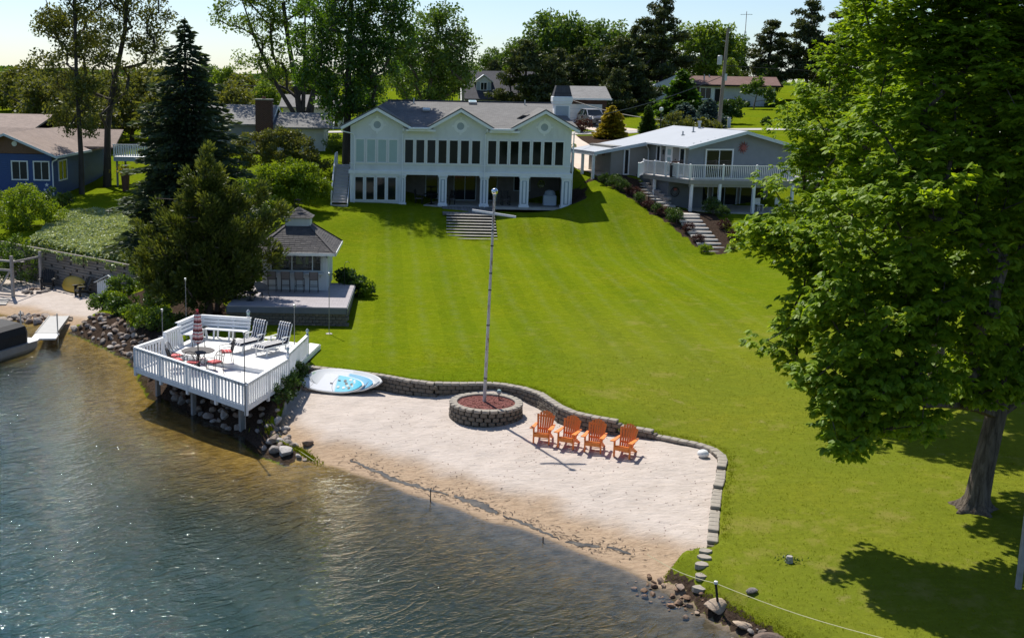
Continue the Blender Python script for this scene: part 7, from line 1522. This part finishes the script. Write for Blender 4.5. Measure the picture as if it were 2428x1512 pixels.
for x, y, s, lab in ((-4.35, 36.05, .62, 'big pointed grey boulder at the water end of the rocks beside the deck'), (-4.75, 36.35, .5, 'pale pinkish boulder left of the big pointed one'), (-4.25, 36.5, .42, 'grey rock tucked above the big pointed boulder'), (-4.6, 36.9, .40, 'grey rounded rock beside the grass patch'), (-4.95, 36.95, .36, 'rose grey rock at the edge of the deck shade'), (-4.95, 37.5, .34, 'pale rock at the left end of the grass patch'), (-3.9, 35.75, .24, 'small brown rock right of the big pointed boulder'), (-3.65, 35.65, .2, 'smallest brown rock on the sand near the big pointed boulder')): rock(x, y, s, lab, None)
scatter([(5.55, 27.0), (6.15, 25.95), (6.7, 25.15)], -.6, .3, 46, .07, .24, 'small brown rock at the corner between beach and grass', 'small rocks at the beach corner', pool=RB)
scatter([(7.3, 24.2), (8.0, 22.7), (8.8, 21.2), (9.6, 19.6)], -.5, .25, 46, .08, .24, 'pale small rock at the foot of the grass bank', 'small rocks under the grass bank')
rock(6.92, 24.98, .66, 'large flat tan boulder lying against the grass bank', None, -.02, (1, .9, .75), .4, 'boulder', 'boulder', RT)
rock(7.72, 23.4, .62, 'large dark brown boulder lower along the grass bank', None, -.02, (1.2, .75, .8), -.5, 'boulder', 'boulder', RD); rock(7.32, 24.15, .42, 'rusty brown slab between the two large boulders', None, 0, (1.3, .7, .6), -.4, 'boulder', 'boulder', RT)
rock(6.35, 26.1, .32, 'pale grey flat topped rock below the stepping stones', None, .03, (1.1, .8, .7)); rock(7.7, 24.95, .26, 'pale round stone alone on the grass bank', None, .02)
# ring of stones for the fire pit
fpit = thing('fire_pit', 'low ring of flat pinkish stones in the sandy cove', 'fire pit', at(-21.3, 63.0))
for k in range(11): link('stone', R.choice(RM), fpit, (.62 * math.cos(k * .571), .5 * math.sin(k * .571), .06), (R.uniform(-.2, .2), R.uniform(-.2, .2), k), (.42, .3, .28))
# stepping stones
for k, (x, y) in enumerate(((7.27, 27.55), (7.17, 27.2), (7.06, 26.85), (6.92, 26.5), (6.84, 26.15), (6.74, 25.82))):
    n = 9; pts = [(x + (.17 + R.uniform(-.03, .03)) * math.cos(6.283 * i / n), y + (.14 + R.uniform(-.03, .03)) * math.sin(6.283 * i / n), gz(x, y) + .055) for i in range(n)]
    tag(MB().poly(pts, (0, 0, -.12)).build('stepping_stone', M['cap'], None), ('stepping stone touching the end of the block wall', 'second stepping stone down from the block wall', 'third stepping stone down from the block wall', 'fourth stepping stone down from the block wall', 'second to last stepping stone, nearest the rope', 'last stepping stone at the rope')[k], 'stepping stone', 'stepping stones')

# ------------------------------------------------------------------ exposed landscape fabric and wrack on the beach
FAB = [(-2.53, 35.3), (-1.75, 34.45), (-.8, 33.35), (-.1, 32.75), (.71, 32.2), (1.3, 31.6), (2.08, 30.75), (3.04, 29.75), (3.65, 29.0), (4.04, 28.65), (4.64, 28.5), (5.4, 27.95)]
FAB = [(x + .22, y + .30) for x, y in FAB]
def strip(label, i0, i1, w, seed):
    w *= .62
    g = random.Random(seed); pts = resample([(*p, 0) for p in FAB[i0:i1 + 1]], .12); v = []; f = []
    for k, (x, y, _, a) in enumerate(pts):
        ww = w * (.25 + .75 * math.sin(math.pi * min(1, (k + .5) / len(pts)))) * g.uniform(.6, 1.2); nx_, ny_ = -math.sin(a), math.cos(a); o = g.uniform(-.05, .05)
        for j in range(5):
            t = j / 4; px, py = x + nx_ * (o + ww * (t - .3)), y + ny_ * (o + ww * (t - .3)); v.append((px, py, gz(px, py) + .008 + .03 * g.random() * math.sin(t * 3.14)))
        if k:
            for j in range(4): q = (k - 1) * 5 + j; f.append((q, q + 1, q + 6, q + 5))
    tag(MB().add(v, f).build('landscape_fabric', M['fabric'], None, smooth=True), label, 'ground fabric')
strip('longest strip of black landscape fabric bared along the beach', 0, 4, .34, 1); strip('crumpled grey landscape fabric patch midway along the waterline', 4, 6, .55, 2); strip('thin torn landscape fabric edge right of the crumpled patch', 6, 8, .22, 3); strip('ragged landscape fabric piece near the beach corner', 8, 10, .40, 4); strip('last narrow scrap of landscape fabric by the grass corner', 10, 11, .25, 5)
def wrack():
    g = random.Random(5); b = MB()
    for k in range(800):
        i = g.randrange(len(FAB) - 1); t = g.random(); x = FAB[i][0] + t * (FAB[i + 1][0] - FAB[i][0]) + g.gauss(0, .35); y = FAB[i][1] + t * (FAB[i + 1][1] - FAB[i][1]) + g.gauss(0, .32); L = g.uniform(.02, .10); a = g.uniform(0, 3.14); z = gz(x, y) + .01
        if z < .03: continue
        dx, dy = math.cos(a) * L, math.sin(a) * L; b.add([(x - dx, y - dy, z), (x + dy * .15, y - dx * .15, z + .008), (x + dx, y + dy, z + g.uniform(0, .02)), (x - dy * .15, y + dx * .15, z + .004)], [(0, 1, 2, 3)])
    tag(b.build('twigs', M['darkmulch'], None), 'scattered dark twigs and weed along the waterline', kind='stuff')
    b = MB()
    for k in range(900):
        x, y = g.uniform(-3, 8.5), g.uniform(28, 40)
        if not inside(np.array([x]), np.array([y]), BEACH)[0]: continue
        L = g.uniform(.008, .03); z = gz(x, y) + .006; b.add([(x - L, y, z), (x, y - L * .5, z + .004), (x + L, y, z), (x, y + L * .5, z + .012)], [(0, 1, 2, 3)])
    tag(b.build('debris', M['mulch'], None), 'tiny leaf scraps on the pale sand', kind='stuff')
wrack()
def stake(x, y, h, label, m='iron', r=.018, tilt=(0, 0), name='stake', cat='stake'):
    t = thing(name, label, cat, at(x, y)); MB().tube([(0, 0, -.1), (tilt[0], tilt[1], h)], r, 6).build('rod', M[m], t); return t
stake(.35, 32.15, .38, 'short dark stake standing in the wet sand by the fabric'); stake(3.35, 29.25, .16, 'tiny dark stake in the middle of the torn fabric')
s_ = stake(6.98, 24.95, .62, 'dark stake with a white cap at the big tan boulder holding the rope', 'riser', .03, (-.12, -.02)); MB().lathe([(.045, .62), (.045, .68), (0, .70)], (-.12, -.02, 0), 8).build('cap', M['white_pl'], s_)
rp = thing('rope_line', 'pale thin rope running low across the grass at the lakeside corner', 'rope', at(6.98, 24.95))
p0 = [(5.6, 26.6, .8), (6.86, 24.93, gz(6.98, 24.95) + .63), (9.6, 21.3, 1.25), (12.5, 18.0, 1.5)]
pts = []
for a, c in zip(p0[:-1], p0[1:]): pts += [(a[0] + (c[0] - a[0]) * k / 8 - rp.location.x, a[1] + (c[1] - a[1]) * k / 8 - rp.location.y, a[2] + (c[2] - a[2]) * k / 8 - .10 * math.sin(math.pi * k / 8) - rp.location.z) for k in range(8)]
MB().tube(pts, .008, 4).build('strand', M['rope'], rp)
rp2 = thing('rope_line', 'pale thin rope lying over the grass patch beside the deck', 'rope', at(-4.2, 36.5)); MB().tube([(-.95, 1.2, .2), (-.3, .45, .12), (.35, -.45, .1), (.85, -1.1, .02)], .010, 4).build('strand', M['rope'], rp2)
wp = thing('white_post', 'weathered white wooden post at the right edge of the lawn', 'post', at(13.56, 24.5)); MB().box(-.055, .055, -.055, .055, -.2, 1.85, bev=.01).build('shaft', M['timber2'], wp); MB().lathe([(.04, 1.5), (.045, 1.55), (0, 1.58)], (-.0, -.06, 0), 6).build('insulator', M['white_pl'], wp)
sp2 = thing('tree_stump', 'small pale stump with sprouts alone on the lawn near the rope', 'stump', at(9.0, 26.4)); MB().lathe([(.10, -.05), (.085, .10), (.07, .16), (0, .15)], n=9).build('stump_body', M['timber2'], sp2)
g_ = np.random.default_rng(3); PP = np.stack([g_.normal(size=90) * .14, g_.normal(size=90) * .12, .04 + .1 * g_.random(90)], 1); link('sprouts', leaves_mesh('sprouts', PP, rdir(90, g_, .6), rdir(90, g_, 1), .06 * (.6 + g_.random(90)), g_.random(90) * .5, M['leaf_box']), sp2)
g_ = np.random.default_rng(4)
for nm, cx, cy, lab in (('grass_clump', -4.15, 36.5, 'green grass patch hanging over the rocks beside the deck'), ('grass_clump', -5.0, 37.9, 'dry reddish grass clump at the corner of the deck shade')):
    n = 1500 if cx > -4.5 else 350; P = np.stack([cx + g_.normal(size=n) * (.42 if n > 400 else .12), cy - .9 * g_.normal(size=n) * .3 - (g_.normal(size=n) * .1), np.zeros(n)], 1)
    P[:, 1] = cy - (P[:, 0] - cx) * 1.1 + g_.normal(size=n) * .14; P[:, 2] = [gz(a, b_) for a, b_ in P[:, :2]]; P[:, 2] += .05
    tag(link(nm, leaves_mesh(nm, P, rdir(n, g_) * .7 + np.array([0, -.2, .9]), rdir(n, g_), .17 * (.6 + .8 * g_.random(n)), g_.random(n), M['leaf_grass'], .14)), lab, 'grass clump')

# ------------------------------------------------------------------ sandy cove: timber wall, hull, shed, gangway, boat, boat lift
TW = thing('timber_wall', 'grey stacked timber retaining wall with dark slots above the sandy cove', 'wall', (-19, 63, .4))
pts = resample([(*p, 0) for p in TWALL], .62)
for row in range(13):
    k = row % 3
    while k < len(pts):
        x, y, _, a = pts[k]; ln_ = 1.18 if (row % 2 == 0) else .95
        MB().box(-.1, ln_, -.09, .09, 0, .142, bev=.012).build('timber', M['timber'], TW, (x + 19 + math.sin(a) * (.02 - .008 * row) + R.uniform(-.01, .01), y - 63 + R.uniform(-.015, .015) + .012 * row, .02 + row * .152), (0, 0, a + R.uniform(-.012, .012)))
        k += 2
MB().poly([(x + 19 - .05, y - 63 + .32, -.2) for x, y in TWALL[1:]] + [(x + 19 - .05, y - 63 + .55, -.2) for x, y in reversed(TWALL[1:])], (0, 0, 2.15)).build('earth_backing', M['darkmulch'], TW)
YH = thing('yellow_hull', 'yellow oval plastic boat hull leaning against the timber wall', 'boat', at(-19.35, 62.9)); YH.rotation_euler = (math.radians(62), 0, math.radians(-39))
b = MB(); n = 24; vs = []
for r, z in ((.0, .20), (.55, .20), (.86, .14), (1.0, .02), (1.02, -.03), (.95, -.03), (.85, .05), (0, .08)):
    for k in range(n): a = 6.283 * k / n; vs.append((1.0 * r * math.copysign(abs(math.cos(a)) ** .8, math.cos(a)), .42 + .50 * r * math.copysign(abs(math.sin(a)) ** .8, math.sin(a)), z))
b.add(vs, [(i * n + k, i * n + (k + 1) % n, (i + 1) * n + (k + 1) % n, (i + 1) * n + k) for i in range(7) for k in range(n)]); b.build('hull', M['yellow'], YH, smooth=True)
MB().box(-.75, .78, .20, .23, .19, .215).box(-.5, .5, .40, .425, .19, .215).build('hull_ridge', M['yellow'], YH)
SB = thing('slatted_shed', 'small pale blue white slatted box with a pitched roof at the timber wall', 'shed', at(-16.5, 61.45)); SB.rotation_euler.z = -.5
for k in range(13): MB().box(-.85 + k * .135, -.735 + k * .135, -.5, -.47, 0, .75 + (.055 * min(k, 12 - k))).build('slat', M['pavwhite'], SB)
MB().box(-.86, .88, -.46, .45, 0, .7).build('box_body', M['panelgrey'], SB)
b = MB(); slab(b, [(-1.0, -.6, .74), (.0, -.6, 1.22), (.0, .55, 1.22), (-1.0, .55, .74)], .04); slab(b, [(0, -.6, 1.22), (1.0, -.6, .80), (1.0, .55, .80), (0, .55, 1.22)], .04); b.build('roof', M['pavwhite'], SB)
GWY = thing('gangway', 'grey aluminium gangway leading from the cove to the floating dock', 'gangway', (-17.6, 54.2, .42)); GWY.rotation_euler.z = math.radians(9)
gp = MB().box(-.45, .45, -2.1, 1.95, -.05, 0)
for s in (-1, 1): gp.box(s * .47 - .02, s * .47 + .02, -2.1, 1.95, -.12, .03)
gp.build('walkway', mat('grey_decking', (.40, .395, .38), .7, .1, 4, .2, 40), GWY); MB().box(-.5, 1.0 - .4, -3.2, -2.12, -.10, -.01, bev=.02).build('dock_float', M['white_pl'], GWY)
for x, y in ((.55, -2.3), (-1.2, -1.5)): MB().tube([(x, y, -1.4), (x, y, .95)], .03, 8).build('dock_pipe', M['metal'], GWY)
PB = thing('pontoon_boat', 'silver pontoon boat under a black cover cut off by the left edge', 'boat', (-17.45, 50.75, 0)); PB.rotation_euler.z = math.radians(-20)
hull = mat('brushed_aluminium_hull', (.30, .31, .32), .45, .12, 3, metal=.35)
for s in (.05, -1.95):
    prof = [(s + .30 * math.cos(a), .12 + .30 * math.sin(a)) for a in [6.283 * k / 14 for k in range(14)]]
    bo = MB(); rows = [(-7, 1), (-.6, 1), (-.1, .75), (.15, .25)]; vs = [(s + (x - s) * f, y, .12 + (z - .12) * f + (1 - f) * .12) for y, f in rows for x, z in prof]; bo.add(vs, [(i * 14 + k, i * 14 + (k + 1) % 14, (i + 1) * 14 + (k + 1) % 14, (i + 1) * 14 + k) for i in range(3) for k in range(14)] + [tuple(range(14)), tuple(range(42, 56))]); bo.build('pontoon', hull, PB, smooth=True)
MB().poly([(-2.2, -7, .42), (.55, -7, .42), (.55, -.35, .42), (.38, .0, .42), (-2.0, .0, .42), (-2.2, -.35, .42)], (0, 0, .07)).build('deck_plate', M['white_pl'], PB); MB().box(.50, .58, -7, -.4, .22, .5).build('side_rail', hull, PB)
b = MB(); rows = [(-7, 0), (-.95, 0), (-.75, .1)]; vs = []
for y, i in rows: vs += [(-2.1 + i, y, .50), (.45 - i, y, .50), (.47 - i, y, .95), (.40 - i, y, 1.25 - i), (.1 - i, y, 1.38 - i), (-.8, y, 1.46 - i), (-1.7 + i, y, 1.36 - i), (-2.08 + i, y, 1.2 - i), (-2.12 + i, y, .95)]
b.add(vs, [(i * 9 + k, i * 9 + (k + 1) % 9, (i + 1) * 9 + (k + 1) % 9, (i + 1) * 9 + k) for i in range(2) for k in range(9)] + [tuple(range(9)), tuple(range(18, 27))]); b.build('cover', mat('black_boat_cover', (.022, .022, .024), .75, .25, 3, .3, 8), PB)
BLF = thing('boat_lift', 'grey timber and metal boat lift frame at the left edge of the cove', 'boat lift', at(-22.2, 61.9)); m_ = M['timber2']; BLF.rotation_euler.z = -.35
MB().box(-.07, .07, -.07, .07, -.3, 2.25).build('corner_post', m_, BLF); MB().box(-3.2, -3.06, -.07, .07, -.5, 2.2).build('corner_post', m_, BLF); MB().box(-.07, .07, 2.3, 2.44, -.1, 2.2).build('corner_post', m_, BLF)
for z, w_ in ((1.95, .09), (1.45, .12), (.28, .12)): MB().bar((-3.2, 0, z), (0, 0, z), .07, w_).build('cross_beam', m_, BLF)
MB().bar((-.1, .05, 1.5), (-1.0, .05, .3), .06, .09).build('brace', m_, BLF); MB().bar((-3.1, .05, 1.0), (-.2, .05, .3), .06, .09).build('brace', m_, BLF); MB().bar((0, 0, 1.9), (0, 2.4, 1.9), .07, .1).build('cross_beam', m_, BLF); MB().bar((-.2, 1.2, 1.75), (-2.8, 1.2, 1.75), .25, .03).build('lift_plank', m_, BLF)
MB().tube([(0, -.05, 0), (.3, -.8, -.35)], .05, 6).build('foot_brace', M['post'], BLF)
for k in range(3):
    x, y = -23.3 - k * .1, 60.2 + k * .52; tag(MB().box(-1.9, 1.3, -.22, .22, 0, .06, rz=.1).build('path_slab', M['concrete'], None, (x, y, max(gz(x, y), .1) + .02)), ('pale slab nearest the water under the boat lift', 'middle pale slab under the boat lift', 'pale slab farthest from the water under the boat lift')[k], 'paving slab', 'slabs under the boat lift')

# ------------------------------------------------------------------ porch furniture of the lake house
def porch_chair(x, y, rz, label, rock_=False):
    t = thing('porch_chair', label, 'chair', (x, y, 3.36), rz, 'chairs under the lake house porch')
    for s in (-1, 1): MB().bar((s * .27, -.25, 0), (s * .27, -.25, .6), .04).bar((s * .27, .22, 0), (s * .27, .34, 1.05), .04).build('leg', M['black'], t); MB().bar((s * .29, -.3, .61), (s * .29, .27, .61), .06, .03).build('armrest', M['black'], t)
    MB().box(-.27, .27, -.27, .25, .38, .43).build('seat', M['stool'], t)
    for k in range(5): MB().bar((-.2 + k * .1, .24, .45), (-.2 + k * .1, .34, 1.02), .05, .02).build('back_slat', M['black'], t)
    if rock_:
        for s in (-1, 1): MB().tube([(s * .27, -.45, .06), (s * .27, 0, 0), (s * .27, .5, .08)], .025, 5).build('rocker', M['black'], t)
    return t
porch_chair(-.35, 85.2, 1.4, 'dark chair at the left of the porch table'); porch_chair(1.9, 85.0, -.9, 'dark chair right of the porch table, behind the second column'); porch_chair(6.0, 85.4, .2, 'dark rocking chair between the third and fourth porch columns', True)
t = thing('porch_table', 'dark table in the left bay of the porch', 'table', (.55, 85.2, 3.36)); MB().lathe([(.55, .70), (.56, .73), (0, .735)], n=20).build('tabletop', M['black'], t); MB().tube([(0, 0, 0), (0, 0, .7)], .06, 8).build('pedestal', M['black'], t); MB().lathe([(.3, 0), (.08, .05), (0, .06)], n=12).build('foot', M['black'], t)
t = thing('covered_grill', 'barbecue grill under a grey blue cover at the right end of the porch', 'grill', (9.2, 85.0, 3.36)); MB().box(-.48, .48, -.28, .28, .04, .82, bev=.06).build('cover_skirt', M['panelgrey'], t); MB().lathe([(.42, .80), (.40, 1.0), (.28, 1.16), (.0, 1.22)], n=16, sy=.7).build('cover_hood', mat('grey_blue_cover', (.22, .26, .31), .7, .15, 4, .3, 10), t, smooth=True)
t = thing('hanging_fern', 'pale dried hanging basket in the last porch bay', 'hanging plant', (8.5, 84.6, 4.75)); MB().lathe([(.0, 0), (.16, .05), (.2, .2), (0, .2)], n=10).build('pot', M['stool'], t); MB().tube([(0, 0, .2), (0, 0, .8)], .008, 4).build('chain', M['iron'], t); g_ = np.random.default_rng(8); PP = rdir(160, g_) * .25 + np.array([0, 0, .25]); link('fronds', leaves_mesh('fronds', PP, rdir(160, g_), rdir(160, g_), .14 * (.6 + g_.random(160)), g_.random(160), M['leaf_olive']), t)
# neighbour patio bits
for x, y, z, lab in ((15.0, 89.1, 6.9, 'hanging pot at the front carport post'), (12.6, 93.6, 7.0, 'hanging pot at the rear carport post')):
    t = thing('hanging_basket', lab, 'hanging plant', (x - 1.4 if x > 14 else x - .7, y, z)); MB().lathe([(.10, 0), (.16, .22), (0, .22)], n=10).build('pot', M['terracotta'], t); g_ = np.random.default_rng(int(x)); PP = rdir(110, g_) * .2 + np.array([0, 0, .32]); link('foliage', leaves_mesh('foliage', PP, rdir(110, g_), rdir(110, g_), .13 * (.6 + g_.random(110)), g_.random(110), M['leaf_shrub']), t)
Nw = lambda x, y, z: (18.95 + rotz((x, y, 0), NA)[0], 84.0 + rotz((x, y, 0), NA)[1], 3.35 + z)
wr_ = thing('wall_wreath', 'dark round metal wreath on the lower grey wall by the landing', 'wall ornament', Nw(-.45, .82, 1.25), NA); MB().tube([(.33 * math.cos(6.283 * k / 20), 0, .33 * math.sin(6.283 * k / 20)) for k in range(21)], .03, 6, cap=False).tube([(.2 * math.cos(6.283 * k / 14), 0, .2 * math.sin(6.283 * k / 14)) for k in range(15)], .015, 5, cap=False).build('ring', M['iron'], wr_); MB().box(-.1, .12, -.03, .03, .1, .28).build('motif', red, wr_)
for k, (x, y, lab) in enumerate(((5.2, -1.4, 'white patio chair behind the third patio column'), (7.0, -1.3, 'white patio chair at the right end of the neighbour patio'))):
    t = thing('patio_chair', lab, 'chair', Nw(x, y, .03), NA + .3 * k, 'white chairs on the neighbour patio')
    for s in (-1, 1):
        for q in (-1, 1): MB().bar((s * .22, q * .22, 0), (s * .2, q * .2, .44), .035).build('leg', M['white_pl'], t)
    MB().box(-.24, .24, -.24, .24, .43, .47).build('seat', M['white_pl'], t); MB().box(-.24, .24, .21, .25, .47, .9).build('backrest', M['white_pl'], t)
t = thing('planter_box', 'dark flower box with leaves on the balcony rail before the narrow window', 'planter', Nw(-.75, .55, 2.36), NA); MB().box(-.3, .3, -.15, .15, 0, .85).build('stand', M['iron'], t); g_ = np.random.default_rng(18); PP = g_.normal(size=(120, 3)) * np.array([.2, .12, .1]) + np.array([0, 0, 1.0]); link('foliage', leaves_mesh('foliage', PP, rdir(120, g_), rdir(120, g_), .13 * (.6 + g_.random(120)), g_.random(120), M['leaf_red']), t)
# yellow flowers behind the spruce boughs
t = thing('flower_pot', 'bright yellow flowers glimpsed through the spruce boughs', 'flowers', at(-22.6, 88)); g_ = np.random.default_rng(28); PP = g_.normal(size=(160, 3)) * np.array([.35, .3, .2]) + np.array([0, 0, 1.6]); link('blossoms', leaves_mesh('blossoms', PP, rdir(160, g_), rdir(160, g_), .16 * (.6 + g_.random(160)), np.ones(160), M['leaf_yellow'], .8), t); MB().lathe([(.25, 0), (.35, 1.4), (0, 1.4)], n=10).build('pot', M['terracotta'], t)
fb_ = thing('flower_bed', 'low row of dark plants and pale flowers at the foot of the navy cottage', 'flower bed', at(-29.2, 84.5)); g_ = np.random.default_rng(38); PP = np.stack([g_.uniform(-2.2, 1.3, 420), g_.normal(size=420) * .15, .1 + .3 * g_.random(420)], 1); link('foliage', leaves_mesh('foliage', PP, rdir(420, g_), rdir(420, g_), .12 * (.6 + g_.random(420)), g_.random(420), M['leaf_box']), fb_); PP = np.stack([g_.choice([-1.7, .1, .2], 40) + g_.normal(size=40) * .15, g_.normal(size=40) * .12 - .1, .35 + .12 * g_.random(40)], 1); link('blossoms', leaves_mesh('blossoms', PP, rdir(40, g_), rdir(40, g_), .10 * np.ones(40), np.ones(40), mat('white_petals', (.7, .62, .66), .8), .8), fb_)
for k in range(15): MB().box(-.14, .14, -.08, .08, 0, .11, bev=.02).build('edging_stone', M['stonegrey'], fb_, (-2.3 + k * .27, -.42 + .1 * math.sin(k), 0), (0, 0, R.uniform(-.1, .1)))

# ------------------------------------------------------------------ parked car, seen from its front right
CR = thing('parked_car', 'dark grey crossover car parked on the pale driveway before the white garage door', 'car', (17.35, 122.6, gz(17.3, 122.6) + .04), math.radians(14)); paint = mat('dark_grey_car_paint', (.10, .105, .12), .25, .05, 1, metal=.3, spec=.6)
def loft(rows, n): return [(i * n + k, i * n + (k + 1) % n, (i + 1) * n + (k + 1) % n, (i + 1) * n + k) for i in range(len(rows) // n - 1) for k in range(n)]
sec = lambda y, w_, zb, zt_: [(-w_, y, zb), (w_, y, zb), (w_ * 1.03, y, (zb + zt_) / 2), (w_ * .96, y, zt_ - .06), (w_ * .86, y, zt_), (-w_ * .86, y, zt_), (-w_ * .96, y, zt_ - .06), (-w_ * 1.03, y, (zb + zt_) / 2)]
vs = []
for a in ((-2.28, .72, .34, .78), (-2.1, .88, .25, .90), (-1.2, .93, .24, 1.02), (-.7, .93, .24, 1.06), (1.6, .93, .24, 1.08), (2.1, .90, .28, 1.05), (2.3, .8, .4, .95)): vs += sec(*a)
b = MB(); b.add(vs, loft(vs, 8) + [tuple(range(8)), tuple(range(48, 56))]); b.build('body', paint, CR, smooth=True)
vs = []
for y, w_, z in ((-1.05, .84, 1.03), (-.35, .74, 1.52), (.2, .70, 1.64), (1.2, .68, 1.62), (1.9, .70, 1.40), (2.15, .8, 1.04)): vs += [(-w_, y, z), (w_, y, z), (w_ if z < 1.2 else .87, y, 1.03), (-w_ if z < 1.2 else -.87, y, 1.03)]
b = MB(); b.add(vs, loft(vs, 4) + [(0, 1, 2, 3), (20, 21, 22, 23)]); b.build('cabin', M['glass'], CR)
b = MB(); b.poly([(-.72, -.28, 1.585), (.72, -.28, 1.585), (.69, 1.3, 1.66), (-.69, 1.3, 1.66)], (0, 0, .03))
for s in (-1, 1):
    for p, q in (((.86, -1.0, 1.03), (.73, -.3, 1.58)), ((.88, .35, 1.03), (.71, .35, 1.63)), ((.86, 2.0, 1.06), (.70, 1.35, 1.62))): b.bar((s * p[0], p[1], p[2]), (s * q[0], q[1], q[2]), .07, .07)
b.build('roof_panel', mat('silver_car_roof', (.42, .43, .46), .3, .05, 1, metal=.4), CR)
for s in (-1, 1):
    for y in (-1.4, 1.4):
        w_ = MB().lathe([(.2, -.11), (.33, -.10), (.35, 0), (.33, .10), (.2, .11)], n=18).build('wheel', M['black'], CR, (s * .87, y, .35), (0, math.pi / 2, 0)); MB().lathe([(.05, .115), (.2, .113), (.21, -.113), (.05, -.115)], n=14).build('rim', M['metal'], w_)
    MB().box(s * .66 - .2, s * .66 + .2, -2.26, -2.12, .68, .80, bev=.03).build('headlight', M['white_pl'], CR); MB().box(s * .98 - .09, s * .98 + .09, -.85, -.7, 1.0, 1.14, bev=.03).build('mirror', paint, CR)
MB().box(-.5, .5, -2.31, -2.2, .42, .66, bev=.03).build('grille', M['black'], CR); MB().box(-.2, .2, -2.335, -2.312, .48, .58).build('number_plate', M['white_pl'], CR)

# ------------------------------------------------------------------ utility pole, wires, mast, mailbox, lamp
UP = thing('utility_pole', 'leaning weathered wooden utility pole with a grey transformer', 'utility pole', (29.2, 117.0, gz(29.2, 117)))
up_t = 17.9 - UP.location.z
MB().tube([(0, 0, -.3), (.15, 0, up_t * .5), (.3, 0, up_t)], [.2, .17, .13], 10).build('pole_shaft', M['utility'], UP); MB().lathe([(.0, -.45), (.24, -.42), (.25, .4), (.2, .46), (0, .48)], (-.35, -.1, up_t - 3.1), 14).build('transformer', M['metal'], UP); MB().bar((-.2, -.05, up_t - 1.2), (.1, -.05, up_t - 1.3), .05).build('bracket', M['metal'], UP); MB().box(.2, .45, -.2, .05, up_t * .48, up_t * .55).build('meter_box', M['metal'], UP)
def wire(label, a, c, sag=.6, r=.02):
    t = thing('power_line', label, 'wire', a); n = 14; MB().tube([((c[0] - a[0]) * k / n, (c[1] - a[1]) * k / n, (c[2] - a[2]) * k / n - sag * math.sin(math.pi * k / n)) for k in range(n + 1)], r, 4).build('cable', M['iron'], t)
wire('black wire rising from the chimney side of the lake house to the utility pole', (10.5, 90, 9.3), (29.3, 117, 13.3), .5, .03); wire('wire sagging from the garage over the golden conifer', (15.2, 125, 10.7), (22.8, 113, 9.0), .3, .03); wire('thin wire from the utility pole towards the right', (29.45, 117, 14.3), (75, 122, 15), .8, .025); wire('thin wire behind the dormer house and dark maple', (4.0, 130, 12.0), (-26, 126, 11.8), .5, .025); wire('slanting guy wire at the left edge above the brown roof', (-38.5, 112, 9.6), (-46, 112, 14.0), .0, .03)
DP = thing('utility_pole', 'slim pole standing left of the dormer house', 'utility pole', (4.1, 130, gz(4.1, 130))); MB().tube([(0, 0, -.3), (.03, 0, 14.2 - DP.location.z)], [.16, .11], 8).build('pole_shaft', M['utility'], DP)
AM = thing('antenna_mast', 'thin lattice antenna mast with a television aerial against the sky', 'antenna', (49.3, 185, gz(49.3, 185))); H_ = 23.9 - AM.location.z
for k in range(3): a = k * 2.094; MB().tube([(.22 * math.cos(a), .22 * math.sin(a), 0), (.12 * math.cos(a), .12 * math.sin(a), H_ - 3)], .035, 5).build('mast_leg', M['metal'], AM)
b = MB()
for k in range(18): z = k * (H_ - 3) / 18; b.bar((.2, 0, z), (-.1, .17, z + .6), .03).bar((-.1, .17, z), (-.1, -.17, z + .6), .03)
b.build('lattice', M['metal'], AM, kind='stuff'); MB().tube([(0, 0, H_ - 3.2), (0, 0, H_)], .05, 5).build('mast_top', red, AM); b = MB().bar((-.9, 0, H_ - .5), (.9, .3, H_ - .4), .05)
for k in range(6): b.bar((-.8 + k * .32, -.5, H_ - .46), (-.8 + k * .32, .7, H_ - .46), .035)
b.build('aerial', M['metal'], AM)
MX = thing('mailbox_post', 'small white boxed meter post beside the grass at the driveway', 'post', at(15.6, 115.6)); MX.scale = (.6, .6, .6); MX.location = at(15.1, 117.5); MB().box(-.22, .22, -.1, .1, .2, 1.35, bev=.02).build('box', M['white_pl'], MX); MB().box(-.04, .04, -.04, .04, 0, .2).build('stake', M['post'], MX); MB().box(-.12, .12, -.115, -.101, .6, 1.0).build('door', M['panelgrey'], MX)
LPo = thing('lamp_post', 'short lamp post with a pale globe behind the neighbour roof ridge', 'lamp post', at(22.4, 112.0)); MB().tube([(0, 0, 0), (0, 0, 2.2)], .06, 8).build('pole_shaft', M['iron'], LPo); MB().lathe([(.05, 2.2), (.2, 2.35), (.18, 2.6), (0, 2.65)], n=10).build('globe', M['white_pl'], LPo)
UBX = thing('utility_pedestal', 'short grey green utility pedestal at the foot of the leaning pole', 'utility box', at(30.3, 117.4)); MB().box(-.15, .15, -.12, .12, 0, 1.0, bev=.03).build('cabinet', M['panelgrey'], UBX); MB().box(-.17, .17, -.14, .14, 1.0, 1.06, bev=.02).build('lid', M['metal'], UBX)
WT = thing('white_boat_trailer', 'low white object like an upturned boat beside the white gable', 'boat', at(28.4, 142)); MB().lathe([(.0, .0), (.9, .1), (1.0, .35), (.6, .7), (0, .8)], n=16, sx=1.3, sy=.6).build('hull', M['white_pl'], WT, smooth=True)
